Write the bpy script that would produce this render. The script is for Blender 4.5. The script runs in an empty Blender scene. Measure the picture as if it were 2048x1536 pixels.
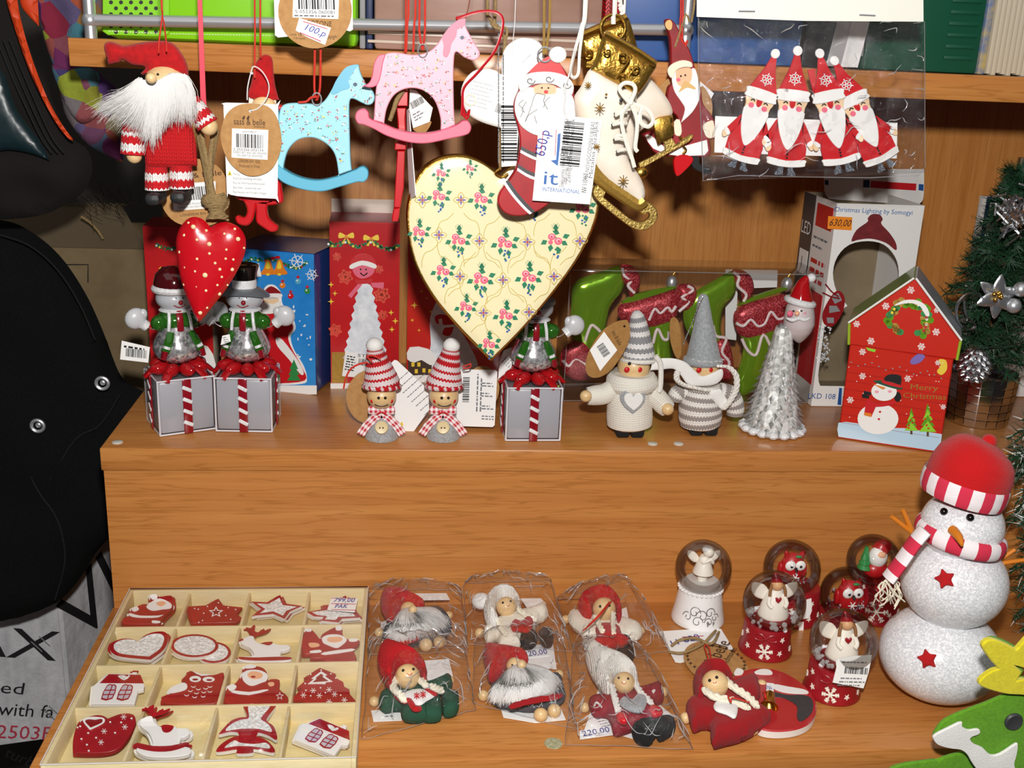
import bpy,math,random
import numpy as np
from mathutils import Vector,Matrix,noise as mnoise
from mathutils.geometry import tessellate_polygon,delaunay_2d_cdt
random.seed(7)
SC=bpy.context.scene
COL=SC.collection
R_=math.radians
# --- camera
FPX=2150.0
PITCH,YAW,ROLL=R_(17.25),R_(6.05),R_(2.4)
CAM=Vector((.232,-.80,.443))
_f=Vector((math.sin(YAW)*math.cos(PITCH),math.cos(YAW)*math.cos(PITCH),-math.sin(PITCH)))
_r0=Vector((math.cos(YAW),-math.sin(YAW),0));_u0=_r0.cross(_f)
_rt=math.cos(ROLL)*_r0+math.sin(ROLL)*_u0
_up=-math.sin(ROLL)*_r0+math.cos(ROLL)*_u0
cd=bpy.data.cameras.new('camera');co=bpy.data.objects.new('camera',cd);COL.objects.link(co)
cd.sensor_width=36.0;cd.lens=FPX/2048*36.0;cd.clip_start=.02;cd.clip_end=50
mw=Matrix.Identity(4)
for i in range(3):
 mw[i][0]=_rt[i];mw[i][1]=_up[i];mw[i][2]=-_f[i];mw[i][3]=CAM[i]
co.matrix_world=mw
SC.camera=co
# --- light: the camera's flash plus dim shop light
wd=bpy.data.worlds.new('world');SC.world=wd;wd.use_nodes=True
wd.node_tree.nodes['Background'].inputs[0].default_value=(.95,.93,1.0,1)
wd.node_tree.nodes['Background'].inputs[1].default_value=.035
fl=bpy.data.lights.new('camera_flash','POINT');fl.energy=28.0;fl.shadow_soft_size=.016;fl.color=(1,.98,.95)
flo=bpy.data.objects.new('camera_flash',fl);COL.objects.link(flo)
flo.location=CAM+_up*.096+_rt*.008-_f*.01
cl=bpy.data.lights.new('ceiling_light','AREA');cl.shape='RECTANGLE';cl.size=5.0;cl.size_y=3.0;cl.energy=24.0;cl.color=(1,.97,.92)
clo=bpy.data.objects.new('ceiling_light',cl);COL.objects.link(clo);clo.location=(.3,-1.6,2.4)
SC.view_settings.view_transform='Standard';SC.view_settings.look='None'
SC.view_settings.gamma=1.0;SC.view_settings.use_curve_mapping=False
SC.view_settings.exposure=0.0
# --- where a picture point lies on a plane of the place
CR={0:(0,0,1),1:(0,0,3.2),2:(400,0,3.2),3:(900,0,3.2),4:(1380,0,3.066),5:(0,400,3.072),6:(220,400,3.073),7:(640,400,2.954),8:(1100,480,3.491),9:(1480,360,2.743),10:(0,850,2.24),11:(60,1160,4.086),12:(400,1160,4.086),13:(700,1140,4.042),14:(1040,1140,4.042),15:(1300,1050,3.268),16:(1600,850,2.239),17:(1820,1240,5.19)}
def ray(u,v):return _f+_rt*((u-1024)/FPX)-_up*((v-768)/FPX)
class Pl:
 """a plane of the place; k = which crop the traced points are given in"""
 def __init__(s,o,n,k=0,ymax=None):s.ymax=ymax;s.o=Vector(o);s.n=Vector(n).normalized();s.k=k;s.c=CR[k]
 def at(s,x,y,off=0):
  u=s.c[0]+x/s.c[2];v=s.c[1]+y/s.c[2];d=ray(u,v);o=s.o+s.n*off
  p=CAM+d*((o-CAM).dot(s.n)/d.dot(s.n))
  if s.ymax is not None and p.y>s.ymax:p=CAM+d*((s.ymax-CAM.y)/d.y)
  return p
 def __call__(s,pts,off=0):return[s.at(p[0],p[1],off)for p in pts]
 def mm(s,x,y):return((s.at(x,y)-CAM).dot(_f))/FPX/s.c[2]
 def sh(s,off):return Pl(s.o+s.n*off,s.n,s.k)
 def kk(s,k):return Pl(s.o,s.n,k)
def VY(y,k=0):return Pl((0,y,0),(0,-1,0),k)
def HZ(z,k=0):return Pl((0,0,z),(0,0,1),k)
def cr(pts,n=4,closed=True):
 """smooth curve through points; a doubled point stays a corner"""
 P=[Vector(p)for p in pts];N=len(P);out=[]
 rng=range(N if closed else N-1)
 for i in rng:
  p1,p2=P[i],P[(i+1)%N]
  if(p1-p2).length<1e-9:continue
  p0=P[(i-1)%N]if(closed or i>0)else p1
  p3=P[(i+2)%N]if(closed or i+2<N)else p2
  for j in range(n):
   t=j/n
   out.append(.5*((2*p1)+(p2-p0)*t+(2*p0-5*p1+4*p2-p3)*t*t+(3*p1-p0-3*p2+p3)*t**3))
 if not closed:out.append(P[-1])
 return out
def s2(pts,n=4,closed=True):return[(p.x,p.y)for p in cr([(a,b,0)for a,b in pts],n,closed)]
def circ(cx,cy,rx,ry=None,n=20,a0=0,a1=360):
 ry=rx if ry is None else ry
 m=n if a1-a0>=360 else n+1
 return[(cx+rx*math.cos(R_(a0+(a1-a0)*i/n)),cy+ry*math.sin(R_(a0+(a1-a0)*i/n)))for i in range(m)]
def star(cx,cy,R1,R2,n=5,rot=-90,sq=1):
 return[(cx+(R1 if i%2==0 else R2)*math.cos(R_(rot+180*i/n)),cy+sq*(R1 if i%2==0 else R2)*math.sin(R_(rot+180*i/n)))for i in range(2*n)]
def tf(pts,a=0,s=1,t=(0,0),sy=None):
 c,n=math.cos(R_(a)),math.sin(R_(a));sy=s if sy is None else sy
 return[(t[0]+c*x*s-n*y*sy,t[1]+n*x*s+c*y*sy)for x,y in pts]
 # --- materials
def lin(h):
 if isinstance(h,str):
  h=h.lstrip('#');h=[int(h[i:i+2],16)/255 for i in(0,2,4)]
 return tuple(c/12.92 if c<=.04045 else((c+.055)/1.055)**2.4 for c in h)+(1,)
SPEC={};_M={}
def mat(name,col='#808080',rough=.5,metal=0,spec=.5,bump=None,var=None,sheen=0,coat=0,trans=0,sss=0,**kw):
 SPEC[name]=dict(col=col,rough=rough,metal=metal,spec=spec,bump=bump,var=var,sheen=sheen,coat=coat,trans=trans,sss=sss,**kw)
class NT:
 def __init__(s,name):
  s.m=bpy.data.materials.new(name);s.m.use_nodes=True;s.t=s.m.node_tree;s.n=s.t.nodes;s.l=s.t.links
  s.b=s.n['Principled BSDF'];s.out=s.n['Material Output']
 def node(s,ty,**k):
  n=s.n.new(ty)
  for a,b in k.items():setattr(n,a,b)
  return n
 def ln(s,a,b):s.l.new(a,b)
 def math(s,op,a,b=None,c=None):
  n=s.node('ShaderNodeMath',operation=op)
  for i,x in enumerate((a,b,c)):
   if x is None:continue
   if isinstance(x,(int,float)):n.inputs[i].default_value=x
   else:s.ln(x,n.inputs[i])
  return n.outputs[0]
 def mix(s,fac,a,b):
  n=s.node('ShaderNodeMix',data_type='RGBA')
  if isinstance(fac,(int,float)):n.inputs[0].default_value=fac
  else:s.ln(fac,n.inputs[0])
  for i,x in((6,a),(7,b)):
   if isinstance(x,tuple):n.inputs[i].default_value=x
   else:s.ln(x,n.inputs[i])
  return n.outputs[2]
 def ramp(s,fac,stops):
  n=s.node('ShaderNodeValToRGB');e=n.color_ramp.elements
  while len(e)<len(stops):e.new(.5)
  for k,(p,c)in zip(e,stops):k.position=p;k.color=c
  s.ln(fac,n.inputs[0]);return n.outputs[0]
 def coord(s,which='Object',scale=(1,1,1),rot=(0,0,0)):
  t=s.node('ShaderNodeTexCoord');m=s.node('ShaderNodeMapping');m.inputs['Scale'].default_value=scale;m.inputs['Rotation'].default_value=rot
  s.ln(t.outputs[which],m.inputs[0]);return m.outputs[0]
 def noise(s,vec,scale,detail=3,rough=.5,dist=0):
  n=s.node('ShaderNodeTexNoise');n.inputs['Scale'].default_value=scale;n.inputs['Detail'].default_value=detail
  n.inputs['Roughness'].default_value=rough;n.inputs['Distortion'].default_value=dist
  s.ln(vec,n.inputs['Vector']);return n.outputs[0]
 def vor(s,vec,scale,feature='F1',out='Distance'):
  n=s.node('ShaderNodeTexVoronoi',feature=feature);n.inputs['Scale'].default_value=scale;s.ln(vec,n.inputs['Vector']);return n.outputs[out]
 def bump(s,h,strength,dist=.001):
  n=s.node('ShaderNodeBump');n.inputs['Strength'].default_value=strength;n.inputs['Distance'].default_value=dist
  s.ln(h,n.inputs['Height']);s.ln(n.outputs[0],s.b.inputs['Normal']);return n.outputs[0]
def basic(t,d):
 b=t.b;b.inputs['Base Color'].default_value=lin(d['col']);b.inputs['Roughness'].default_value=d['rough']
 b.inputs['Metallic'].default_value=d['metal'];b.inputs['Specular IOR Level'].default_value=d['spec']
 if d['sheen']:b.inputs['Sheen Weight'].default_value=d['sheen'];b.inputs['Sheen Roughness'].default_value=.4
 if d['coat']:b.inputs['Coat Weight'].default_value=d['coat'];b.inputs['Coat Roughness'].default_value=.08
 if d['trans']:b.inputs['Transmission Weight'].default_value=d['trans'];b.inputs['IOR'].default_value=d.get('ior',1.3)
 if d['sss']:
  b.inputs['Subsurface Weight'].default_value=d['sss'];b.inputs['Subsurface Radius'].default_value=(.004,.004,.004);b.inputs['Subsurface Scale'].default_value=1
def M(name):
 if name in _M:return _M[name]
 d=SPEC[name];t=NT(name);basic(t,d);k=d.get('kind')
 if k=='film':
  fr=t.node('ShaderNodeFresnel');fr.inputs[0].default_value=d.get('ior',1.45)
  tr=t.node('ShaderNodeBsdfTransparent');gl=t.node('ShaderNodeBsdfGlossy');gl.inputs['Roughness'].default_value=d['rough']
  if d.get('rim')is not None:
   lw=t.node('ShaderNodeLayerWeight');lw.inputs[0].default_value=.25
   c=t.mix(t.math('POWER',lw.outputs['Facing'],2.2),lin(d['col']),lin(d['rim']));t.ln(c,tr.inputs[0])
  else:tr.inputs[0].default_value=lin(d['col'])
  mx=t.node('ShaderNodeMixShader');f=t.math('MULTIPLY',fr.outputs[0],d.get('gloss',1.0))
  f=t.math('MINIMUM',t.math('ADD',f,d.get('add',0.0)),d.get('cap',1.0));t.ln(f,mx.inputs[0]);t.ln(tr.outputs[0],mx.inputs[1]);t.ln(gl.outputs[0],mx.inputs[2])
  if d.get('haze'):
   df=t.node('ShaderNodeBsdfDiffuse');df.inputs[0].default_value=(.9,.9,.92,1);m2=t.node('ShaderNodeMixShader')
   m2.inputs[0].default_value=d['haze'];t.ln(mx.outputs[0],m2.inputs[1]);t.ln(df.outputs[0],m2.inputs[2]);mx=m2
  t.ln(mx.outputs[0],t.out.inputs[0])
  if d['bump']:
   v=t.coord('Object');h=t.noise(v,d['bump'][0],4,.6,1.5);bn=t.node('ShaderNodeBump');bn.inputs['Strength'].default_value=d['bump'][1];bn.inputs['Distance'].default_value=.002
   t.ln(h,bn.inputs['Height']);t.ln(bn.outputs[0],gl.inputs['Normal'])
 elif k=='wood':
  ax=d['axis'];sc={'x':(1.2,26,26),'z':(40,40,1.1),'y':(26,1.2,26)}[ax]
  v=t.coord('Object',sc);n1=t.noise(v,3.2,5,.55,.6);v2=t.coord('Object',tuple(a*3.2 for a in sc));n2=t.noise(v2,5,3,.7)
  c=t.ramp(n1,[(.28,lin(d['cols'][0])),(.5,lin(d['cols'][1])),(.74,lin(d['cols'][2]))])
  n4=t.noise(t.coord('Object',tuple(a*1.0 for a in sc)),9,2,.5,.3);f=t.math('MULTIPLY',t.math('SUBTRACT',1,t.math('SMOOTH_MIN',t.math('MULTIPLY',t.math('ABSOLUTE',t.math('SUBTRACT',n4,.5)),22),1,.2)),.5);c=t.mix(f,c,lin(d['cols'][3]));f=t.math('MULTIPLY',t.math('GREATER_THAN',n2,.60),.10);c=t.mix(f,c,lin(d['cols'][3]));t.ln(c,t.b.inputs['Base Color'])
  v3=t.coord('Object',(8,8,8));n3=t.noise(v3,6,2);r=t.math('MULTIPLY_ADD',n3,.12,d['rough']-.06);t.ln(r,t.b.inputs['Roughness'])
  t.bump(n2,.05,.0005)
 elif k=='knit':
  uv=t.node('ShaderNodeTexCoord');sp=t.node('ShaderNodeSeparateXYZ');t.ln(uv.outputs['UV'],sp.inputs[0])
  g=d.get('gauge',3.3);u=t.math('MULTIPLY',sp.outputs[0],g);v=t.math('MULTIPLY',sp.outputs[1],g*1.25)
  w=t.math('ABSOLUTE',t.math('SUBTRACT',t.math('FRACT',u),.5))
  tt=t.math('ADD',v,t.math('MULTIPLY',w,1.3))
  h=t.math('MULTIPLY',t.math('ABSOLUTE',t.math('SINE',t.math('MULTIPLY',tt,math.pi))),t.math('SINE',t.math('MULTIPLY',t.math('FRACT',t.math('MULTIPLY',u,2)),math.pi)))
  cols=d['cols']
  if len(cols)>1:
   sw=d['stripe'];q=t.math('DIVIDE',t.math('DIVIDE',t.math('FLOOR',tt),g*1.25),sw);q=t.math('FRACT',t.math('DIVIDE',q,len(cols)))
   c=lin(cols[0])
   for i in range(1,len(cols)):c=t.mix(t.math('GREATER_THAN',q,i/len(cols)-.001),c,lin(cols[i]))
  else:c=lin(cols[0])
  dk=t.math('MULTIPLY_ADD',h,.26,.86);mm=t.node('ShaderNodeMix',data_type='RGBA',blend_type='MULTIPLY');mm.inputs[0].default_value=1
  if isinstance(c,tuple):mm.inputs[6].default_value=c
  else:t.ln(c,mm.inputs[6])
  t.ln(dk,mm.inputs[7]);t.ln(mm.outputs[2],t.b.inputs['Base Color']);t.bump(h,.65,.001)
 elif k=='stripe':
  uv=t.node('ShaderNodeTexCoord');sp=t.node('ShaderNodeSeparateXYZ');t.ln(uv.outputs['UV'],sp.inputs[0])
  a=t.math('ADD',t.math('MULTIPLY',sp.outputs[0],d.get('au',0.0)),t.math('MULTIPLY',sp.outputs[1],d.get('av',1.0)))
  f=t.math('GREATER_THAN',t.math('FRACT',a),d.get('duty',.5));t.ln(t.mix(f,lin(d['cols'][0]),lin(d['cols'][1])),t.b.inputs['Base Color'])
  n=t.noise(t.coord('Object'),900,2);t.bump(n,.35,.0006)
 elif k=='gingham':
  uv=t.node('ShaderNodeTexCoord');sp=t.node('ShaderNodeSeparateXYZ');t.ln(uv.outputs['UV'],sp.inputs[0]);g=d.get('gauge',3.0)
  a=t.math('GREATER_THAN',t.math('FRACT',t.math('MULTIPLY',sp.outputs[0],g)),.5);b=t.math('GREATER_THAN',t.math('FRACT',t.math('MULTIPLY',sp.outputs[1],g)),.5)
  f=t.math('MULTIPLY',t.math('ADD',a,b),.5);t.ln(t.mix(f,lin('#f4ecec'),lin('#c3122a')),t.b.inputs['Base Color'])
 elif k=='glitter':
  v=t.coord('Object');n=t.node('ShaderNodeTexVoronoi');n.inputs['Scale'].default_value=d.get('scale',900);t.ln(v,n.inputs['Vector'])
  sp=t.node('ShaderNodeSeparateColor');t.ln(n.outputs['Color'],sp.inputs[0])
  c=t.ramp(sp.outputs[0],[(0,lin(d['cols'][0])),(.55,lin(d['cols'][1])),(1,lin(d['cols'][2]))]);t.ln(c,t.b.inputs['Base Color'])
  t.bump(sp.outputs[1],d.get('bs',.9),d.get('bd',.0012))
 elif k=='patch':
  v=t.coord('Object',(1,1,1));n=t.node('ShaderNodeTexVoronoi');n.inputs['Scale'].default_value=62;t.ln(t.node('ShaderNodeTexCoord').outputs['Object'],n.inputs['Vector'])
  nz=t.noise(v,25,2);sp=t.node('ShaderNodeSeparateColor');t.ln(n.outputs['Color'],sp.inputs[0])
  c=t.ramp(sp.outputs[0],[(0,lin('#7a1c52')),(.2,lin('#27346f')),(.4,lin('#b0521c')),(.55,lin('#3a7a86')),(.72,lin('#6c2470')),(.86,lin('#93a01f')),(1,lin('#8a1634'))])
  wv=t.noise(t.coord('Object',(1500,1500,300)),1.0,1);c=t.mix(t.math('MULTIPLY',wv,.35),c,lin('#2a1c38'));t.ln(c,t.b.inputs['Base Color']);t.bump(wv,.4,.001)
 else:
  if d['var']:
   c2,sc,=d['var'][:2];n=t.noise(t.coord('Object',d['var'][2]if len(d['var'])>2 else(1,1,1)),sc,4,.6)
   t.ln(t.ramp(n,[(.35,lin(d['col'])),(.68,lin(c2))]),t.b.inputs['Base Color'])
  if d['bump']:
   n=t.noise(t.coord('Object'),d['bump'][0],3,.65);t.bump(n,d['bump'][1],d['bump'][2]if len(d['bump'])>2 else.001)
 _M[name]=t.m
 return t.m
 # --- mesh building
_TX={}
def textgeo(s,shear=0):
 if(s,shear)in _TX:return _TX[(s,shear)]
 c=bpy.data.curves.new('t','FONT');c.body=s;c.size=1;c.resolution_u=2;c.shear=shear;c.fill_mode='BOTH'
 o=bpy.data.objects.new('t',c);COL.objects.link(o)
 me=bpy.data.meshes.new_from_object(o.evaluated_get(bpy.context.evaluated_depsgraph_get()))
 v=[(a.co.x,a.co.y)for a in me.vertices];f=[tuple(p.vertices)for p in me.polygons]
 bpy.data.objects.remove(o);bpy.data.curves.remove(c);bpy.data.meshes.remove(me)
 if v:
  x0=min(a[0]for a in v);x1=max(a[0]for a in v);y1=max(a[1]for a in v);y0=min(a[1]for a in v)
 else:x0=x1=y0=y1=0
 _TX[(s,shear)]=(v,f,x0,x1,y0,y1);return _TX[(s,shear)]
def basis(pts,n):
 n=n.normalized();a=Vector((1,0,0))if abs(n.x)<.8 else Vector((0,1,0))
 e1=(a-n*a.dot(n)).normalized();return e1,n.cross(e1)
def perp(d):
 a=Vector((0,0,1))if abs(d.z)<.9 else Vector((1,0,0));x=d.cross(a).normalized();return x,x.cross(d).normalized()
class MB:
 def __init__(s):s.v=[];s.f=[];s.m=[];s.uv=[];s.mats=[]
 def mi(s,name):
  if name not in s.mats:s.mats.append(name)
  return s.mats.index(name)
 def add(s,v,f,m,uv=None):
  b=len(s.v);s.v+=[tuple(a)for a in v];s.uv+=(list(uv)if uv else[(0,0)]*len(v));i=s.mi(m)
  for q in f:s.f.append(tuple(b+a for a in q));s.m.append(i)
  return s
 def slab(s,pts,n,th,m,holes=(),ch=0,side=None):
  """flat board: outline pts is its face towards n, th its thickness"""
  n=n.normalized();e1,e2=basis(pts,n);side=side or m
  loops=[list(pts)]+[list(h)for h in holes];L2=[]
  for i,lp in enumerate(loops):
   q=[Vector((p.dot(e1),p.dot(e2)))for p in lp]
   ar=sum(q[j].x*q[(j+1)%len(q)].y-q[(j+1)%len(q)].x*q[j].y for j in range(len(q)))
   if(ar<0)!=(i>0):lp=lp[::-1];q=q[::-1]
   L2.append((lp,q))
  h=pts[0].dot(n);fr=[];off=0;rings=[]
  for lp,q in L2:
   N=len(q);ins=[]
   for j in range(N):
    if ch:
     d1=(q[j]-q[j-1]);d2=(q[(j+1)%N]-q[j]);d1=d1.normalized()if d1.length else Vector((1,0));d2=d2.normalized()if d2.length else d1
     t=(d1+d2);t=t.normalized()if t.length>1e-6 else d1
     ins.append(q[j]+Vector((-t.y,t.x))*ch)
    else:ins.append(q[j])
   rings.append((q,ins))
  allin=[p for _,ins in rings for p in ins]
  tri=tessellate_polygon([[Vector((p.x,p.y,0))for p in ins]for _,ins in rings])
  W=lambda p,d:e1*p.x+e2*p.y+n*(h+d)
  fv=[W(p,0)for p in allin];s.add(fv,[t if(allin[t[1]]-allin[t[0]]).cross(allin[t[2]]-allin[t[0]])>0 else t[::-1]for t in tri],m,[(p.x*100,p.y*100)for p in allin])
  bv=[W(p,-th)for q,_ in rings for p in q];bq=[p for q,_ in rings for p in q]
  s.add(bv,[t if(bq[t[1]]-bq[t[0]]).cross(bq[t[2]]-bq[t[0]])<0 else t[::-1]for t in tri],side)
  for q,ins in rings:
   N=len(q)
   if ch:
    v=[W(p,0)for p in ins]+[W(p,-ch)for p in q];s.add(v,[(j,j+N,(j+1)%N+N,(j+1)%N)for j in range(N)],m)
   v=[W(p,-ch)for p in q]+[W(p,-th)for p in q];s.add(v,[(j,j+N,(j+1)%N+N,(j+1)%N)for j in range(N)],side)
  return s
 def pillow(s,pts,n,D,h,m,hb=None,step=None,back=True,jit=0):
  """stuffed / domed shape over an outline: rises h within distance D of its edge"""
  n=n.normalized();e1,e2=basis(pts,n);q=np.array([(p.dot(e1),p.dot(e2))for p in pts]);lv=sum(p.dot(n)for p in pts)/len(pts)
  mn=q.min(0);mx=q.max(0);step=step or max((mx-mn).max()/22,.0008);N=len(q)
  a=q;b=np.roll(q,-1,0)
  gx=np.arange(mn[0]+step*.5,mx[0],step);gy=np.arange(mn[1]+step*.5,mx[1],step)
  G=np.array([(x+(step*.5 if j%2 else 0),y)for j,y in enumerate(gy)for x in gx])if len(gx)and len(gy)else np.zeros((0,2))
  def dist(P):
   d=b-a;l2=(d**2).sum(1)+1e-18;t=(((P[:,None]-a)*d).sum(2)/l2).clip(0,1);return np.sqrt(((P[:,None]-(a+t[...,None]*d))**2).sum(2)).min(1)
  def ins(P):
   x,y=P[:,0,None],P[:,1,None];c=(a[:,1]>y)!=(b[:,1]>y)
   with np.errstate(divide='ignore',invalid='ignore'):xi=(b[:,0]-a[:,0])*(y-a[:,1])/(b[:,1]-a[:,1])+a[:,0]
   return((c&(x<xi)).sum(1)%2)==1
  if len(G):
   G=G[ins(G)]
   if len(G):G=G[dist(G)>step*.45]
  ring=[]
  for k in(.12,.35):
   t=b-np.roll(q,1,0);t/=(np.linalg.norm(t,axis=1)[:,None]+1e-12);ar=(a[:,0]*b[:,1]-b[:,0]*a[:,1]).sum();nn=np.stack([-t[:,1],t[:,0]],1)*(1 if ar>0 else-1)
   rr=q+nn*D*k;rr=rr[ins(rr)]
   if len(rr):ring.append(rr[dist(rr)>D*k*.8])
  allp=np.concatenate([q]+ring+([G]if len(G)else[]))
  res=delaunay_2d_cdt([Vector(p)for p in allp],[(i,(i+1)%N)for i in range(N)],[],1,1e-7)
  V2=np.array([(p.x,p.y)for p in res[0]]);F=[tuple(f)for f in res[2]]
  dd=(dist(V2)/D).clip(0,1);hh=h*np.sqrt(np.maximum(0,1-(1-dd)**2))
  if jit:hh=hh+np.array([mnoise.noise(Vector((p[0]*jit[1],p[1]*jit[1],3.1)))*jit[0]*min(1,x*2)for p,x in zip(V2,dd)])
  W=lambda p,z:e1*p[0]+e2*p[1]+n*(lv+z)
  F=[f if np.cross(V2[f[1]]-V2[f[0]],V2[f[2]]-V2[f[0]])>0 else f[::-1]for f in F]
  uv=[(p[0]*100,p[1]*100)for p in V2]
  nv=len(V2);vs=[W(p,z)for p,z in zip(V2,hh)]
  if not back:s.add(vs,F,m,uv);return s
  hb=h if hb is None else hb;hk=-hb*np.sqrt(np.maximum(0,1-(1-dd)**2))-.00002;bmap={};vb=[]
  for i in range(nv):
   if dd[i]<1e-4:bmap[i]=i
   else:bmap[i]=nv+len(vb);vb.append(W(V2[i],hk[i]))
  uvb=uv+[uv[i]for i in range(nv)if bmap[i]!=i]
  s.add(vs+vb,F+[tuple(bmap[i]for i in f[::-1])for f in F],m,uvb);return s
 def ball(s,c,r,m,sc=(1,1,1),seg=16,rin=10,rot=None):
  v=[];f=[];uv=[]
  for i in range(rin+1):
   th=math.pi*i/rin
   for j in range(seg+1):
    ph=2*math.pi*j/seg;p=Vector((math.sin(th)*math.cos(ph)*sc[0],math.sin(th)*math.sin(ph)*sc[1],math.cos(th)*sc[2]))*r
    if rot:p=rot@p
    v.append(Vector(c)+p);uv.append((ph*r*100,-th*r*100))
  for i in range(rin):
   for j in range(seg):
    a=i*(seg+1)+j;q=(a,a+seg+1,a+seg+2,a+1)
    f.append(q if 0<i<rin-1 else((a,a+seg+1,a+seg+2)if i==0 else(a,a+seg+1,a+1)))
  return s.add(v,f,m,uv)
 def tube(s,pts,r,m,seg=8,n=0,caps=True,sc=(1,1),up=None):
  """round bar along pts; r one radius or one per point"""
  P=[Vector(p)for p in pts];rr=list(r)if isinstance(r,(list,tuple))else[r]*len(P)
  if n:
   Q=cr([Vector((i,0,0))for i in range(len(P))],n,False);P2=cr(P,n,False);r2=[]
   for k in range(len(P2)):
    t=min(k/n,len(P)-1);i=min(int(t),len(P)-2);r2.append(rr[i]+(rr[i+1]-rr[i])*(t-i))
   P=P2;rr=r2
  v=[];uv=[];L=0;d0=(P[1]-P[0]).normalized();x,y=perp(d0)
  if up is not None:x=(up-d0*up.dot(d0)).normalized();y=d0.cross(x)
  rm=sum(rr)/len(rr)
  for i,p in enumerate(P):
   d=(P[min(i+1,len(P)-1)]-P[max(i-1,0)])
   d=d.normalized()if d.length>1e-9 else d0
   x=(x-d*x.dot(d)).normalized();y=d.cross(x)
   if i:L+=(p-P[i-1]).length
   for j in range(seg+1):
    a=2*math.pi*j/seg;v.append(p+(x*math.cos(a)*sc[0]+y*math.sin(a)*sc[1])*rr[i]);uv.append((a*rm*100,L*100))
  f=[(i*(seg+1)+j,i*(seg+1)+j+1,(i+1)*(seg+1)+j+1,(i+1)*(seg+1)+j)for i in range(len(P)-1)for j in range(seg)]
  if caps:f+=[tuple(range(seg-1,-1,-1)),tuple((len(P)-1)*(seg+1)+j for j in range(seg))]
  return s.add(v,f,m,uv)
 def lathe(s,c,prof,m,seg=24,jit=0,sq=(1,1),cap=True,a0=0,arc=360):
  c=Vector(c);v=[];uv=[];L=0;rm=max(p[0]for p in prof)
  for i,(r,z)in enumerate(prof):
   if i:L+=math.hypot(r-prof[i-1][0],z-prof[i-1][1])
   for j in range(seg+1):
    a=R_(a0)+R_(arc)*j/seg;rj=r*(1+jit*random.uniform(-1,1))if(jit and j<seg)else r
    if jit and j==seg:v.append(v[-seg]);uv.append((a*rm*100,L*100));continue
    v.append(c+Vector((math.cos(a)*rj*sq[0],math.sin(a)*rj*sq[1],z)));uv.append((a*rm*100,L*100))
  f=[(i*(seg+1)+j,i*(seg+1)+j+1,(i+1)*(seg+1)+j+1,(i+1)*(seg+1)+j)for i in range(len(prof)-1)for j in range(seg)]
  if cap:f+=[tuple(range(seg-1,-1,-1)),tuple((len(prof)-1)*(seg+1)+j for j in range(seg))]
  return s.add(v,f,m,uv)
 def box(s,c,size,m,rz=0,bev=0,rot=None):
  c=Vector(c);X,Y,Z=[a/2 for a in size];b=min(bev,X*.9,Y*.9,Z*.9)
  rot=rot or Matrix.Rotation(rz,3,'Z')
  if not b:
   v=[c+rot@Vector((x,y,z))for x in(-X,X)for y in(-Y,Y)for z in(-Z,Z)]
   return s.add(v,[(0,1,3,2),(4,6,7,5),(0,4,5,1),(2,3,7,6),(0,2,6,4),(1,5,7,3)],m,[(0,0)]*8)
  k=.3*b;lev=[(-Z,b),(-Z+k,k),(-Z+b,0),(Z-b,0),(Z-k,k),(Z,b)];v=[]
  for z,i in lev:
   x,y=X-i,Y-i;e=max(b-i,.15*b)
   for sx,sy,o in((1,1,0),(-1,1,1),(-1,-1,0),(1,-1,1)):
    pa=[(x,y-e),(x-.3*e,y-.3*e),(x-e,y)]if o==0 else[(x-e,y),(x-.3*e,y-.3*e),(x,y-e)]
    for px,py in pa:v.append(c+rot@Vector((sx*px,sy*py,z)))
  f=[(i*12+j,i*12+(j+1)%12,(i+1)*12+(j+1)%12,(i+1)*12+j)for i in range(5)for j in range(12)]
  f+=[tuple(range(11,-1,-1)),tuple(60+j for j in range(12))]
  return s.add(v,f,m)
 def quad(s,a,b,c,d,m,uv=None):return s.add([a,b,c,d],[(0,1,2,3)],m,uv)
 def flat(s,pts,n,m,th=.0003):return s.slab(pts,n,th,m)
 def text(s,st,o,X,Y,h,m,width=None,shear=0,center=False,lift=.0):
  """lettering: o = lower-left corner, X and Y unit directions, h capital height"""
  v,f,x0,x1,y0,y1=textgeo(st,shear)
  if not v:return s
  k=h/.7;kx=k if width is None else width/(x1-x0);n=X.cross(Y).normalized()*lift;dx=(x1-x0)*kx/2 if center else 0
  return s.add([Vector(o)+X*((a-x0)*kx-dx)+Y*(b*k)+n for a,b in v],f,m)
 def barcode(s,o,X,Y,w,h,m,lift=0,seed=1):
  rd=random.Random(seed);x=0;n=X.cross(Y).normalized()*lift;u=w/46
  while x<w-u:
   b=u*rd.choice((.7,.7,1.4,2.1));p=Vector(o)+n+X*x;s.quad(p,p+X*b,p+X*b+Y*h,p+Y*h,m);x+=b+u*rd.choice((.7,1.0,1.5))
  return s
 def lines(s,o,X,Y,w,rows,gap,hh,m,lift=0,seed=1,mn=.5):
  rd=random.Random(seed);n=X.cross(Y).normalized()*lift
  for r in range(rows):
   x=0;L=w*rd.uniform(mn,1)
   while x<L:
    b=min(rd.uniform(.6,2.6)*hh*1.6,L-x);p=Vector(o)+n+X*x-Y*(r*gap);s.quad(p,p+X*b,p+X*b+Y*hh,p+Y*hh,m);x+=b+hh*.8
  return s
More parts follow.
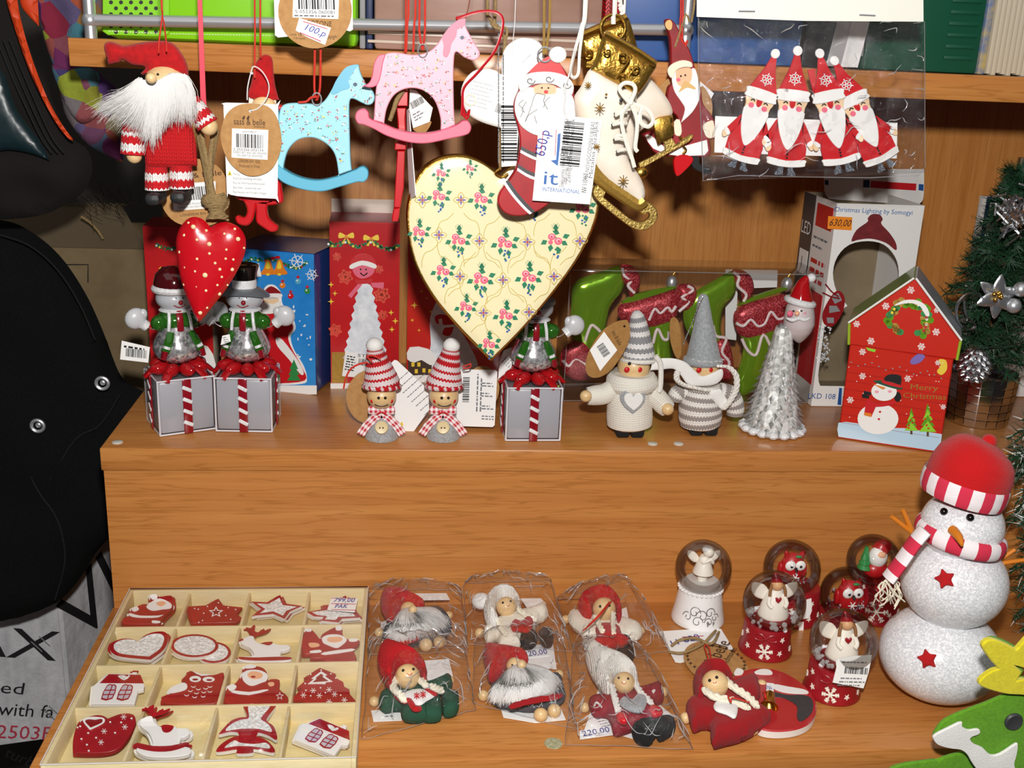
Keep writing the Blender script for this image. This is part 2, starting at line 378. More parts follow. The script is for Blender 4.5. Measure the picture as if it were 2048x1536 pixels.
 def hair(s,guides,n,w,m,jit=.0015,ends=(.75,1.1),seed=1,segs=4,fl=0):
  """strands between neighbouring guide curves (lists of 3D points of equal length)"""
  rd=random.Random(seed);G=[cr(g,3,False)for g in guides];L=len(G[0])-1
  for _ in range(n):
   a=rd.uniform(0,len(G)-1.0001);i=int(a);t=a-i;e=rd.uniform(*ends);j=Vector((rd.gauss(0,jit),rd.gauss(0,jit*.8),rd.gauss(0,jit)));c=Vector((rd.gauss(0,jit),rd.gauss(0,jit),rd.gauss(0,jit)))*1.6
   b=len(s.v);vs=[]
   for k in range(segs+1):
    q=min(k/segs*e*L,L);x=min(int(q),L-1);y=q-x
    p=(G[i][x].lerp(G[i][x+1],y)).lerp(G[i+1][x].lerp(G[i+1][x+1],y),t)+j*(.35+.65*k/segs)+c*(k/segs)**2
    p=p+Vector((0,-1,.1))*fl*math.sin(math.pi*(k/segs*.8+.1))
    vs.append(p)
   out=[]
   for k,p in enumerate(vs):
    d=vs[min(k+1,segs)]-vs[max(k-1,0)];sd=d.cross(Vector((rd.uniform(-.3,.3),1,.3)));sd=sd.normalized()if sd.length>1e-9 else Vector((1,0,0))
    ww=w*(1-.75*k/segs);out+=[p-sd*ww,p+sd*ww]
   s.add(out,[(2*k,2*k+1,2*k+3,2*k+2)for k in range(segs)],m)
  return s
 def xf(s,loc=(0,0,0),rz=0,sc=1,rot=None):
  q=(rot or Matrix.Rotation(rz,3,'Z'));loc=Vector(loc);s.v=[tuple(q@(Vector(p)*sc)+loc)for p in s.v];return s
 def build(s,name,parent=None,label=None,smooth=True,ang=38,kind=None):
  me=bpy.data.meshes.new(name);me.from_pydata(s.v,[],s.f)
  for a in s.mats:me.materials.append(M(a))
  me.polygons.foreach_set('material_index',s.m)
  ul=me.uv_layers.new(name='UVMap');li=np.zeros(len(me.loops),np.int32);me.loops.foreach_get('vertex_index',li)
  ul.data.foreach_set('uv',np.array(s.uv,np.float32)[li].ravel())
  if smooth:me.shade_smooth();me.set_sharp_from_angle(angle=R_(ang))
  me.update()
  o=bpy.data.objects.new(name,me);COL.objects.link(o)
  if parent:o.parent=parent
  if label:o['label']=label
  if kind:o['kind']=kind
  return o
def tag(o,label,cat,group=None):
 o['label']=label;o['category']=cat
 if group:o['group']=group
 return o
def thing(name,label,cat,group=None):
 o=bpy.data.objects.new(name,None);COL.objects.link(o);o.empty_display_size=.01
 return tag(o,label,cat,group)
NY=Vector((0,-1,0));NZ=Vector((0,0,1));EX=Vector((1,0,0))
def string_(pl,pts,r,m,name,parent,n=4):
 return MB().tube(pl(pts),r,m,6,n).build(name,parent)
 # --- materials
WC=['#b6743a','#bf7d40','#c78848','#96591f']
for ax in 'xyz':mat('wood_'+ax,rough=.33,spec=.45,kind='wood',axis=ax,cols=WC)
mat('wood_panel',rough=.36,spec=.45,kind='wood',axis='z',cols=['#bb783a','#c58444','#cb8d4c','#a2652c'])
mat('floor_dark','#2b2622',.7,var=('#3a332d',8));mat('wall_dark','#4a4540',.8,var=('#3e3a36',5))
mat('chrome','#d2d4d8',.34,.75);mat('silver','#d8dadd',.25,1.0,bump=(500,.3));mat('gold','#cfa24a',.28,1.0,bump=(260,.35,.0008));mat('gold_paint','#b08a3e',.45,.7,bump=(300,.3))
mat('cap_plastic','#c9c4b8',.35)
for n,c in dict(white='#f2f0ec',cream='#efe6c4',black='#0c0c0d',red='#c8121c',dark_red='#8d0f16',navy='#16264f',blue='#1d4f93',ink_blue='#2f63a8',brown='#5b3a20',grey='#8b8b8d',dark_grey='#3a3b3d',pink='#eda6b6',rose='#e2647e',sky='#93cfde',teal_blue='#55aac6',green='#2f8a45',dark_green='#0f4f38',leaf='#1f7a55',yellow='#e8c83c',orange='#e4801c',skin='#f0cfa6',purple='#7a67b0',cheek='#ef6f86',lime='#8fce2b',ink_pink='#d77f95').items():
 mat('p_'+n,c,.45);mat('g_'+n,c,.14,coat=.4)
mat('ink','#17161a',.7);mat('ink_grey','#77767a',.8);mat('ink_brown','#4a2f1a',.8);mat('ink_red','#c23a4e',.7)
mat('ink_pen','#3a3f96',.7)
mat('card','#f4f3f0',.5);mat('kraft','#b98b54',.75,var=('#a97a45',220));mat('kraft_dark','#a5793f',.75,var=('#97692f',200))
mat('jute','#a58a5c',.9,bump=(900,.8,.0015),var=('#8a7048',500));mat('twine_gold','#9a7838',.8,bump=(900,.6));mat('cord_red','#d0301f',.6,bump=(1500,.5));mat('cord_white','#efece2',.7,bump=(1200,.5))
mat('ribbon_pink','#e2384f',.4);mat('ribbon_red','#b5121f',.35)
mat('felt_red','#c00d14',.95,sheen=.12,bump=(1400,.6),var=('#a50a10',300));mat('felt_dark_red','#9a0c14',.95,sheen=.08,bump=(1400,.6));mat('felt_grey','#8f9193',.95,sheen=.4,bump=(900,.6),var=('#b3b5b7',600))
mat('felt_white','#eceae6',.95,sheen=.05,bump=(1200,.5));mat('felt_green','#6aa81c',.95,sheen=.08,bump=(1500,.7),var=('#5c9616',500));mat('felt_yellow','#e6d820',.95,sheen=.3,bump=(1500,.6),var=('#d8c814',400))
mat('felt_dgreen','#0f5a2c',.7,bump=(900,.4));mat('felt_black','#101113',.9,bump=(1500,.5))
mat('fur_white','#dddbd8',.75);mat('fur_grey','#b9bcc0',.75);mat('yarn_cream','#efe7d2',.85,bump=(900,.6))
mat('bead','#e6c592',.4,coat=.3,var=('#d8b27a',60,(1,1,6)));mat('knit_red',kind='knit',cols=['#c50f16'],rough=.95);mat('knit_stripe',kind='knit',cols=['#c9101a','#f3e9e6'],stripe=.42,rough=.95)
mat('knit_hat',kind='knit',cols=['#c9101a','#f0dedf'],stripe=.30,gauge=4.2,rough=.95);mat('knit_cream',kind='knit',cols=['#faf5e8'],gauge=4.2,rough=.95);mat('knit_greystripe',kind='knit',cols=['#faf6f0','#a59c97'],stripe=.36,gauge=4.2,rough=.95)
mat('knit_greyhat',kind='knit',cols=['#979598','#f2efec'],stripe=.42,gauge=4.2,rough=.95);mat('knit_white',kind='knit',cols=['#fbf8f0'],gauge=5,rough=.95);mat('knit_redfine',kind='knit',cols=['#c8101a'],gauge=5,rough=.95)
mat('gingham',kind='gingham',rough=.7,gauge=2.6)
mat('film','#fbfbfc',.06,kind='film',ior=1.5,gloss=.8,add=.012,cap=.16,bump=(120,1.0),haze=.004);mat('film_edge','#f2f2f2',.1,kind='film',ior=1.5,gloss=1.0,haze=.12);mat('film_clear','#f6f7f7',.04,kind='film',ior=1.45,gloss=.6,haze=.006);mat('lid_clear','#ffffff',.03,kind='film',ior=1.4,gloss=.16)
mat('globe_glass','#fdfdfd',.015,kind='film',ior=1.5,gloss=.75,rim='#c4b29c');mat('crease_glint','#ffffff',.16,kind='film',ior=1.6,gloss=1.0,add=.03,haze=.2)
# --- helpers for print on a plane
def ptext(m,pl,a,b,h,st,mt,lift=.0003,shear=0):
 """lettering from picture point a to b along its base line, capitals h crop pixels tall"""
 A=pl.at(*a,lift);B=pl.at(*b,lift);X=(B-A);w=X.length;X.normalize();Y=pl.n.cross(X).normalized();q=h*pl.mm(*a)
 mm_=abs((pl.at(a[0],a[1]-h,lift)-A).dot(Y))
 return m.text(st,A,X,Y,mm_,mt,w,shear)
def pbar(m,pl,a,b,h,mt='ink',lift=.0003,seed=1):
 A=pl.at(*a,lift);B=pl.at(*b,lift);X=B-A;w=X.length;X.normalize();Y=pl.n.cross(X);H=abs((pl.at(a[0],a[1]-h,lift)-A).dot(Y))
 return m.barcode(A,X,Y,w,H,mt,0,seed)
def plines(m,pl,a,b,rows,gap,hh,mt='ink_grey',lift=.0003,seed=1,mn=.5):
 A=pl.at(*a,lift);B=pl.at(*b,lift);X=B-A;w=X.length;X.normalize();Y=pl.n.cross(X);k=abs((pl.at(a[0],a[1]-10,lift)-A).dot(Y))/10
 return m.lines(A,X,Y,w,rows,max(gap*k,.0008),max(hh*k,.00025),mt,0,seed,mn)
def pl_slab(m,pl,pts,th,mt,ch=0,off=0,holes=(),side=None):return m.slab(pl(pts,off),pl.n,th,mt,[pl(h,off)for h in holes],ch,side)
def deco(m,pl,pts,mt,off=.0004,th=.0004):return m.slab(pl(pts,off),pl.n,th,mt)
def pball(m,pl,c,rpx,mt,off=0,sc=(1,1,1),seg=16,rin=10):return m.ball(pl.at(c[0],c[1],off),rpx*pl.mm(*c),mt,sc,seg,rin)
def ptube(m,pl,pts,rpx,mt,n=4,off=0,seg=8,sc=(1,1)):
 k=pl.mm(pts[0][0],pts[0][1]);r=[a*k for a in rpx]if isinstance(rpx,(list,tuple))else rpx*k
 return m.tube([pl.at(p[0],p[1],off+(p[2]if len(p)>2 else 0))for p in pts],r,mt,seg,n,sc=sc)
def flake(m,pl,c,r,mt,off=.0005,rot=0,w=.09):
 for i in range(3):
  m.slab(pl(tf([(-r,-r*w),(r,-r*w),(r,r*w),(-r,r*w)],rot+60*i,1,c),off),pl.n,.0003,mt)
 for i in range(6):
  m.slab(pl(tf(tf([(-r*.32,-r*w),(r*.32,-r*w),(r*.32,r*w),(-r*.32,r*w)],90,1,(r*.62,0)),rot+60*i,1,c),off),pl.n,.0003,mt)
  # --- room and shelving unit
H1,H2,TB,YB=.138,.42,.0185,.245
o=MB().box((.2,.3,-.76),(5,5,.02),'floor_dark').build('floor');o['kind']='structure'
o=MB().box((.2,.75,.9),(5,.05,3.34),'wall_dark').build('wall_back');o['kind']='structure'
unit=thing('shelving_unit','cherry wood laminate shelving unit with stepped display shelves','shelf')
XR=1.05
MB().box((XR/2,YB/2-.0005,H1-TB/2),(XR,YB,TB),'wood_x',0,.0012).build('middle_shelf',unit)
MB().box((XR/2,YB/2+.0,H2+.0095),(XR,YB,.019),'wood_x',0,.0012).build('upper_shelf',unit)
MB().box((XR/2,-.1015,-.010),(XR,.207,.0198),'wood_x',0,.0012).build('bottom_shelf',unit)
MB().box((XR/2,.0095,(H1-TB)/2-.01),(XR-.003,.016,H1-TB+.02-.0002),'wood_x').build('riser',unit)
MB().box((XR/2+.002,YB+.004,.15),(XR-.004,.006,1.5),'wood_panel').build('back_panel',unit)
MB().box((XR/2,YB-.02,-.4),(XR,.4,.68),'wood_x').build('plinth',unit)
for u,v in((235,885),(1305,888),(1357,888)):
 p=HZ(H1).at(u,v);MB().lathe(p,[(.0042,0),(.0042,.0006),(.0034,.0011),(.0,.0012)],'cap_plastic',18,cap=False).build('screw_cap',unit)
p=HZ(0).at(1107,1487);mat('sticker_old','#8d8a5c',.6,var=('#b8b49a',400));MB().lathe(p,[(.0062,0),(.006,.0004),(0,.0005)],'sticker_old',20,cap=False).build('adhesive_residue',unit,'worn greenish round adhesive mark')
Z2=H2+.019;ry=.012;P=VY(ry)
rl=MB();a=P.at(180,40);b=P.at(1372,60);rail=rl.tube([a,b],.0042,'chrome',14).build('guard_rail',unit,'polished chrome guard rail')
for q,zz in((a,.09),(b,.09)):MB().tube([Vector((q.x,ry,Z2)),Vector((q.x,ry,q.z+zz))],.0042,'chrome',14).build('post',rail)
MB().ball(a,.0058,'chrome').build('joint',rail);MB().ball(b,.0058,'chrome').build('joint',rail)
# --- stock standing on the upper shelf behind the rail
mat('case_green','#86d018',.35,coat=.2);mat('stitch','#d8e6b8',.7);mat('folder_pink','#a9877a',.3,coat=.5,var=('#93705f',9,(1,1,3)));mat('folder_edge','#cdbcae',.3,coat=.4)
def bx(px0,px1,y,d,h,m,k=0,z=None):
 pl=VY(y);a=pl.at(px0,90).x;b=pl.at(px1,90).x;z=Z2+.0004 if z is None else z
 return m,(a+b)/2,y+d/2,z+h/2,b-a,d,h
def standing(name,px0,px1,y,d,h,mt,label,cat,bev=.002,parent=None):
 _,cx,cy,cz,w,d,h=bx(px0,px1,y,d,h,mt)
 m=MB().box((cx,cy,cz),(w,d,h),mt,0,bev);t=thing(name,label,cat)if parent is None else parent
 m.build('body',t);return t
t=standing('zip_case',214,716,.034,.06,.17,'case_green','lime green stitched case with perforated flap behind the chrome rail','case',.006)
pl=VY(.0335,1);m=MB();pl_slab(m,pl,[(655,-200),(1085,-200),(1085,205),(1060,235),(690,225),(655,200)],.0015,'case_green',.0006,.0018);fo=m.build('perforated_flap',t)
m=MB()
for r in range(-2,6):
 for c in range(5):
  x=690+c*64+(32 if r%2 else 0);y=15+r*38
  if x<1040 and y<215:m.slab(pl(circ(x+20,y,13,13,12),.0021),NY,.0002,'p_black')
m.build('holes',fo)
m=MB()
for i in range(42):m.slab(pl([(1090+i*19,214+i*.3),(1102+i*19,215+i*.3),(1102+i*19,220+i*.3),(1090+i*19,219+i*.3)],.0008),NY,.0004,'stitch')
for i in range(19):m.slab(pl([(695+i*19,196+i*.9),(707+i*19,196+i*.9),(707+i*19,201+i*.9),(695+i*19,201+i*.9)],.0024),NY,.0004,'stitch')
m.build('stitching',t)
t=standing('notebook',719,731,.04,.1,.17,'p_grey','thin grey notebook squeezed beside the lime green case','notebook',.001)
t=standing('notebook',732,746,.035,.1,.17,'p_navy','thin navy notebook between the grey notebook and brownish folder','notebook',.001)
t=standing('document_folder',748,1202,.03,.05,.17,'folder_pink','translucent brownish pink document folder behind the rail','folder',.003)
for z in(.006,.012):MB().box((VY(.03).at(975,70).x,.0292,Z2+z),(.175,.0016,.0022),'folder_edge',0,.0006).build('ridge',t)
t=standing('patterned_book',1206,1238,.032,.08,.17,'p_red','red book spine with black squiggles behind hanging skates','book',.001)
m=MB();pl=VY(.0316,3);rd=random.Random(3)
for i in range(9):
 y=-60+i*26;ptube(m,pl,[(985+rd.uniform(-6,6),y),(1000,y+18),(1015,y-6),(1030,y+14)],2.2,'p_black',3)
m.build('squiggle_print',t)
def notebook(name,px0,px1,y,mt,label,rib=None):
 _,cx,cy,cz,w,d,h=bx(px0,px1,y,.03,.17,mt);t=thing(name,label,'notebook')
 MB().box((cx,y+.003,cz),(w,.005,h),mt,0,.002).build('front_cover',t);MB().box((cx,y+.029,cz),(w,.004,h),mt,0,.0015).build('back_cover',t)
 MB().box((cx,y+.0165,cz+.004),(w-.006,.021,h-.012),'card').build('pages',t);return t,cx,w
notebook('binder',1244,1602,.045,'p_blue','large blue binder behind the hanging skates and bagged figures')
standing('notebook',1606,1676,.055,.03,.17,'p_black','black block painting the dark gap between blue binder and dark green notebook','notebook')  # added black block: the dark of an empty gap built as a solid
t=thing('paper_pad','white paper pad leaning behind the clear bag header','paper');p=VY(.05).at(1700,100)
for i in range(5):MB().box((p.x-.004+i*.0035,.055+i*.002,Z2+.076),(.0028,.06,.15),'card',0,0,Matrix.Rotation(R_(8),3,'Y')).build('sheet_block',t)
t,cx,w=notebook('notebook',1732,1962,.05,'p_dark_green','dark green notebook with ribbed edge beside the magazines')
for i in range(14):MB().box((cx+w*.32,.0494,Z2+.012+i*.0085),(w*.26,.0012,.0028),'p_dark_green',0,.0005).build('rib',t)
mat('magazine_mix','#3a6aa8',.5,var=('#c9b060',60));standing('magazine',1964,1978,.05,.1,.17,'magazine_mix','colourful magazine spine beside the dark green notebook','magazine',.001)
mat('paper_beige','#c9bda6',.7);t=thing('magazine_stack','beige bundle of magazine page edges at upper right corner','magazine')
for i in range(16):MB().box((VY(.05).at(1986,90).x+i*.0042,.1,Z2+.085),(.0036,.1,.168+.002*math.sin(i*2.1)),'paper_beige',0,.0004).build('page_block',t)
# --- stock left of the unit
mat('bag_fabric','#171413',.9,bump=(700,.4),spec=.25);mat('bag_orange','#d2400c',.6,bump=(600,.2));mat('bag_satin','#12262b',.35,bump=(30,.4,.004));mat('scarf',kind='patch',rough=.9)
mat('cardboard','#7d6a4c',.85,var=('#6e5c40',30));mat('cardboard_dark','#5d4f3a',.85);mat('coat_black','#0a0b0b',.98,spec=.15,bump=(1300,.5),var=('#121414',900));mat('sack','#dedde0',.3,coat=.3,var=('#bdbcc0',25,(3,3,1)),bump=(60,.5,.003));mat('tinsel_gold','#b08a2c',.25,1.0)
pl=VY(.10,1);t=thing('backpack','black fabric backpack with orange trim hanging at upper left','bag')
m=MB();m.pillow(pl(s2([(-260,-160),(-260,-160),(60,-160),(60,-60),(170,250),(300,600),(420,850),(560,960),(590,1100),(530,1230),(400,1320),(200,1390),(-260,1420),(-260,1420)],5)),NY,.06,.016,'bag_fabric',jit=(.016,26),step=.006);m.build('body',t)
pz=pl.sh(.026);m=MB();m.pillow(pz(s2([(20,-150),(20,-150),(100,-150),(100,-150),(120,60),(190,330),(300,620),(400,800),(475,900),(475,900),(430,880),(330,740),(200,480),(110,230),(40,0)],4)),NY,.006,.004,'bag_orange',step=.005);m.build('orange_trim',t,'bright orange trim')
m=MB();m.pillow(pl.sh(.012)(s2([(120,-150),(120,-150),(235,-150),(235,-150),(250,170),(250,170),(180,100),(130,20)],4)),NY,.006,.004,'bag_orange',step=.005);m.build('orange_lining',t,'bright orange lining')
m=MB();m.pillow(pl.sh(.02)(s2([(-250,430),(0,440),(100,690),(250,900),(320,1030),(320,1030),(200,985),(50,960),(-250,960)],4)),NY,.01,.006,'bag_satin',step=.006);m.build('satin_pocket',t,'dark teal satin pocket')
for k in range(3):MB().tube(pl.sh(.022)([(-20+k*40,250),(90+k*40,520),(250+k*36,860),(330+k*40,980)]),.0007,'felt_black',6,4).build('seam',t)
pl=VY(.115,1);t=thing('patchwork_scarf','multicoloured patchwork woven scarf behind the upper shelf end','scarf')
m=MB();m.pillow(pl(s2([(215,-160),(215,-160),(700,-160),(700,-160),(670,200),(560,300),(640,470),(740,560),(800,700),(785,1040),(785,1040),(700,1000),(560,920),(430,760),(385,600),(340,420),(270,200)],4)),NY,.02,.010,'scarf',jit=(.012,40),step=.005);m.build('cloth',t)
m=MB();m.pillow(pl.sh(.012)(s2([(330,420),(440,440),(600,450),(640,640),(650,720),(540,790),(460,740),(400,620)],4)),NY,.012,.008,'scarf',jit=(.008,50),step=.005);m.build('fold',t)
pl=VY(.27);a=pl.at(100,495);b=pl.at(306,760);t=thing('cardboard_box','open brown cardboard box standing left of the shelving unit','box')
zt,zb=a.z,b.z-.05;xr=min(b.x,-.004);xl=a.x-.12;cx=(xl+xr)/2
MB().box((cx,.272,(zt+zb)/2),(xr-xl,.004,zt-zb),'cardboard').build('front_panel',t);MB().box((cx,.43,(zt+zb)/2),(xr-xl,.004,zt-zb),'cardboard').build('back_panel',t)
MB().box((xr-.002,.35,(zt+zb)/2),(.004,.155,zt-zb),'cardboard').build('side_panel',t);MB().box((xl+.002,.35,(zt+zb)/2),(.004,.155,zt-zb),'cardboard').build('side_panel',t);MB().box((cx,.35,zb+.003),(xr-xl-.01,.15,.004),'cardboard').build('bottom_panel',t)
mm=MB();mm.slab([Vector((xl,.274,zt)),Vector((xr,.274,zt)),Vector((xr-.03,.315,zt+.035)),Vector((xl+.03,.315,zt+.035))],Vector((0,-.65,.75)),.003,'cardboard_dark');mm.build('top_flap',t)
mm=MB();q=[Vector((xl+.1+i*.003,.312,zt+.036+(.002 if i%2 else 0)))for i in range(30)];mm.tube(q,.0006,'cardboard',5);mm.build('corrugation',t)
pf=VY(.2695);mm=MB();mm.tube(pf([(130,529),(176,529),(176,565)]),.0006,'ink',5);mm.build('printed_mark',t)
mm=MB();mm.tube([pf.at(162,433),pf.at(180,445),pf.at(196,462),pf.at(206,478)],.0012,'jute',6,4);mm.build('twine',t)
for i in range(26):
 pass
mm=MB();rd=random.Random(5);pt=VY(.262)
for i in range(90):
 c=pt.at(rd.gauss(205,30),rd.gauss(405,16));d=Vector((rd.uniform(-1,1),rd.uniform(-.3,.3),rd.uniform(-1,1)))*.009;sd=Vector((d.z,.2,-d.x)).normalized()*.0006;mm.quad(c-d-sd,c+d-sd,c+d+sd,c-d+sd,'tinsel_gold')
o=mm.build('tinsel_bunch',None);tag(o,'sparse bits of gold tinsel above the cardboard box','tinsel');o['kind']='stuff'
pl=VY(.185);t=thing('black_coat','black felt coat with metal snaps draped left of the shelves','coat')
pts=s2([(-120,440),(-120,440),(0,440),(60,462),(120,512),(170,585),(205,660),(238,745),(262,770),(300,800),(310,900),(310,1000),(240,1060),(200,1095),(150,1170),(100,1212),(0,1240),(-120,1245),(-120,1245)],5)
q=[Vector((min(p.x,-.005),p.y,p.z))for p in pl(pts)];m=MB();m.pillow(q,NY,.05,.032,'coat_black',jit=(.009,14),step=.008);m.build('body',t)
ps=pl.sh(.032)
for u,v in((205,766),(76,851)):
 c=ps.at(u,v,.004);k=ps.mm(u,v)
 m=MB();m.tube([c+Vector((math.cos(a)*12*k,-.001,math.sin(a)*12*k))for a in[i*math.pi/10 for i in range(21)]],3.5*k,'chrome',8);m.ball(c+Vector((0,.001,0)),6*k,'chrome',(1,.5,1));m.build('snap',t,'shiny round metal snap')
for sp in([(0,470),(60,492),(115,540),(160,610),(190,680)],[(40,900),(75,980),(115,1040),(130,1120),(110,1200)],[(240,790),(200,850),(150,880),(100,960)]):
 MB().tube(ps(sp),.0012,'felt_black',6,5,sc=(1,.6)).build('seam',t)
t=thing('printed_sack','grey printed plastic sack with dark lettering below the black coat','sack')
E0=VY(.255).at(128,1300);Xl=Vector((-.94,-.2,0)).normalized();Xr=Vector((.42,.9,0)).normalized();zt,zb=.04,-.30
B=Vector((E0.x,E0.y,0));f1=[B+Vector((0,0,zb)),B+Vector((0,0,zt)),B+Xl*.22+Vector((0,0,zt)),B+Xl*.22+Vector((0,0,zb))]
n1=Xl.cross(Vector((0,0,1)));n1=n1 if n1.y<0 else-n1;n2=Xr.cross(Vector((0,0,1)));n2=n2 if n2.x>0 else-n2
m=MB();m.slab(f1,n1,.18,'sack',ch=.004);m.build('front_face',t)
m=MB();m.slab([p+n2*.001 for p in(B+Vector((0,0,zb)),B+Vector((0,0,zt)),B+Xr*.14+Vector((0,0,zt)),B+Xr*.14+Vector((0,0,zb)))],n2,.012,'sack',ch=.003);m.build('side_face',t)
P1=Pl(B,n1);P2=Pl(B+n2*.001,n2);m=MB()
ptext(m,P1,(-85,1307),(112,1322),62,'AX','ink',.0006);ptext(m,P1,(0,1386),(46,1389),24,'ed','ink',.0006);ptext(m,P1,(-5,1430),(106,1436),26,'with fa','ink',.0006)
ptext(m,P1,(-8,1476),(100,1480),27,'2503F','ink_red',.0006);ptext(m,P1,(6,1512),(62,1535),24,'turb','ink',.0006);m.build('lettering',t)
m=MB();ptext(m,P2,(160,1300),(245,1190),150,'VI','ink',.0006);m.build('side_lettering',t)
for(u,v)in((62,1283),(78,1272),(88,1420),(98,1412)):
 q=P1.at(u,v,.001);MB().tube([q,q+(P1.at(u+22,v+20,.001)-q)],.0006,'chrome',6).build('staple',t)
 # --- things hanging in front of the upper shelf
VT=-340
mat('beard_base','#d3d1ce',.9);mat('wood_red','#c4101a',.3,coat=.4);mat('shoe_black','#1a1b1d',.55,bump=(500,.4));mat('tag_white','#f3f2f0',.45)
MB().tube([Vector((-.02,-.072,.562)),Vector((1.04,-.072,.562))],.004,'chrome',14).build('display_rod',unit)
for x in(-.015,1.035):MB().tube([Vector((x,-.072,.562)),Vector((x,.2,.562)),Vector((x,YB,.562))],.003,'chrome',10).build('rod_bracket',unit)
def cord(t,pl,pts,r,mt,name='cord',n=4):return MB().tube([pl.at(p[0],p[1],p[2]if len(p)>2 else 0)for p in pts],r,mt,6,n).build(name,t)
# --- gnome with striped sleeves
pl=VY(-.072,1);t=thing('gnome_ornament','hanging gnome with floppy red hat, long white beard and striped sleeves','ornament')
k=pl.mm(1000,500)
m=MB();m.pillow(pl(s2([(895,480),(930,430),(850,418),(790,385),(770,392),(760,400),(695,415),(695,415),(665,300),(700,265),(770,285),(800,292),(900,272),(1040,260),(1110,280),(1165,345),(1200,415),(1208,485),(1208,485),(1100,470),(1000,465)],4)),NY,70*k,55*k,'felt_red',step=.0028);m.build('hat',t)
m=MB();pball(m,pl,(1060,520),130,'bead',0,(1,.8,.8));m.build('head',t)
m=MB();pball(m,pl,(968,500),32,'bead',.046);m.build('nose',t);m=MB();pball(m,pl,(1010,476),8,'p_black',.0415);pball(m,pl,(945,480),7,'p_black',.038);m.build('eyes',t)
m=MB();m.pillow(pl(s2([(905,720),(1000,640),(1120,640),(1200,720),(1250,900),(1265,1060),(1265,1060),(1100,1075),(930,1068),(930,1068),(918,900)],4)),NY,90*k,62*k,'knit_red',step=.004);m.build('dress',t)
for a,b,r in(((850,700),(850,985),(60,78)),((1220,640),(1330,800),(55,75))):
 m=MB();ptube(m,pl,[a,((a[0]+b[0])/2,(a[1]+b[1])/2),b],[r[0],(r[0]+r[1])/2,r[1]],'knit_stripe',4,.006,14);ar=m.build('arm',t)
 d=Vector((b[0]-a[0],b[1]-a[1])).normalized();m=MB();pball(m,pl,(b[0]+d.x*12+(8 if a[0]<1000 else 0),b[1]+d.y*12),48 if a[0]<1000 else 56,'bead',.006);m.build('hand',ar)
for x,y in((1000,1065),(1158,1055)):
 m=MB();ptube(m,pl,[(x,y),(x+3,y+70),(x+8,y+148)],[66,74,78],'knit_stripe',3,.002,14);lg=m.build('leg',t)
 q=pl.at(x+12,y+190);MB().box(q+Vector((0,-.006,0)),(100*k,.026,75*k),'shoe_black',0,.003).build('shoe',lg)
m=MB();m.pillow(pl(s2([(880,500),(1000,545),(1080,470),(1180,480),(1230,560),(1200,640),(1100,700),(1040,760),(980,740),(900,640),(850,560)],4),.018),NY,60*k,30*k,'beard_base',step=.004);bd=m.build('beard',t)
G=[[(900,505),(800,590),(690,650),(600,720)],[(915,520),(850,630),(760,700),(690,740)],[(940,530),(900,650),(850,740),(800,790)],[(970,540),(960,660),(930,770),(905,860)],[(1010,530),(1010,660),(990,800),(975,930)],[(1060,500),(1070,640),(1050,740),(1030,800)],[(1110,480),(1130,600),(1110,700),(1080,780)],[(1160,480),(1200,580),(1200,680),(1210,760)],[(1195,490),(1240,580),(1235,680),(1235,780)]]
m=MB();m.hair([[pl.at(x,y,.036-.004*i)for i,(x,y)in enumerate(g)]for g in G],2600,.00015,'fur_white',.0014,(.55,1.1),4,5,.003);m.build('beard_hair',bd)
cord(t,pl,[(1005,VT*3.2,.0),(1032,-20,.0),(1040,80,.005),(1020,250,.012),(1015,340,.016)],.0005,'cord_red');cord(t,pl,[(1040,VT*3.2),(1036,-20),(1050,150,.004),(1062,250,.012),(1066,330,.016)],.0005,'cord_red')
# --- red dotted heart
pl=VY(-.058,6);t=thing('heart_ornament','glossy red heart with cream polka dots hanging from jute twine','ornament');k=pl.mm(600,400)
mat('heart_red','#c40f1d',.28,coat=.5,bump=(160,.12));mat('dot_cream','#ecd6a6',.4)
HO=s2([(405,262),(425,180),(470,122),(520,103),(575,122),(618,168),(618,168),(665,142),(725,136),(790,165),(826,215),(836,275),(822,350),(780,440),(720,540),(650,630),(590,705),(545,757),(545,757),(515,700),(480,620),(440,510),(415,390)],4)
m=MB();m.pillow(pl(HO),NY,150*k,70*k,'heart_red',step=.0026);m.build('body',t)
qq=np.array([(p[0],p[1])for p in HO])
def hgt(x,y,D,h):
 a=qq;b=np.roll(qq,-1,0);d=b-a;tt=(((np.array((x,y))-a)*d).sum(1)/((d**2).sum(1)+1e-9)).clip(0,1);e=np.sqrt(((np.array((x,y))-(a+tt[:,None]*d))**2).sum(1)).min()
 e=min(1,e/D);return h*math.sqrt(1-(1-e)**2)
m=MB()
for x,y,r in((482,140,8),(512,165,15),(592,188,9),(457,217,10),(534,244,9),(610,271,14),(703,207,8),(767,178,9),(787,240,14),(431,320,12),(535,362,9),(611,329,9),(715,305,8),(711,361,8),(758,366,8),(646,388,9),(463,414,10),(524,438,9),(584,462,16),(675,426,10),(751,427,12),(687,473,8),(459,519,12),(534,532,9),(660,523,8),(722,523,7),(590,557,9),(672,577,12),(519,604,10),(596,662,8),(554,693,13),(824,295,7)):
 z=hgt(x,y,150,70*k);c=pl.at(x,y,z);m.ball(c,r*pl.mm(x,y)*.95,'dot_cream',(1,.4,1),10,6)
m.build('dots',t)
p1=VY(-.058,1);m=MB()
for off in(0,.4,.8):ptube(m,p1,[(1265+off*20,820),(1290+off*25,960),(1320+off*20,1100),(1345+off*20,1250)],[16,16,18,22],'jute',4,off*.003);ptube(m,p1,[(1390-off*30,830),(1365-off*20,980),(1345,1120),(1355,1250)],[16,16,18,22],'jute',4,off*.003)
m.build('twine',t)
m=MB();rd=random.Random(2)
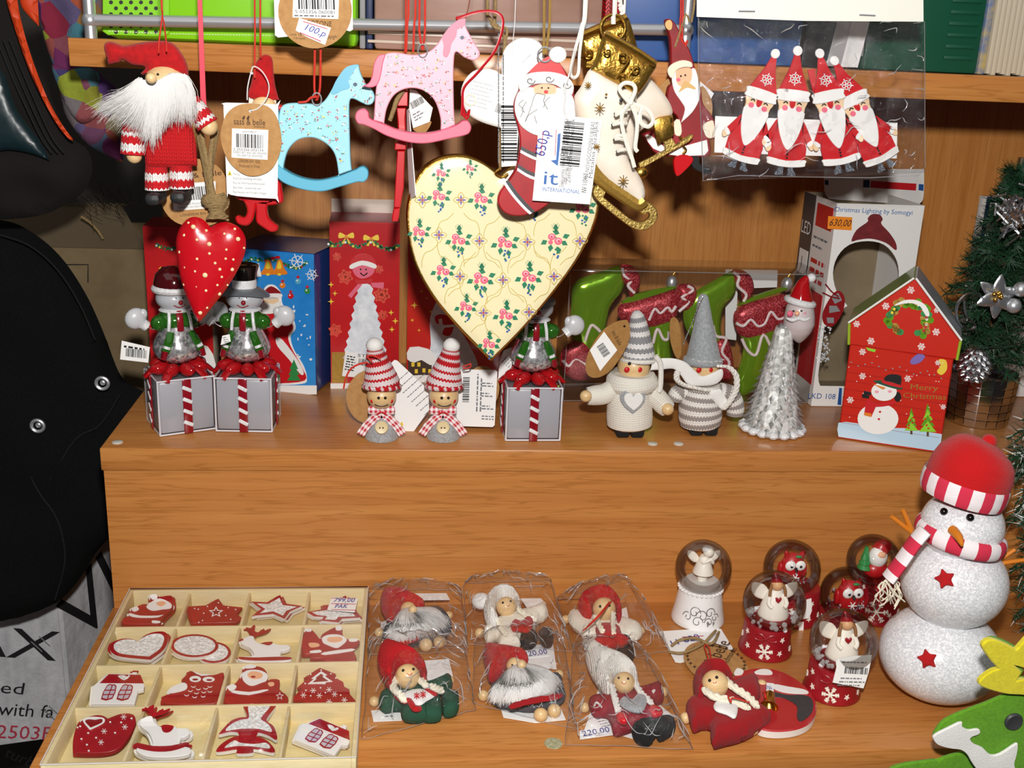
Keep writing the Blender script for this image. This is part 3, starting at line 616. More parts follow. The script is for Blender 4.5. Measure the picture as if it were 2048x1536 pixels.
for i in range(14):
 y=1265+i*11;w=60+22*math.sin(i*.5);c=p1.at(1372+i*1.5,y);kk=p1.mm(1370,y)
 m.tube([c+Vector((math.cos(a)*w*kk,math.sin(a)*w*kk*.7,rd.uniform(-4,4)*kk+a*.0004))for a in[j*math.pi/8 for j in range(17)]],9*kk,'jute',6)
m.build('twine_wrap',t)
p0=VY(-.052,0);m=MB();m.slab(p0([(397,VT),(413,VT),(404,0),(412,200),(418,262),(404,262),(401,200),(395,0)]),NY,.0006,'ribbon_pink');m.build('ribbon',t)
pt=VY(-.046,1);t2=t;m=MB();pl_slab(m,pt,s2([(1060,1100),(1160,1030),(1290,1020),(1410,1080),(1470,1220),(1455,1340),(1380,1430),(1260,1450),(1140,1430),(1060,1360),(1020,1240)],4),.0008,'kraft');tg=m.build('kraft_tag',t,'round brown kraft price tag')
m=MB();deco(m,pt,[(1105,1180),(1380,1160),(1375,1330),(1110,1350)],'card');pbar(m,pt,(1160,1285),(1330,1275),85,'ink',.0006,4);ptext(m,pt,(1140,1316),(1320,1304),13,'FAIRY TALE POLKA DOT','ink_grey',.0006);ptext(m,pt,(1140,1336),(1310,1325),13,'HANGING DECORATION','ink_grey',.0006)
ptext(m,pt,(1155,1385),(1330,1370),15,'LONDON SW1','ink_brown',.0006);ptext(m,pt,(1235,1140),(1420,1120),34,'& belle','ink_brown',.0006);m.build('print',tg)
# --- red nordic figure behind its tag
pl=VY(-.066,2);t=thing('nordic_figure','red wooden figure with pointed felt hat half hidden by swing tag','ornament');k=pl.mm(420,700)
m=MB();m.pillow(pl(s2([(310,620),(330,520),(350,420),(390,360),(430,350),(462,375),(470,450),(480,540),(500,620),(500,640),(400,640)],4)),NY,45*k,30*k,'felt_red',step=.003);m.build('hat',t)
m=MB();pball(m,pl,(410,690),80,'bead',0,(1,.6,1));m.build('head',t)
m=MB()
for x in(325,470):m.slab(pl([(x-12,610),(x+14,610),(x+20,760),(x-16,760)]),NY,.004,'yarn_cream')
m.build('braids',t)
m=MB();pl_slab(m,pl,s2([(340,760),(490,760),(510,870),(545,1010),(500,1030),(520,1200),(530,1260),(520,1300),(420,1315),(290,1290),(220,1240),(250,1000),(320,860)],4),.006,'wood_red',.001);m.build('dress',t)
m=MB();pl_slab(m,pl,s2([(280,1280),(355,1290),(358,1310),(345,1380),(330,1420),(300,1445),(245,1435),(225,1400),(240,1382),(280,1395),(300,1360),(295,1320)],3),.006,'wood_red',.001);m.build('leg',t)
m=MB();pl_slab(m,pl,s2([(362,1290),(470,1290),(430,1310),(435,1390),(470,1430),(497,1450),(490,1478),(450,1485),(400,1455),(360,1420),(358,1350)],3),.006,'wood_red',.001);m.build('leg',t)
m=MB();pball(m,pl,(510,690),22,'wood_red',0);pball(m,pl,(512,730),14,'wood_red',0);m.build('hand',t)
cord(t,pl,[(345,VT*3.2),(350,0),(352,200),(350,420,.006),(350,500,.008)],.0006,'cord_red');cord(t,pl,[(392,VT*3.2),(386,0),(386,200),(388,340,.006),(390,370,.008)],.0006,'cord_red')
pc=VY(-.079,2);pk=VY(-.082,2)
t=thing('swing_tag','oval brown kraft tag with barcode over a white warning card, left of blue horse','tag')
m=MB();pl_slab(m,pc,s2([(150,670),(150,670),(165,657),(490,668),(500,682),(496,1250),(485,1272),(240,1255),(180,1238),(172,1225)],2),.0006,'tag_white');wc=m.build('warning_card',t)
m=MB();deco(m,pc,[(175,1122),(204,1122),(190,1090)],'p_yellow');deco(m,pc,[(187,1118),(193,1118),(191,1102)],'ink',.0007)
for i,(st,w)in enumerate((('Warning',40),('Nicht als Spielzeug benutzen',185),('Nur als Weihnachtsdekoration',205),('benutzen - ausserhalb der',180),('Reichweite von Kindern hängen',215))):ptext(m,pc,(212,1118+i*29),(212+w,1124+i*30),15,st,'ink_grey',.0005)
m.build('print',wc)
m=MB();OV=s2([(330,662),(430,680),(490,750),(520,870),(510,980),(460,1080),(370,1125),(280,1115),(190,1040),(140,930),(135,830),(170,730),(240,675)],5);pl_slab(m,pk,OV,.0008,'kraft',0,0,[circ(322,710,11,11,10)]);kt=m.build('kraft_oval',t)
m=MB();deco(m,pk,[(205,822),(437,832),(432,1023),(202,1008)],'card');pbar(m,pk,(232,942),(408,952),88,'ink',.0006,7);ptext(m,pk,(215,962),(405,972),17,'5 055356 093119','ink',.0006);ptext(m,pk,(212,980),(428,990),15,'NORDIC BOY AND GIRL HANGING','ink',.0006);ptext(m,pk,(238,1000),(400,1008),14,'DECORATION ASSORTED','ink',.0006);ptext(m,pk,(272,848),(362,851),12,'SANX98027','ink',.0006)
ptext(m,pk,(217,795),(418,803),40,'sass & belle','ink_brown',.0006);ptext(m,pk,(345,814),(415,818),11,'accessories','ink_brown',.0006);ptext(m,pk,(243,1038),(385,1044),18,'LONDON SW1 5DD','ink_brown',.0006);ptext(m,pk,(252,1068),(382,1074),18,'Produced in China','ink_brown',.0006)
for x in(280,308):deco(m,pk,s2([(x-10,760),(x,742),(x+8,745),(x+2,764)],3),'ink_brown')
m.build('print',kt)
mat('clear_loop','#dcdad8',.15,coat=.3);m=MB();m.tube(pk([(322,710),(375,690),(430,620),(440,540),(400,460),(345,425),(325,470),(305,560),(302,640)]),.0004,'clear_loop',6,5);m.tube([pk.at(330,462),pk.at(330,475)],.0011,'clear_loop',8);m.build('plastic_loop',t)
# --- rocking horses
def florets(m,pl,bounds,hole,n,seed,pal,off=.0005):
 rd=random.Random(seed);pts=[]
 tries=0
 while len(pts)<n and tries<4000:
  tries+=1;x=rd.uniform(*bounds[0]);y=rd.uniform(*bounds[1])
  if not hole(x,y)or any((x-a)**2+(y-b)**2<42**2 for a,b in pts):continue
  pts.append((x,y));c=rd.choice(pal)
  for j in range(5):m.slab(pl(circ(x+rd.uniform(-12,12),y+rd.uniform(-12,12),rd.uniform(3,7),rd.uniform(2.5,5),6),off+j*1e-5),NY,.0002,(c if j<3 else('p_green' if rd.random()<.4 else 'p_dark_red')))
  for j in range(2):
   a=rd.uniform(0,6.3);m.slab(pl([(x+math.cos(a)*8,y+math.sin(a)*8),(x+math.cos(a)*24,y+math.sin(a)*20),(x+math.cos(a)*22+3,y+math.sin(a)*20+3)],off),NY,.0002,'p_dark_grey')
 return m
def inside(poly):
 def f(x,y):
  c=False;n=len(poly)
  for i in range(n):
   x1,y1=poly[i];x2,y2=poly[(i+1)%n]
   if(y1>y)!=(y2>y)and x<(x2-x1)*(y-y1)/(y2-y1)+x1:c=not c
  return c
 return f
pl=VY(-.075,2);t=thing('rocking_horse','pale blue floral wooden rocking horse ornament','ornament','wooden rocking horses')
BO=s2([(1015,414),(1015,414),(1028,470),(1062,540),(1102,580),(1118,622),(1105,660),(1072,672),(1030,655),(980,632),(957,650),(955,760),(962,1000),(970,1090),(970,1090),(900,1115),(888,1130),(888,1130),(870,1010),(830,940),(760,892),(690,880),(620,900),(565,960),(538,1040),(532,1095),(532,1095),(490,1060),(495,900),(505,740),(530,675),(600,660),(700,665),(755,668),(800,640),(850,560),(880,500),(930,435),(980,415)],4)
m=MB();pl_slab(m,pl,BO,.007,'p_sky',.0006);m.build('body',t)
RO=s2([(440,1000),(480,1010),(500,1050),(560,1100),(650,1140),(760,1155),(880,1130),(960,1100),(1000,1085),(1020,1072),(1050,1068),(1076,1095),(1073,1140),(1045,1166),(1005,1166),(900,1195),(780,1226),(650,1212),(530,1168),(460,1100),(425,1080),(415,1030)],4)
m=MB();pl_slab(m,pl,RO,.009,'p_teal_blue',.0006,.001);m.build('rocker',t)
m=MB();pl_slab(m,pl,s2([(1015,414),(1015,414),(975,470),(950,520),(960,560),(905,580),(870,600),(840,600),(850,560),(880,500),(930,435),(980,415)],3),.001,'p_teal_blue',0,.0008);m.build('mane',t);m=MB();pl_slab(m,pl,s2([(500,700),(470,720),(450,800),(470,900),(500,900),(505,800)],3),.006,'p_teal_blue',0,-.0005);m.build('tail',t)
hb=inside(BO);m=MB();florets(m,pl,((510,1110),(450,1120)),lambda x,y:hb(x,y)and hb(x+18,y+18)and hb(x-18,y-18),46,5,['p_white','p_rose','p_red','p_yellow','p_white']);m.build('flower_print',t)
m=MB();deco(m,pl,circ(993,540,14,12,10),'p_navy',.0009);deco(m,pl,circ(1084,632,5,7,8),'p_black',.0009);m.build('eye',t)
cord(t,pl,[(735,VT*3.2),(733,100),(735,335),(732,560),(745,640,-.003)],.00075,'cord_red');cord(t,pl,[(775,VT*3.2),(772,100),(772,330),(768,560),(748,640,-.003)],.00075,'cord_red');cord(t,pl,[(745,620,.002),(710,625,.004),(680,650,.004),(630,655,.003)],.00075,'cord_red','knot')
m=MB();q=pl.at(748,635);m.tube([q+Vector((math.cos(a)*.003,-.001,math.sin(a)*.004))for a in[i*math.pi/6 for i in range(13)]],.0005,'chrome',6);m.build('eyelet',t)
pt=VY(-.083,2);t=thing('swing_tag','round brown kraft tag with barcode and handwritten price sticker at top edge','tag')
m=MB();pl_slab(m,pt,[(470,-140),(975,-140),(978,190),(960,200),(940,195),(500,240),(480,225)],.0006,'tag_white',0,-.0012);m.build('backing_card',t)
m=MB();pl_slab(m,pt,circ(736,70,236,240,40),.0008,'kraft');kt=m.build('kraft_disc',t)
m=MB();deco(m,pt,[(600,-110),(892,-110),(885,122),(592,112)],'card');pbar(m,pt,(630,58),(870,62),150,'ink',.0006,9);ptext(m,pt,(610,84),(862,90),22,'5 055356 060081','ink',.0006);plines(m,pt,(604,104),(872,110),1,14,10,'ink_grey',.0006,3,.95)
ptext(m,pt,(690,160),(842,168),32,'POTONE','ink_brown',.0006);ptext(m,pt,(575,226),(650,228),13,'Unit 12','ink_brown',.0006);ptext(m,pt,(800,235),(875,240),13,'Hounds','ink_brown',.0006);ptext(m,pt,(600,248),(670,252),13,'116 Lond','ink_brown',.0006);ptext(m,pt,(810,250),(862,252),13,'W2','ink_brown',.0006);m.build('print',kt)
m=MB();deco(m,pt,[(635,115),(838,178),(800,288),(690,240),(612,195)],'card',.0012);st=m.build('price_sticker',t,'white sticker with handwritten price 100')
m=MB();ptext(m,pt,(668,190),(800,238),45,'100,p','ink_pen',.0016,.3);deco(m,pt,[(660,135),(815,182),(815,187),(660,140)],'ink_red',.0016);deco(m,pt,[(640,205),(775,262),(773,267),(638,210)],'ink_red',.0016);m.build('price_writing',st)
pl=VY(-.088,2);t=thing('rocking_horse','pink floral wooden rocking horse ornament','ornament','wooden rocking horses')
BO=s2([(1700,118),(1700,118),(1702,170),(1740,245),(1778,310),(1792,345),(1778,375),(1745,386),(1690,366),(1652,336),(1632,340),(1625,390),(1622,500),(1625,700),(1632,800),(1632,800),(1560,830),(1540,830),(1540,830),(1540,760),(1510,660),(1460,598),(1390,567),(1310,570),(1240,612),(1197,690),(1180,775),(1180,790),(1180,790),(1112,770),(1112,770),(1122,620),(1130,545),(1150,480),(1165,400),(1185,348),(1250,335),(1350,350),(1420,345),(1480,320),(1520,280),(1560,220),(1600,170),(1650,130)],4)
m=MB();pl_slab(m,pl,BO,.007,'p_pink',.0006);m.build('body',t)
RO=s2([(1010,790),(992,748),(1010,708),(1050,697),(1078,720),(1090,760),(1180,795),(1280,835),(1400,853),(1500,845),(1600,815),(1650,795),(1680,774),(1715,775),(1736,810),(1725,850),(1690,868),(1600,888),(1450,918),(1330,910),(1200,872),(1110,825),(1050,800)],4)
m=MB();pl_slab(m,pl,RO,.009,'p_rose',.0006,.001);m.build('rocker',t)
m=MB();pl_slab(m,pl,s2([(1185,348),(1140,358),(1112,410),(1102,480),(1080,530),(1035,552),(1035,552),(1100,560),(1140,535),(1160,470),(1172,400)],4),.007,'p_rose',.0005,.0006);m.build('tail',t)
m=MB();pl_slab(m,pl,s2([(1700,118),(1700,118),(1690,165),(1650,180),(1640,230),(1610,280),(1600,330),(1580,365),(1555,350),(1560,290),(1550,240),(1585,190),(1640,135)],3),.001,'p_rose',0,.0008);m.build('mane',t)
hb=inside(BO);m=MB();florets(m,pl,((1120,1780),(150,800)),lambda x,y:hb(x,y)and hb(x+18,y+18)and hb(x-18,y-18)and not(x>1530 and x<1660 and y<370),50,9,['p_white','p_sky','p_red','p_yellow','p_orange','p_white']);m.build('flower_print',t)
m=MB();deco(m,pl,circ(1678,240,13,12,10),'p_navy',.0009);deco(m,pl,circ(1760,345,5,7,8),'p_black',.0009);m.build('eye',t)
for x in(1335,1380):cord(t,pl,[(x+6,VT*3.2),(x,0),(x-8,150),(x-16,335,-.002)],.00075,'cord_red')
for x in(1405,1440):cord(t,pl,[(x,VT*3.2),(x,0),(x-1,200),(1425,320,-.002)],.00075,'cord_red')
m=MB();q=pl.at(1425,325);m.tube([q+Vector((math.cos(a)*.003,-.001,math.sin(a)*.004))for a in[i*math.pi/6 for i in range(13)]],.0005,'chrome',6);m.build('eyelet',t)
# --- red wooden figure turned edge-on, with its tag
pl=VY(-.07,2);t=thing('wooden_figure','red wooden ornament hanging edge-on below the pink rocking horse','ornament')
def edge(m,pts,w,mt='wood_red'):
 m.slab([pl.at(x,y)for x,y in pts],Vector((.0,-1,0)),.055,mt,ch=.0008)
m=MB();edge(m,[(1280,590),(1300,575),(1332,580),(1330,680),(1262,680)],0);hd=m.build('head',t)
m=MB();edge(m,[(1258,690),(1318,690),(1315,760),(1322,910),(1318,960),(1245,960),(1248,920),(1270,900),(1265,780)],0);m.build('torso',t)
m=MB();edge(m,[(1262,965),(1312,965),(1305,1200),(1282,1330),(1240,1330)],0);m.build('skirt',t)
m=MB();edge(m,[(1240,1335),(1280,1330),(1275,1385),(1265,1420),(1228,1418),(1228,1385)],0);m.build('foot',t)
m=MB();ptube(m,pl,[(1300,580,.004),(1260,640,.006),(1240,700,.006),(1215,770,.004)],[14,16,15,14],'jute',4);m.build('braid',t)
cord(t,pl,[(1310,VT*3.2),(1318,60),(1312,300),(1310,580)],.0006,'cord_red')
pt=Pl(VY(-.062,2).at(1400,700),(.45,-.9,0),2);m=MB();pl_slab(m,pt,[(1345,570),(1385,580),(1490,690),(1470,780),(1365,820),(1340,700)],.0006,'tag_white');wt=m.build('white_tag',t)
m=MB();pbar(m,pt,(1358,700),(1435,655),50,'ink',.0004,3);plines(m,pt,(1362,740),(1450,690),3,22,8,'ink_grey',.0004);m.build('print',wt)
m=MB();pl_slab(m,pt,s2([(1365,815),(1470,775),(1475,800),(1440,850),(1395,850)],3),.0006,'kraft',0,-.001);m.build('kraft_tag',t)
m=MB();pl_slab(m,Pl(VY(-.06,2).at(1345,1000),(-.97,-.25,0),2),[(1322,700),(1335,695),(1378,1250),(1340,1280),(1328,1000)],.0006,'tag_white');m.build('card_edge',t)
# --- white hearts on red ribbon
pl=VY(-.078,3);t=thing('white_heart','white heart ornament on red ribbon left of the Santa stocking','ornament')
m=MB();m.pillow(pl(s2([(70,610),(90,520),(150,455),(230,438),(300,455),(335,485),(330,470),(330,380),(360,300),(430,250),(500,243),(570,270),(600,330),(600,450),(560,600),(480,720),(380,800),(330,820),(330,820),(200,780),(110,720)],4)),NY,.006,.0028,'p_white',step=.005);hb_=m.build('body',t)
m=MB();plines(m,pl,(150,520),(300,560),7,26,3,'ink_grey',.0034,5,.7);pbar(m,pl,(285,715),(330,730),60,'ink',.0034,2);ptext(m,pl,(470,400),(520,350),12,'MICHEL','ink_grey',.0034);m.build('print',hb_)
m=MB();q=pl.at(130,640,.0035);m.tube([q+Vector((math.cos(a)*.0034,0,math.sin(a)*.0034))for a in[i*math.pi/6 for i in range(13)]],.0004,'p_cream',6);m.build('eyelet',t)
m=MB();m.tube([pl.at(x,y,o_)for x,y,o_ in((250,VT*3.2,0),(120,40,.0),(40,115,.004),(180,75,.006),(300,80,.008),(340,150,.008),(290,320,.008),(180,460,.006),(90,560,.005),(80,660,.004),(75,740,.003))],.0009,'ribbon_red',6,5,sc=(1,.3));m.build('ribbon',t)
m=MB();m.tube([pl.at(x,y,.004)for x,y in((80,660),(100,740),(125,700),(110,760),(80,730))],.0007,'ribbon_red',6,4);m.build('knot',t)
# --- floral heart
pl=VY(-.062,0);t=thing('floral_heart','large cream heart with rose bouquet print and gold rim','ornament')
FO=s2([(1000,352),(1000,352),(965,325),(925,311),(880,316),(843,340),(820,385),(812,440),(826,520),(862,590),(915,655),(982,723),(982,723),(1040,665),(1100,595),(1155,520),(1188,455),(1200,400),(1188,350),(1150,318),(1095,310),(1040,322)],5)
mat('floral_cream','#efe2b6',.25,coat=.35);k=pl.mm(1000,500)
m=MB();m.slab(pl(FO),NY,.012,'gold',ch=.0012);m.build('rim',t,'worn gold rim')
cx,cy=1003,480;FI=[(cx+(x-cx)*.968,cy+(y-cy)*.972)for x,y in FO]
m=MB();m.pillow(pl(FI,.0002),NY,.02,.0016,'floral_cream',hb=.0005,step=.006);m.build('face',t)
def bq(m,x,y,s,sd):
 rd=random.Random(sd);P=lambda pts,o_:pl(tf(pts,0,s,(x,y)),o_)
 for(a,b,r)in((-14,-10,20),(12,-14,200),(-20,4,150),(16,6,30),(-10,14,100),(2,-20,270),(20,-4,340),(8,20,80)):
  m.slab(P(tf([(0,0),(6,-5),(14,0),(6,5)],r,1,(a*.7,b*.7)),.0021),NY,.0002,'p_leaf')
 for(a,b,q,c)in((-6,-4,7,'p_rose'),(6,4,7.5,'p_rose'),(-8,6,4.5,'p_rose'),(-6,-5,4,'p_pink'),(6,3,4.2,'p_pink'),(7,4,2,'p_red'),(-6,-4,1.8,'p_red')):m.slab(P(circ(a,b,q,q*.9,10),.0023+q*-1e-5+.0001),NY,.0002,c)
 for i in range(7):m.slab(P(circ(3+rd.uniform(-5,5),16+i*3,2.4,2,6),.0022),NY,.0002,rd.choice(['p_ink_blue','p_blue','p_leaf']))
 for i in range(5):m.slab(P([(-3+i*1.5,-12),(-6+i*3.4,-26-3*(i%2)),(-5.2+i*3.4,-26-3*(i%2))],.0021),NY,.0002,'p_leaf')
m=MB();fin=inside(FI)
ROWS=[(380,[(880-8,1)]),(462,[]),]
BQ=[(878,390,.8),(962,395,.85),(838,462,.75),(917,478,.85),(1010,484,.9),(1110,478,.9),(886,540,.8),(962,556,.9),(1058,552,.9),(1143,545,.7),(932,612,.75),(1012,628,.85),(978,686,.75),(1165,415,.85),(1065,405,.85),(1010,420,.0),(882,345,.6),(940,335,.5)]
for i,(x,y,s)in enumerate(BQ):
 if s and fin(x,y):bq(m,x,y,s*1.22,i)
m.build('bouquet_print',t)
m=MB()
CRS=[(878,470),(959,482),(1055,484),(1160,482),(920,553),(1006,560),(1108,553),(967,626),(1058,624),(845,400),(922,400),(1018,400),(895,600),(860,520),(990,690),(1000,650)]
for x,y in CRS[:12]:
 for a in range(4):m.slab(pl(tf([(0,0),(3,-7),(0,-15),(-3,-7)],90*a,.75,(x,y)),.0021),NY,.0002,'p_purple')
 m.slab(pl(circ(x,y,2,2,6),.0023),NY,.0002,'p_red')
mat('trellis','#cdb55e',.5)
for x,y in CRS[:12]:
 for a in range(4):m.tube(pl(s2(tf([(0,0),(8,-9),(0,-21),(-8,-9)],90*a,.75,(x,y)),3),.002),.0002,'trellis',4)
for x,y,s in BQ[3:13]:
 for sx in(-1,1):
  for sy in(-1,1):
   pp=[(x+sx*10*1,y+sy*52),(x+sx*22,y+sy*40),(x+sx*36,y+sy*34),(x+sx*42,y+sy*18),(x+sx*42,y+sy*6)]
   if all(fin(a,b)for a,b in pp):m.tube(pl(pp,.002),.0002,'trellis',4,3)
m.build('trellis_print',t)
p3=VY(-.060,3);m=MB();ptube(m,p3,[(250,VT*3.2),(240,0),(250,110),(330,200),(355,320),(330,500),(320,800),(315,980),(320,1090)],11,'jute',5);ptube(m,p3,[(300,VT*3.2),(290,60),(262,140),(300,180),(365,190),(345,330),(335,700),(325,1080)],10,'jute',5);ptube(m,p3,[(320,1080),(290,1110),(330,1135),(370,1115),(350,1140)],9,'gold',4,.004);m.build('twine',t)
pt=VY(-.084,3);t=thing('white_label','narrow white barcode label hanging left of the Santa stocking','label');m=MB();pl_slab(m,pt,[(328,475),(450,478),(440,800),(425,1060),(330,1068),(326,800)],.0005,'card');m.build('paper',t)
m=MB();MB().tube(pt([(395,490),(400,300),(420,0),(430,VT*3.2)],-.002),.0003,'clear_loop',6,3).build('plastic_loop',t);A=pt.at(430,1030,.0004);m.barcode(A,(pt.at(430,720,.0004)-A).normalized(),(pt.at(395,1030,.0004)-A).normalized(),(pt.at(430,680,.0004)-A).length,.0105,'ink',0,12);B=pt.at(345,1040,.0004);m.lines(B,(pt.at(345,640,.0004)-B).normalized(),(pt.at(320,1040,.0004)-B).normalized(),.11,2,-.003,.0008,'ink_grey',0,3);m.build('print',t)
# --- Santa stocking
pl=VY(-.094,3);t=thing('stocking_ornament','flat wooden Santa stocking ornament with swirled white hat brim','ornament');k=pl.mm(600,700)
mat('stocking_red','#b0121b',.4,var=('#7d0c14',25));mat('line_grey','#8c8a86',.6);mat('face_peach','#f0b48c',.5)
SO=s2([(600,380),(640,358),(690,362),(705,405),(735,450),(790,540),(795,600),(800,700),(805,900),(790,1050),(740,1180),(680,1260),(600,1330),(520,1368),(430,1384),(350,1362),(308,1300),(320,1230),(375,1155),(418,1085),(440,1000),(448,900),(435,810),(412,730),(412,650),(440,580),(450,530),(510,460)],4)
m=MB();pl_slab(m,pl,SO,.006,'stocking_red',.0008);m.build('base',t)
m=MB();pl_slab(m,pl,s2([(510,470),(545,420),(600,378),(640,358),(690,362),(700,400),(735,480),(640,462)],3),.001,'p_red',0,.0006);m.build('hat',t)
m=MB();m.slab(pl(circ(692,350,55,52,24),.0035),NY,.005,'p_white',ch=.0008);m.build('pompom',t)
m=MB();pl_slab(m,pl,s2([(440,540),(470,490),(530,465),(640,460),(740,485),(790,540),(785,600),(760,600),(680,545),(600,535),(520,545),(460,590)],3),.0016,'p_white',.0004,.0024);br=m.build('hat_brim',t)
m=MB()
for cx_,cy_ in((515,515),(635,505),(745,545)):
 q=[(cx_+math.cos(a)*(30-a*3.6),cy_+math.sin(a)*(26-a*3.2))for a in[i*.45 for i in range(16)]];m.tube(pl(q,.0026),.0004,'line_grey',5,2)
m.build('swirl',br)
m=MB();pl_slab(m,pl,s2([(530,560),(600,535),(680,555),(675,600),(610,608),(545,598)],3),.001,'face_peach',0,.0010);fc=m.build('face',t)
m=MB();deco(m,pl,circ(588,562,6,6,8),'ink',.0013);deco(m,pl,circ(630,563,6,6,8),'ink',.0013);deco(m,pl,circ(615,588,14,12,10),'p_red',.0014);m.build('features',fc)
m=MB();pl_slab(m,pl,s2([(460,570),(530,560),(545,598),(610,605),(675,598),(690,560),(780,610),(800,700),(800,850),(700,870),(560,868),(470,820),(430,760),(414,690),(425,620)],4),.0012,'p_white',.0004,.0014);bd=m.build('beard',t)
m=MB()
for q in([(610,610),(550,600),(520,680),(490,760),(480,780)],[(610,610),(600,650),(625,700)],[(470,640),(440,670),(470,700),(450,750)],[(490,650),(460,700),(480,720)],[(560,700),(500,740),(485,775)],[(540,740),(555,790)],[(640,620),(610,650),(600,690)]):m.tube(pl(q,.0015),.00028,'line_grey',5,4)
m.build('beard_lines',bd)
for a,b in(([(455,935),(560,985),(700,1010),(790,1010)],.0006),([(435,1050),(520,1100),(650,1140),(750,1160)],.0006),([(375,1150),(430,1230),(500,1310),(545,1352)],.0006)):
 g_=s2(a,4,False);B0=[(x-3,y+24)for x,y in g_];C0_=[(x-6,y+42)for x,y in g_]
 if a[0][0]<400:B0=[(x-20,y+12)for x,y in g_];C0_=[(x-36,y+20)for x,y in g_]
 m=MB();m.slab(pl(g_+B0[::-1],b),NY,.0006,'p_dark_grey');m.build('grey_stripe',t);m=MB();m.slab(pl(B0+C0_[::-1],b),NY,.0006,'p_white');m.build('white_stripe',t)
cord(t,pl,[(610,VT*3.2),(603,0),(602,200),(600,350,.002)],.0009,'twine_gold');cord(t,pl,[(640,VT*3.2),(640,0),(632,200),(612,345,.002)],.0009,'twine_gold')
m=MB();q=pl.at(605,350,.001);m.tube([q+Vector((math.cos(a)*.0045,-.001,math.sin(a)*.0045))for a in[i*math.pi/6 for i in range(13)]],.0006,'chrome',6);m.build('eyelet',t)
pt=VY(-.101,3);t=thing('price_label','white shipping label with blue it logo over the Santa stocking','label')
m=MB();pl_slab(m,pt,[(570,720),(975,768),(940,1000),(895,1308),(528,1283),(555,1000)],.0005,'card');m.build('paper',t)
m=MB();X=(pt.at(560,1283)-pt.at(530,1281)).normalized()
ptext(m,pt,(598,1178),(690,1184),90,'it','p_ink_blue',.0005);ptext(m,pt,(590,1222),(830,1240),26,'INTERNATIONAL','p_ink_blue',.0005)
deco(m,pt,[(690,860),(708,852),(705,920),(690,1062),(645,1028),(680,1022)],'p_ink_blue',.0005);m.build('logo',t)
m=MB();U=lambda x,y:pt.at(x,y,.0005)
def vtext(m,a,b,h,st,mt):
 A=U(*a);B=U(*b);X=(B-A);w=X.length;X.normalize();Y=pt.n.cross(X);m.text(st,A,X,Y,h,mt,w)
vtext(m,(605,1002),(640,840),.007,'650,p','ink_pen');m.tube([U(583,995),U(595,840)],.0002,'ink_red',4);m.tube([U(672,995),U(680,830)],.0002,'ink_red',4)
for a,b,h in(((730,1000),(760,760),.0028),((752,1000),(775,770),.0028),((770,1170),(800,760),.0028),((745,1180),(768,1000),.0028),((725,1200),(740,1010),.0028)):vtext(m,a,b,h,'Zemlja porekla  Uvoznik','ink_grey')
A=U(828,1068);Bq=U(862,778);m.barcode(A,(Bq-A).normalized(),pt.n.cross((Bq-A).normalized()),(Bq-A).length,.013,'ink',0,21)
vtext(m,(872,1232),(886,1110),.0034,'NV 110460','ink');vtext(m,(890,1100),(930,780),.0028,'NOVOGODISNI UKRAS','ink_grey');vtext(m,(912,1140),(950,780),.0028,'Metalna klizaljka','ink_grey');m.build('print',t)
m=MB();m.tube(pt([(740,610),(735,560),(755,500),(775,430),(800,300)]),.0006,'clear_loop',6,4);m.tube(pt([(740,610),(730,680),(745,760)]),.0006,'clear_loop',6,4);m.build('plastic_loop',t)
# --- ice skates
mat('skate_white','#efe6da',.35,coat=.35,var=('#d9c6ae',14));mat('cuff_gold','#b58d3e',.3,.9,bump=(120,.5,.002));mat('blade_gold','#b89a56',.35,.9,bump=(600,.4));mat('lace','#ece8da',.7,bump=(1200,.6))
pl=VY(-.083,3);t=thing('ice_skate','white ice skate ornament with gold cuff and tied laces, in front','ornament','pair of ice skate ornaments');k=pl.mm(1100,700)
m=MB();m.pillow(pl(s2([(900,440),(1000,490),(1080,535),(1195,600),(1150,740),(1120,850),(1120,940),(1150,1030),(1215,1130),(1247,1215),(1240,1275),(1205,1302),(1150,1270),(1060,1210),(990,1160),(930,1095),(880,1010),(840,860),(800,720),(790,630),(840,550)],4)),NY,95*k,55*k,'skate_white',step=.0035);m.build('boot',t)
m=MB();m.pillow(pl(s2([(985,212),(985,212),(1050,250),(1200,330),(1318,405),(1318,405),(1320,430),(1290,480),(1240,560),(1195,610),(1195,610),(1080,545),(900,450),(900,450),(930,370),(960,280)],4),.002),NY,40*k,50*k,'cuff_gold',step=.004);cf=m.build('cuff',t)
m=MB()
m.tube(pl([(990,215),(1060,250),(1200,330),(1316,410)],.014),.0022,'gold',8,4)
for c,r,s_ in(((1110,360),34,1),((1010,330),24,-1),((1110,490),30,1),((1190,440),30,-1)):
 m.tube(pl([(c[0]+s_*math.cos(a)*(r-a*3.2),c[1]+math.sin(a)*(r-a*3.2))for a in[i*.5 for i in range(14)]],.0195),.0007,'gold',5,2)
for q in([(1060,500),(1110,440),(1150,380)],[(1130,530),(1150,470),(1200,420)]):m.tube(pl(q,.0195),.0007,'gold',5,3)
m.build('embossing',cf)
m=MB();m.tube(pl([(880,1010),(930,1100),(1000,1170),(1080,1228),(1160,1282),(1205,1305),(1240,1280)],.001),.0038,'gold_paint',8,4,sc=(1,1.3));m.build('sole',t)
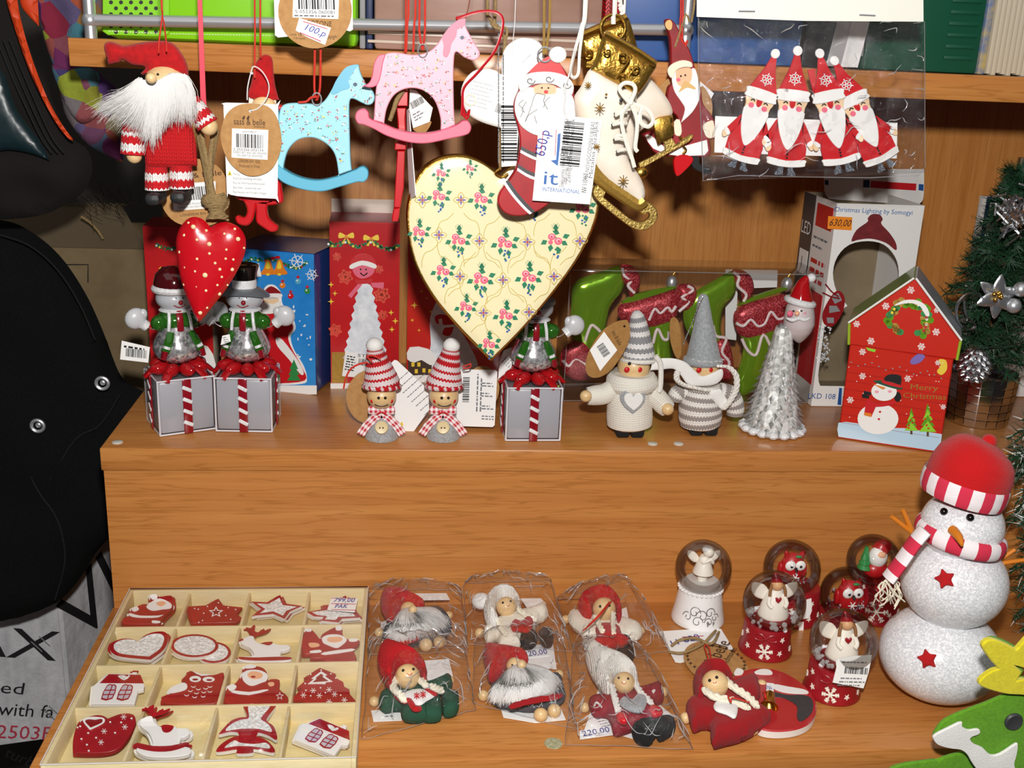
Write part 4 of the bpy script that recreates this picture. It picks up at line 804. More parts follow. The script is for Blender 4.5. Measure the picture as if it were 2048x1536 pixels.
m=MB();pl_slab(m,pl,s2([(925,1195),(975,1165),(1010,1195),(985,1262),(985,1262),(1080,1340),(1170,1408),(1230,1420),(1272,1392),(1272,1362),(1245,1376),(1214,1352),(1222,1310),(1265,1293),(1318,1335),(1328,1398),(1292,1450),(1240,1476),(1170,1462),(1080,1400),(1000,1335),(940,1280),(915,1240)],4),.003,'blade_gold',.0006,-.001);pl_slab(m,pl,s2([(1195,1290),(1240,1290),(1225,1350),(1200,1350)],2),.003,'blade_gold',.0005,-.001);m.build('blade',t)
m=MB()
for c in((1095,642),(1060,728),(1043,800),(1057,892),(1073,970)):pball(m,pl,c,12,'p_black',.0185,(1,.3,1),10,6)
m.build('eyelets',t)
m=MB()
for a,b in(((1060,728),(1150,700)),((1043,800),(1130,790)),((1057,892),(1125,900)),((1073,970),(1135,960)),((1060,740),(1130,720)),((1050,880),(1120,870))):m.tube([pl.at(*a,.0195),pl.at((a[0]+b[0])/2,(a[1]+b[1])/2-8,.0215),pl.at(*b,.0185)],.0011,'lace',6,3)
m.tube(pl([(1150,660),(1100,600),(1085,560),(1120,530),(1170,540),(1185,580),(1155,650)],.022),.0014,'lace',6,4);m.tube(pl([(1155,660),(1210,680),(1270,710),(1300,770),(1270,810),(1225,790),(1215,740),(1230,690)],.022),.0014,'lace',6,4)
m.tube(pl([(1150,660),(1105,720),(1100,800),(1130,920),(1160,1000),(1180,1070)],.022),.0014,'lace',6,4);m.tube(pl([(1160,670),(1195,760),(1195,850),(1185,940),(1200,970)],.022),.0014,'lace',6,4);m.build('laces',t)
m=MB();pball(m,pl,(1153,655),24,'lace',.022,seg=10,rin=8);m.build('bow_knot',t)
for c,r in(((960,690),34),((1110,1155),34),((885,545),22),((940,940),22),((1000,605),8)):
 m=MB()
 for i in range(4):m.tube(pl(tf([(-r,0),(r,0)],45*i,1,c),.0195 if c[0]>900 else.0135),.0003,'gold_paint',4)
 m.build('snowflake',t)
cord(t,pl,[(870,VT*3.2),(862,0),(840,170),(800,320),(770,460,.004),(790,500,.006)],.0011,'cord_white');cord(t,pl,[(895,VT*3.2),(872,0),(850,180),(830,330),(820,470,.004),(790,500,.006)],.0011,'cord_white')
m=MB();q=pl.at(1045,178);m.tube([q+Vector((math.cos(a)*.008,0,math.sin(a)*.008))for a in[i*math.pi/8 for i in range(17)]],.0013,'gold',8);m.build('ring',t)
cord(t,pl,[(1060,VT*3.2),(1055,0),(1045,90),(1045,155)],.0016,'cord_white','hanging_cord')
pl=VY(-.058,3);t=thing('ice_skate','second ice skate ornament tilted behind, its gold blade pointing right','ornament','pair of ice skate ornaments')
m=MB();m.pillow(pl(s2([(830,300),(830,300),(850,225),(980,170),(1120,112),(1120,112),(1145,120),(1185,250),(1205,330),(1205,330),(1040,470),(860,440),(860,440)],4)),NY,40*k,45*k,'cuff_gold',step=.005);cf=m.build('cuff',t)
m=MB();m.tube(pl([(845,225),(980,168),(1130,112)],.012),.0026,'gold',8,4)
for c,r,s_ in(((1095,230),30,1),((890,340),30,-1)):m.tube(pl([(c[0]+s_*math.cos(a)*(r-a*3.2),c[1]+math.sin(a)*(r-a*3.2))for a in[i*.5 for i in range(14)]],.019),.0009,'gold',5,2)
m.build('embossing',cf)
m=MB();m.pillow(pl(s2([(900,440),(1100,380),(1250,480),(1320,540),(1390,630),(1425,710),(1400,750),(1290,790),(1200,860),(1180,960),(1160,1020),(1060,960),(980,700)],4)),NY,90*k,48*k,'skate_white',step=.005);m.build('boot',t)
m=MB();m.pillow(pl(s2([(1300,770),(1425,735),(1425,735),(1435,850),(1410,880),(1330,925),(1330,925)],3),.004),NY,20*k,26*k,'gold',step=.004);m.build('heel',t)
m=MB();pl_slab(m,pl,[(1205,1045),(1380,960),(1370,905),(1420,880),(1450,925),(1530,865),(1555,860),(1555,885),(1530,910),(1240,1072),(1215,1075)],.003,'blade_gold',.0005,.002);m.build('blade',t)
m=MB();pball(m,pl,(1225,1105),42,'gold',.006,(1,.6,.9));m.build('toe_pick',t)
m=MB()
for a in([(1085,VT*3.2),(1095,10),(1110,30),(1080,60)],[(1110,VT*3.2),(1120,0),(1100,60),(1112,110)]):ptube(m,pl,a,8,'cord_white',4)
for y in(5,35,65,95):pball(m,pl,(1090+6*math.sin(y),y),14,'cord_white',0,seg=8,rin=6)
m.build('knotted_cord',t)
# --- flat wooden Santa
pl=VY(-.05,3);t=thing('santa_ornament','flat wooden Santa in dark red with tall hat hanging beside the skates','ornament')
mat('santa_dred','#96141b',.5,var=('#7d1016',60));mat('trim_cream','#efe2c8',.5);mat('tan','#d7ad6c',.5)
m=MB();pl_slab(m,pl,s2([(1380,140),(1405,120),(1440,145),(1440,145),(1490,240),(1540,335),(1568,430),(1590,500),(1610,590),(1622,665),(1670,730),(1700,790),(1716,860),(1690,892),(1658,890),(1658,890),(1672,960),(1640,1005),(1480,1000),(1330,990),(1260,900),(1240,860),(1390,800),(1460,760),(1410,700),(1390,640),(1400,560),(1425,530),(1400,470),(1415,400),(1415,400),(1410,250)],3),.006,'santa_dred',.0007);m.build('body',t)
m=MB();pl_slab(m,pl,s2([(1378,150),(1390,132),(1410,128),(1422,150),(1418,185),(1400,192),(1382,175)],3),.0012,'tan',0,.0008);m.build('hat_tip',t)
m=MB();pl_slab(m,pl,s2([(1400,480),(1395,440),(1430,405),(1490,385),(1545,398),(1550,430),(1500,430),(1450,450),(1425,500)],3),.0018,'trim_cream',.0004,.0016);m.build('hat_brim',t)
m=MB();pl_slab(m,pl,s2([(1440,460),(1490,435),(1545,440),(1555,500),(1530,545),(1480,560),(1445,520)],3),.001,'face_peach',0,.0008);fc=m.build('face',t)
m=MB();deco(m,pl,circ(1478,487,6,7,8),'ink',.0011);deco(m,pl,circ(1506,481,6,7,8),'ink',.0011);deco(m,pl,circ(1462,510,14,12,10),'p_rose',.0010);m.build('features',fc)
m=MB();pl_slab(m,pl,s2([(1425,450),(1445,455),(1450,520),(1480,555),(1530,540),(1550,490),(1550,440),(1575,450),(1600,560),(1595,640),(1550,720),(1480,785),(1480,785),(1505,700),(1480,650),(1440,590),(1422,520)],3),.0014,'p_white',.0003,.0012);m.build('beard',t)
m=MB();pl_slab(m,pl,s2([(1465,590),(1480,560),(1505,520),(1530,530),(1570,560),(1565,572),(1520,560),(1490,575)],3),.001,'tan',0,.0018);m.build('moustache',t)
m=MB();pl_slab(m,pl,s2([(1620,800),(1675,770),(1690,790),(1698,860),(1680,885),(1645,880),(1625,840)],2),.0014,'trim_cream',.0003,.0012);m.build('mitten',t);m=MB();pl_slab(m,pl,s2([(1435,780),(1470,765),(1485,840),(1470,870),(1440,860)],2),.0014,'trim_cream',.0003,.0012);m.build('mitten',t)
m=MB();pl_slab(m,pl,[(1520,930),(1645,895),(1655,965),(1630,995),(1480,1000),(1400,990),(1420,960)],.0014,'p_white',.0003,.0012);m.build('coat_hem',t);m=MB();pl_slab(m,pl,s2([(1250,870),(1290,870),(1390,960),(1380,975),(1300,950)],2),.0014,'p_white',0,.0012);m.build('coat_hem',t)
m=MB();pl_slab(m,pl,s2([(1545,1000),(1600,1000),(1600,1040),(1640,1075),(1675,1090),(1650,1112),(1590,1098),(1545,1060)],3),.005,'p_black',.0006);m.build('boot',t);m=MB();pl_slab(m,pl,s2([(1440,1010),(1500,990),(1555,1010),(1545,1050),(1480,1115),(1450,1125),(1435,1070)],3),.004,'wood_red',.0005,.004);m.build('charm',t,'small red heart charm')
m=MB();m.tube(pl([(1470,870),(1485,900),(1500,880),(1490,930),(1510,960),(1490,985)],.005),.0009,'gold',6,4);m.build('chain',t)
m=MB();pl_slab(m,pl,s2([(1600,560),(1650,590),(1680,680),(1665,780),(1620,820),(1560,780)],3),.0006,'kraft',0,-.012);m.build('kraft_tag',t);m=MB();pl_slab(m,pl,[(1600,520),(1690,598),(1660,650),(1600,620)],.0005,'card',0,-.014);m.build('white_tag',t)
m=MB();pl_slab(m,pl,s2([(1330,570),(1400,500),(1430,510),(1400,590),(1350,620)],3),.0006,'kraft',0,-.012);m.build('kraft_tag',t)
m=MB()
for x in(1478,1492):ptube(m,pl,[(x,VT*3.2),(x,0),(x-4,120),(x-6,250)],6,'cord_red',4)
ptube(m,pl,[(1480,250),(1500,280),(1520,260),(1505,300)],6,'cord_red',4);m.build('cord',t)
cord(t,pl,[(1640,VT*3.2),(1560,60),(1510,90),(1480,180),(1440,300)],.0008,'jute','twine')
# --- four paper-doll Santas in a clear bag with header card
mat('card_header','#f0eee2',.4)
pl=VY(-.06,4);t=thing('header_bag','clear plastic bag with stapled white header card holding four Santas','bag')
m=MB();pl_slab(m,pl,[(45,-420),(1428,-420),(1432,133),(700,128),(42,103)],.0012,'card_header',0,.006);hc=m.build('header_card',t)
for a,b in(((297,68),(398,69)),((1038,90),(1136,95))):
 m=MB();m.tube([pl.at(*a,.0068),pl.at(*b,.0068)],.0006,'chrome',6);m.build('staple',hc)
for x in(500,980):cord(t,pl,[(x,VT*3.066),(x,-600),(x,-415,.004)],.0008,'cord_white','hanging_cord')
m=MB();pl_slab(m,pl,[(155,712),(1272,752),(1268,972),(150,935)],.0006,'card',0,-.006);m.build('inner_card',t)
def sheet(m,corners,nx,ny,amp,fr,mt,seed,n,curve=0):
 c=corners;f=[]
 def pos(u,w):
  p=(c[0].lerp(c[1],u)).lerp(c[3].lerp(c[2],u),w);e=min(1,6*min(u,1-u,w,1-w)+.15)
  z=mnoise.noise(Vector((u*fr[0]+seed,w*fr[1],seed*1.7)))+.5*abs(mnoise.noise(Vector((u*fr[0]*2.3,w*fr[1]*2.3+seed,1.3))))
  mk=max(0,mnoise.noise(Vector((u*4.3+seed*2.1,w*3.9,8.8)))+.12);z+=1.5*mk*max(0,1-2.2*abs(mnoise.noise(Vector((u*fr[0]*2.1+w*5+seed,w*fr[1]*1.7-u*4,5.5)))))**2
  return p+n*(z*amp*e+curve*(max(0,math.sin(math.pi*u)*math.sin(math.pi*w)))**.32)
 v=[pos(i/nx,j/ny)for j in range(ny+1)for i in range(nx+1)];sheet.pos=pos;sheet.n=n
 for j in range(ny):
  for i in range(nx):a=j*(nx+1)+i;f.append((a,a+1,a+nx+2,a+nx+1))
 return m.add(v,f,mt)
def glint_creases(t,num,seed,L=.16,r=.00028,edge=.3):  # thin whitish tubes added along film creases so highlight lines always show
 rd_=random.Random(seed);m=MB();pos,n=sheet.pos,sheet.n
 for i in range(num):
  u,w=rd_.random(),rd_.random()
  if rd_.random()<edge:u=rd_.choice((rd_.uniform(.02,.14),rd_.uniform(.86,.98)))
  if rd_.random()<edge:w=rd_.choice((rd_.uniform(.02,.14),rd_.uniform(.86,.98)))
  a=rd_.uniform(0,6.3);q=[];l=L*rd_.uniform(.3,1)
  for k in range(4):q.append(pos(min(max(u,.01),.99),min(max(w,.01),.99))+n*.0003);a+=rd_.gauss(0,.55);u+=math.cos(a)*l/3;w+=math.sin(a)*l/3
  m.tube(q,[r*.3,r,r*rd_.uniform(.8,1.6),r*.3],'crease_glint',6,3)
 o=m.build('glint_creases',t);o['kind']='stuff'
m=MB();sheet(m,[pl.at(48,100,.004),pl.at(1438,130,.004),pl.at(1440,1060,.004),pl.at(80,1110,.004)],90,66,.003,(17,13),'film',3.3,NY,.004);m.build('front_film',t);glint_creases(t,46,5,.12,.0003,.2)
m=MB();sheet(m,[pl.at(48,100,-.009),pl.at(1438,130,-.009),pl.at(1440,1060,-.009),pl.at(80,1110,-.009)],30,22,.002,(5,4),'film',7.3,NY,0);m.build('back_film',t)
m=MB();m.tube(pl([(50,105),(52,500),(70,800),(80,1110),(300,1075),(700,1085),(1100,1090),(1400,1075),(1442,1020),(1440,600),(1438,130)],.002),.0003,'film_edge',5);m.build('sealed_edge',t)
mat('leg_glitter',kind='glitter',cols=['#30343a','#5a6068','#a8b0b8'],rough=.4,scale=2500)
def santa(c,a,s,off,label,full=True):
 T=lambda pts:tf(pts,a,s*.9,c,s);t=thing('flat_santa',label,'ornament','flat Santas in the clear bag');th=.0016
 m=MB();pl_slab(m,pl,T([(-98,-35),(-40,-170),(-18,-255),(18,-255),(40,-170),(98,-35)]),th,'p_red',.0003,off);hat=m.build('hat',t)
 if full:m=MB();flake(m,pl,T([(0,-105)])[0],42*s,'p_white',off+.0004,a+30,.07);m.build('snowflake',hat)
 m=MB();pl_slab(m,pl,T(circ(0,-278,31,31,18)),th,'p_white',.0003,off+.0008);m.build('pompom',t)
 m=MB();pl_slab(m,pl,T(s2([(-75,130),(75,130),(95,220),(125,398),(-125,398),(-95,220)],2)),th,'p_red',.0003,off);b=m.build('coat',t)
 for sx in(-1,1):
  m=MB();pl_slab(m,pl,T([(sx*70,135),(sx*98,160),(sx*160,262),(sx*128,290),(sx*85,220)]),th,'p_red',.0003,off);ar=m.build('arm',t)
  m=MB();pl_slab(m,pl,T(s2([(sx*128,285),(sx*160,258),(sx*172,275),(sx*140,305)],2)),th,'p_white',0,off+.0004);m.build('cuff',ar);m=MB();pl_slab(m,pl,T(s2([(sx*142,300),(sx*170,276),(sx*180,300),(sx*168,322),(sx*150,318)],2)),th,'p_skin',0,off+.0002);m.build('hand',ar)
  m=MB();pl_slab(m,pl,T([(sx*18,390),(sx*50,390),(sx*48,450),(sx*72,480),(sx*70,492),(sx*16,490)]),th,'leg_glitter',0,off-.0006);m.build('leg',t)
 m=MB();pl_slab(m,pl,T(s2([(-95,0),(95,0),(88,70),(70,110),(-70,110),(-88,70)],3)),th,'p_skin',.0003,off+.0005);fc=m.build('face',t)
 m=MB();pl_slab(m,pl,T(s2([(-82,90),(0,60),(82,90),(88,140),(70,220),(40,290),(0,335),(-40,290),(-70,220),(-88,140)],3)),th,'p_white',.0003,off+.0012);m.build('beard',t)
 m=MB();deco(m,pl,T(s2([(-18,25),(18,25),(16,65),(0,78),(-16,65)],2)),'p_red',off+.0018);m.build('nose',fc)
 m=MB()
 for sx in(-1,1):deco(m,pl,T(circ(sx*48,78,20,17,12)),'p_cheek',off+.0017);m.tube(pl(T([(sx*32,50),(sx*45,40),(sx*62,50)]),off+.001),.00045,'p_black',5,3)
 m.build('cheeks',fc)
 m=MB();pl_slab(m,pl,T(s2([(-100,-35),(100,-35),(108,0),(100,32),(-100,32),(-108,0)],3)),th,'p_white',.0004,off+.0020);m.build('hat_brim',t)
 m=MB();pl_slab(m,pl,T(s2([(-126,385),(0,400),(126,385),(130,410),(118,428),(0,440),(-118,428),(-130,410)],3)),th,'p_white',.0003,off+.0012);m.build('hem',t)
 m=MB()
 for y in(345,362,382):deco(m,pl,T(circ(0,y,7,7,8)),'p_black',off+.0008)
 m.build('buttons',b)
santa((1005,612),-26,.96,-.0034,'flat Santa leaning far right in the bag, rightmost and partly covered')
santa((852,592),-11.5,.97,.0006,'flat Santa leaning left at the hat, third from the left in the bag')
santa((634,588),6,1.0,-.0014,'upright flat Santa in the bag, second from the left')
santa((440,585),18.5,.97,-.0014,'flat Santa in the bag tilted rightwards, leftmost of the four')
m=MB();pl_slab(m,pl,[(722,430),(768,420),(775,560),(760,580)],.0012,'p_red',0,-.0052);o=m.build('spare_santa_hat');tag(o,'red hat edge of a Santa cutout hidden behind the third one','ornament')
# --- middle shelf
ZM=H1+.0003
def carton(name,label,fl_,fr_,ytop,depth,front,side,top=None,k=0,bev=.001):
 """box standing on the middle shelf; fl_, fr_ = picture points of the front's lower corners, ytop = row of its upper edge"""
 A=HZ(ZM).at(*fl_);B=HZ(ZM).at(*fr_);X=(B-A);w=X.length;X.normalize();n=X.cross(Vector((0,0,1)));n=n if n.y<0 else-n
 pf=Pl(A,n,k);h=Pl(A,n).at(fr_[0],ytop).z-ZM;t=thing(name,label,'box');c=(A+B)/2-n*(depth/2)+Vector((0,0,h/2));ang=math.atan2(X.y,X.x)
 MB().box(c,(w,depth,h),side,ang,bev).build('body',t)
 MB().slab([A+n*.0004,B+n*.0004,B+n*.0004+Vector((0,0,h)),A+n*.0004+Vector((0,0,h))],n,.0006,front).build('front_panel',t)
 if top:MB().slab([p+Vector((0,0,h+.0005))for p in(A,B,B-n*depth,A-n*depth)],Vector((0,0,1)),.0005,top).build('top_panel',t)
 return t,pf.sh(.0004),A,B,n,h,w
mat('xmas_red','#c8171c',.3,coat=.3,var=('#b01016',14));mat('xmas_red2','#c21a16',.3,coat=.3,var=('#d0301c',10));mat('xmas_blue','#1f7fd0',.3,coat=.3,var=('#3a97df',18));mat('xmas_dblue','#123a78',.3,coat=.3);mat('spark_y','#f2cf3e',.4);mat('snow_grey','#cfd6de',.6,var=('#eef2f6',120));mat('glow_orange','#e0501e',.4)
def garland(m,pl,pts,s,seed):
 rd=random.Random(seed)
 q=s2(pts,6,False)
 for x,y in q:
  for _ in range(3):m.slab(pl(tf([(0,-5),(4,0),(0,5),(-4,0)],rd.uniform(0,180),s,(x+rd.uniform(-6,6)*s,y+rd.uniform(-6,6)*s)),.0004),pl.n,.0002,rd.choice(['p_green','felt_dgreen','p_leaf']))
 for i,(x,y)in enumerate(q[::4]):m.slab(pl(circ(x,y+3*s,4*s,4*s,8),.0006),pl.n,.0002,('p_white','spark_y','p_red')[i%3])
def bowp(m,pl,x,y,s):
 for sx in(-1,1):m.slab(pl(s2([(x,y),(x+sx*30*s,y-18*s),(x+sx*34*s,y+8*s)],3),.0006),pl.n,.0002,'spark_y');m.slab(pl([(x,y),(x+sx*22*s,y+32*s),(x+sx*10*s,y+34*s)],.0006),pl.n,.0002,'p_yellow')
 m.slab(pl(circ(x,y,7*s,7*s,8),.0008),pl.n,.0002,'p_orange')
def sparks(m,pl,pts,mt='spark_y'):
 for x,y,r in pts:m.slab(pl(star(x,y,r,r*.3,4,0),.0005),pl.n,.0002,mt)
t,P,A,B,n,h,w=carton('gift_carton','red holiday carton with garland print behind the snowman in dark red cap',(305,768),(430,768),455,.05,'xmas_red','p_cream','p_dark_red',6)
m=MB();garland(m,P,[(285,275),(320,290),(380,300),(440,292),(520,280),(600,290)],1.6,3);m.build('garland_print',t)
m=MB();sparks(m,P,[(310,420,14),(340,520,10)]);deco(m,P,s2([(420,900),(600,900),(640,1060),(430,1060)],3),'p_white',.0004);m.build('figure_print',t)
t,P,A,B,n,h,w=carton('gift_carton','bright blue holiday carton with golden bells and Santa print',(466,772),(632,789),509,.075,'xmas_blue','xmas_dblue','xmas_dblue',6,.004)
m=MB();garland(m,P,[(800,380),(830,385),(870,360),(930,370),(1000,365),(1060,390),(1110,410),(1160,415),(1210,385)],1.5,6)
for x,s_ in((970,1),(1040,1)):deco(m,P,s2([(x-10,370),(x+14,370),(x+30,420),(x+48,445),(x+40,458),(x-40,458),(x-42,445),(x-24,420)],3),'p_orange',.0007+.0002*(x>1000));deco(m,P,circ(x,458,12,8,10),'spark_y',.001);deco(m,P,s2([(x-6,380),(x+6,380),(x+14,420),(x-14,420)],2),'spark_y',.0010)
for c in((1000,358),(1030,352)):deco(m,P,circ(c[0],c[1],16,9,10),'p_red',.0012)
m.build('bell_print',t)
m=MB();flake(m,P,(1150,378),50,'p_white',.0005,10,.05);flake(m,P,(1240,460),40,'p_white',.0005,10,.05)
for x,y,c in((1060,525,'p_orange'),(1155,500,'p_teal_blue'),(1110,590,'p_red'),(1212,560,'p_green')):deco(m,P,circ(x,y,18,18,14),c,.0005);deco(m,P,star(x,y-26,14,6,4),'p_red',.0006);deco(m,P,circ(x-5,y-5,5,5,8),'p_white',.0008)
rd=random.Random(8)
for i in range(30):deco(m,P,circ(rd.uniform(1060,1240),rd.uniform(600,1100),rd.uniform(3,9),rd.uniform(4,10),8),'p_white',.0004)
m.build('snow_print',t)
m=MB();deco(m,P,s2([(940,560),(1000,520),(1050,570),(1060,640),(1120,720),(1140,790),(1110,840),(1130,920),(1190,1020),(1210,1100),(1180,1130),(1000,1140),(930,1140),(900,800)],4),'p_white',.0004)
deco(m,P,s2([(930,640),(1000,620),(1080,700),(1125,780),(1095,830),(1110,900),(1180,1030),(1195,1110),(1000,1128),(930,1120)],4),'p_red',.0007);deco(m,P,s2([(950,560),(990,530),(1040,560),(1045,580),(960,585)],3),'p_dark_red',.0008);deco(m,P,s2([(945,580),(1045,575),(1050,600),(950,610)],3),'p_white',.0009)
deco(m,P,s2([(950,600),(1030,600),(1030,640),(960,640)],3),'p_skin',.0009);deco(m,P,s2([(940,630),(1000,640),(1050,620),(1040,680),(980,700),(930,690)],3),'p_white',.001)
deco(m,P,s2([(1020,850),(1060,860),(1150,980),(1190,1060),(1170,1070),(1100,980),(1030,900)],3),'p_white',.001);m.build('santa_print',t)
m=MB()
for i,y in enumerate((1000,1035,1070)):deco(m,P,[(1130,y-20),(1130-26-i*8,y+40),(1130+26+i*8,y+40)],'p_green',.0012+.0001*i)
deco(m,P,[(1003,1140),(1270,1140),(1270,1195),(1003,1195),(900,1190),(900,1135)],'p_white',.0005);m.build('ground_print',t)
m=MB();deco(m,P,[(790,415),(915,388),(930,470),(800,482)],'card',.0014);st=m.build('price_sticker',t,'white sticker with handwritten price')
m=MB();ptext(m,P,(810,462),(905,440),32,'100 pa','ink_pen',.0019,.3);m.build('price_writing',st)
t,P,A,B,n,h,w=carton('gift_carton','tall red carton with glittering tree lady picture and gold bows',(662,776),(797,776),447,.06,'xmas_red','xmas_red','p_red',7)
m=MB();bowp(m,P,155,215,1.3);bowp(m,P,302,228,1.3);m.build('bow_print',t);m=MB();garland(m,P,[(50,255),(90,268),(150,245),(220,275),(300,245),(360,280),(420,290),(462,270)],1.8,12);m.build('garland_print',t)
m=MB();tr=[(265,490)];yy=490
for i in range(18):
 f=i/17;tr+=[(265+30+f*95+(14 if i%2 else 0),500+f*435)]
tr+=[(265-125,935)]
for i in range(17,-1,-1):
 f=i/17;tr+=[(265-30-f*88-(14 if i%2 else 0),500+f*435)]
deco(m,P,tr,'snow_grey',.0004);deco(m,P,s2([(185,380),(200,340),(250,318),(310,335),(326,385),(310,440),(250,465),(205,440)],4),'p_rose',.0005);deco(m,P,s2([(180,375),(200,340),(255,318),(310,335),(328,380),(255,362)],3),'p_red',.0008);deco(m,P,s2([(178,385),(250,358),(328,380),(325,405),(250,385),(185,408)],3),'p_white',.001)
for x in(240,272):deco(m,P,circ(x,410,5,6,8),'p_black',.001)
m.tube(P([(238,430),(258,446),(280,430)],.0009),.0005,'p_black',5,3);deco(m,P,s2([(210,470),(255,478),(305,465),(300,490),(220,495)],3),'p_red',.0009);deco(m,P,[(300,490),(378,487),(375,525),(310,515)],'p_rose',.0008);deco(m,P,[(225,495),(250,500),(200,560),(185,580),(165,565)],'p_rose',.0006);m.build('figure_print',t)
m=MB();mat('flake_soft','#e2503c',.4)
for c,r in(((150,455),45),((365,560),50),((100,335),26),((350,410),26),((90,770),40),((370,680),30)):flake(m,P,c,r,'flake_soft',.0004,15,.16)
sparks(m,P,[(65,500,18),(88,552,16),(65,600,20),(420,665,18),(445,715,20),(425,765,18)]);m.build('sparkle_print',t)
m=MB();deco(m,P,[(62,1083),(240,1083),(450,1083),(450,1115),(62,1115)],'p_white',.0005);deco(m,P,[(70,900),(160,900),(160,1080),(70,1080)],'gold_paint',.0004);m.build('base_print',t)
m=MB();deco(m,P,[(150,895),(240,905),(405,945),(400,1000),(330,1060),(130,1040)],'card',.0012);lb=m.build('price_label',t);m=MB();ptext(m,P,(222,925),(300,935),18,'STA','ink',.0016);plines(m,P,(160,925),(215,935),6,16,7,'ink',.0016,4,.8);pbar(m,P,(225,975),(300,985),40,'ink',.0016,5);m.build('print',lb)
m=MB();c=A+Vector((0,0,h));m.slab([A+Vector((0,0,h))-n*.058,B+Vector((0,0,h))-n*.058,B+Vector((0,0,h+.013))-n*.058,A+Vector((0,0,h+.013))-n*.058],n,.0005,'folder_edge');m.build('top_flap',t)
t,P,A,B,n,h,w=carton('gift_carton','red carton with snowy cottage picture behind the floral heart',(813,762),(1000,768),440,.05,'xmas_red2','xmas_red','p_red',7)
m=MB();deco(m,P,s2([(690,600),(720,590),(790,700),(860,820),(930,960),(900,1020),(650,1020),(655,850),(650,700)],3),'snow_grey',.0004);deco(m,P,s2([(680,690),(720,675),(795,700),(795,730),(770,800),(722,790),(740,740),(690,730)],3),'p_red',.0008);deco(m,P,[(700,705),(720,700),(725,735),(705,735)],'p_white',.0012);deco(m,P,[(735,740),(795,735),(790,750),(730,755)],'p_white',.0012);m.build('snow_tree_print',t)
m=MB();mat('cottage','#3b2416',.6);deco(m,P,[(520,935),(660,940),(660,1050),(520,1050)],'cottage',.0005);deco(m,P,s2([(530,870),(640,880),(700,960),(650,975),(600,945),(560,960),(515,940)],2),'p_white',.0008)
for x,y in((560,1000),(605,995),(540,960),(640,1000),(575,960)):deco(m,P,[(x,y),(x+18,y),(x+18,y+24),(x,y+24)],'spark_y',.0009)
deco(m,P,s2([(510,1040),(700,1035),(940,1050),(940,1080),(510,1075)],2),'p_white',.001);m.build('cottage_print',t)
m=MB();sparks(m,P,[(558,622,22),(545,710,12),(585,770,10),(655,660,10),(630,580,8),(600,540,10)]);m.build('sparkle_print',t)
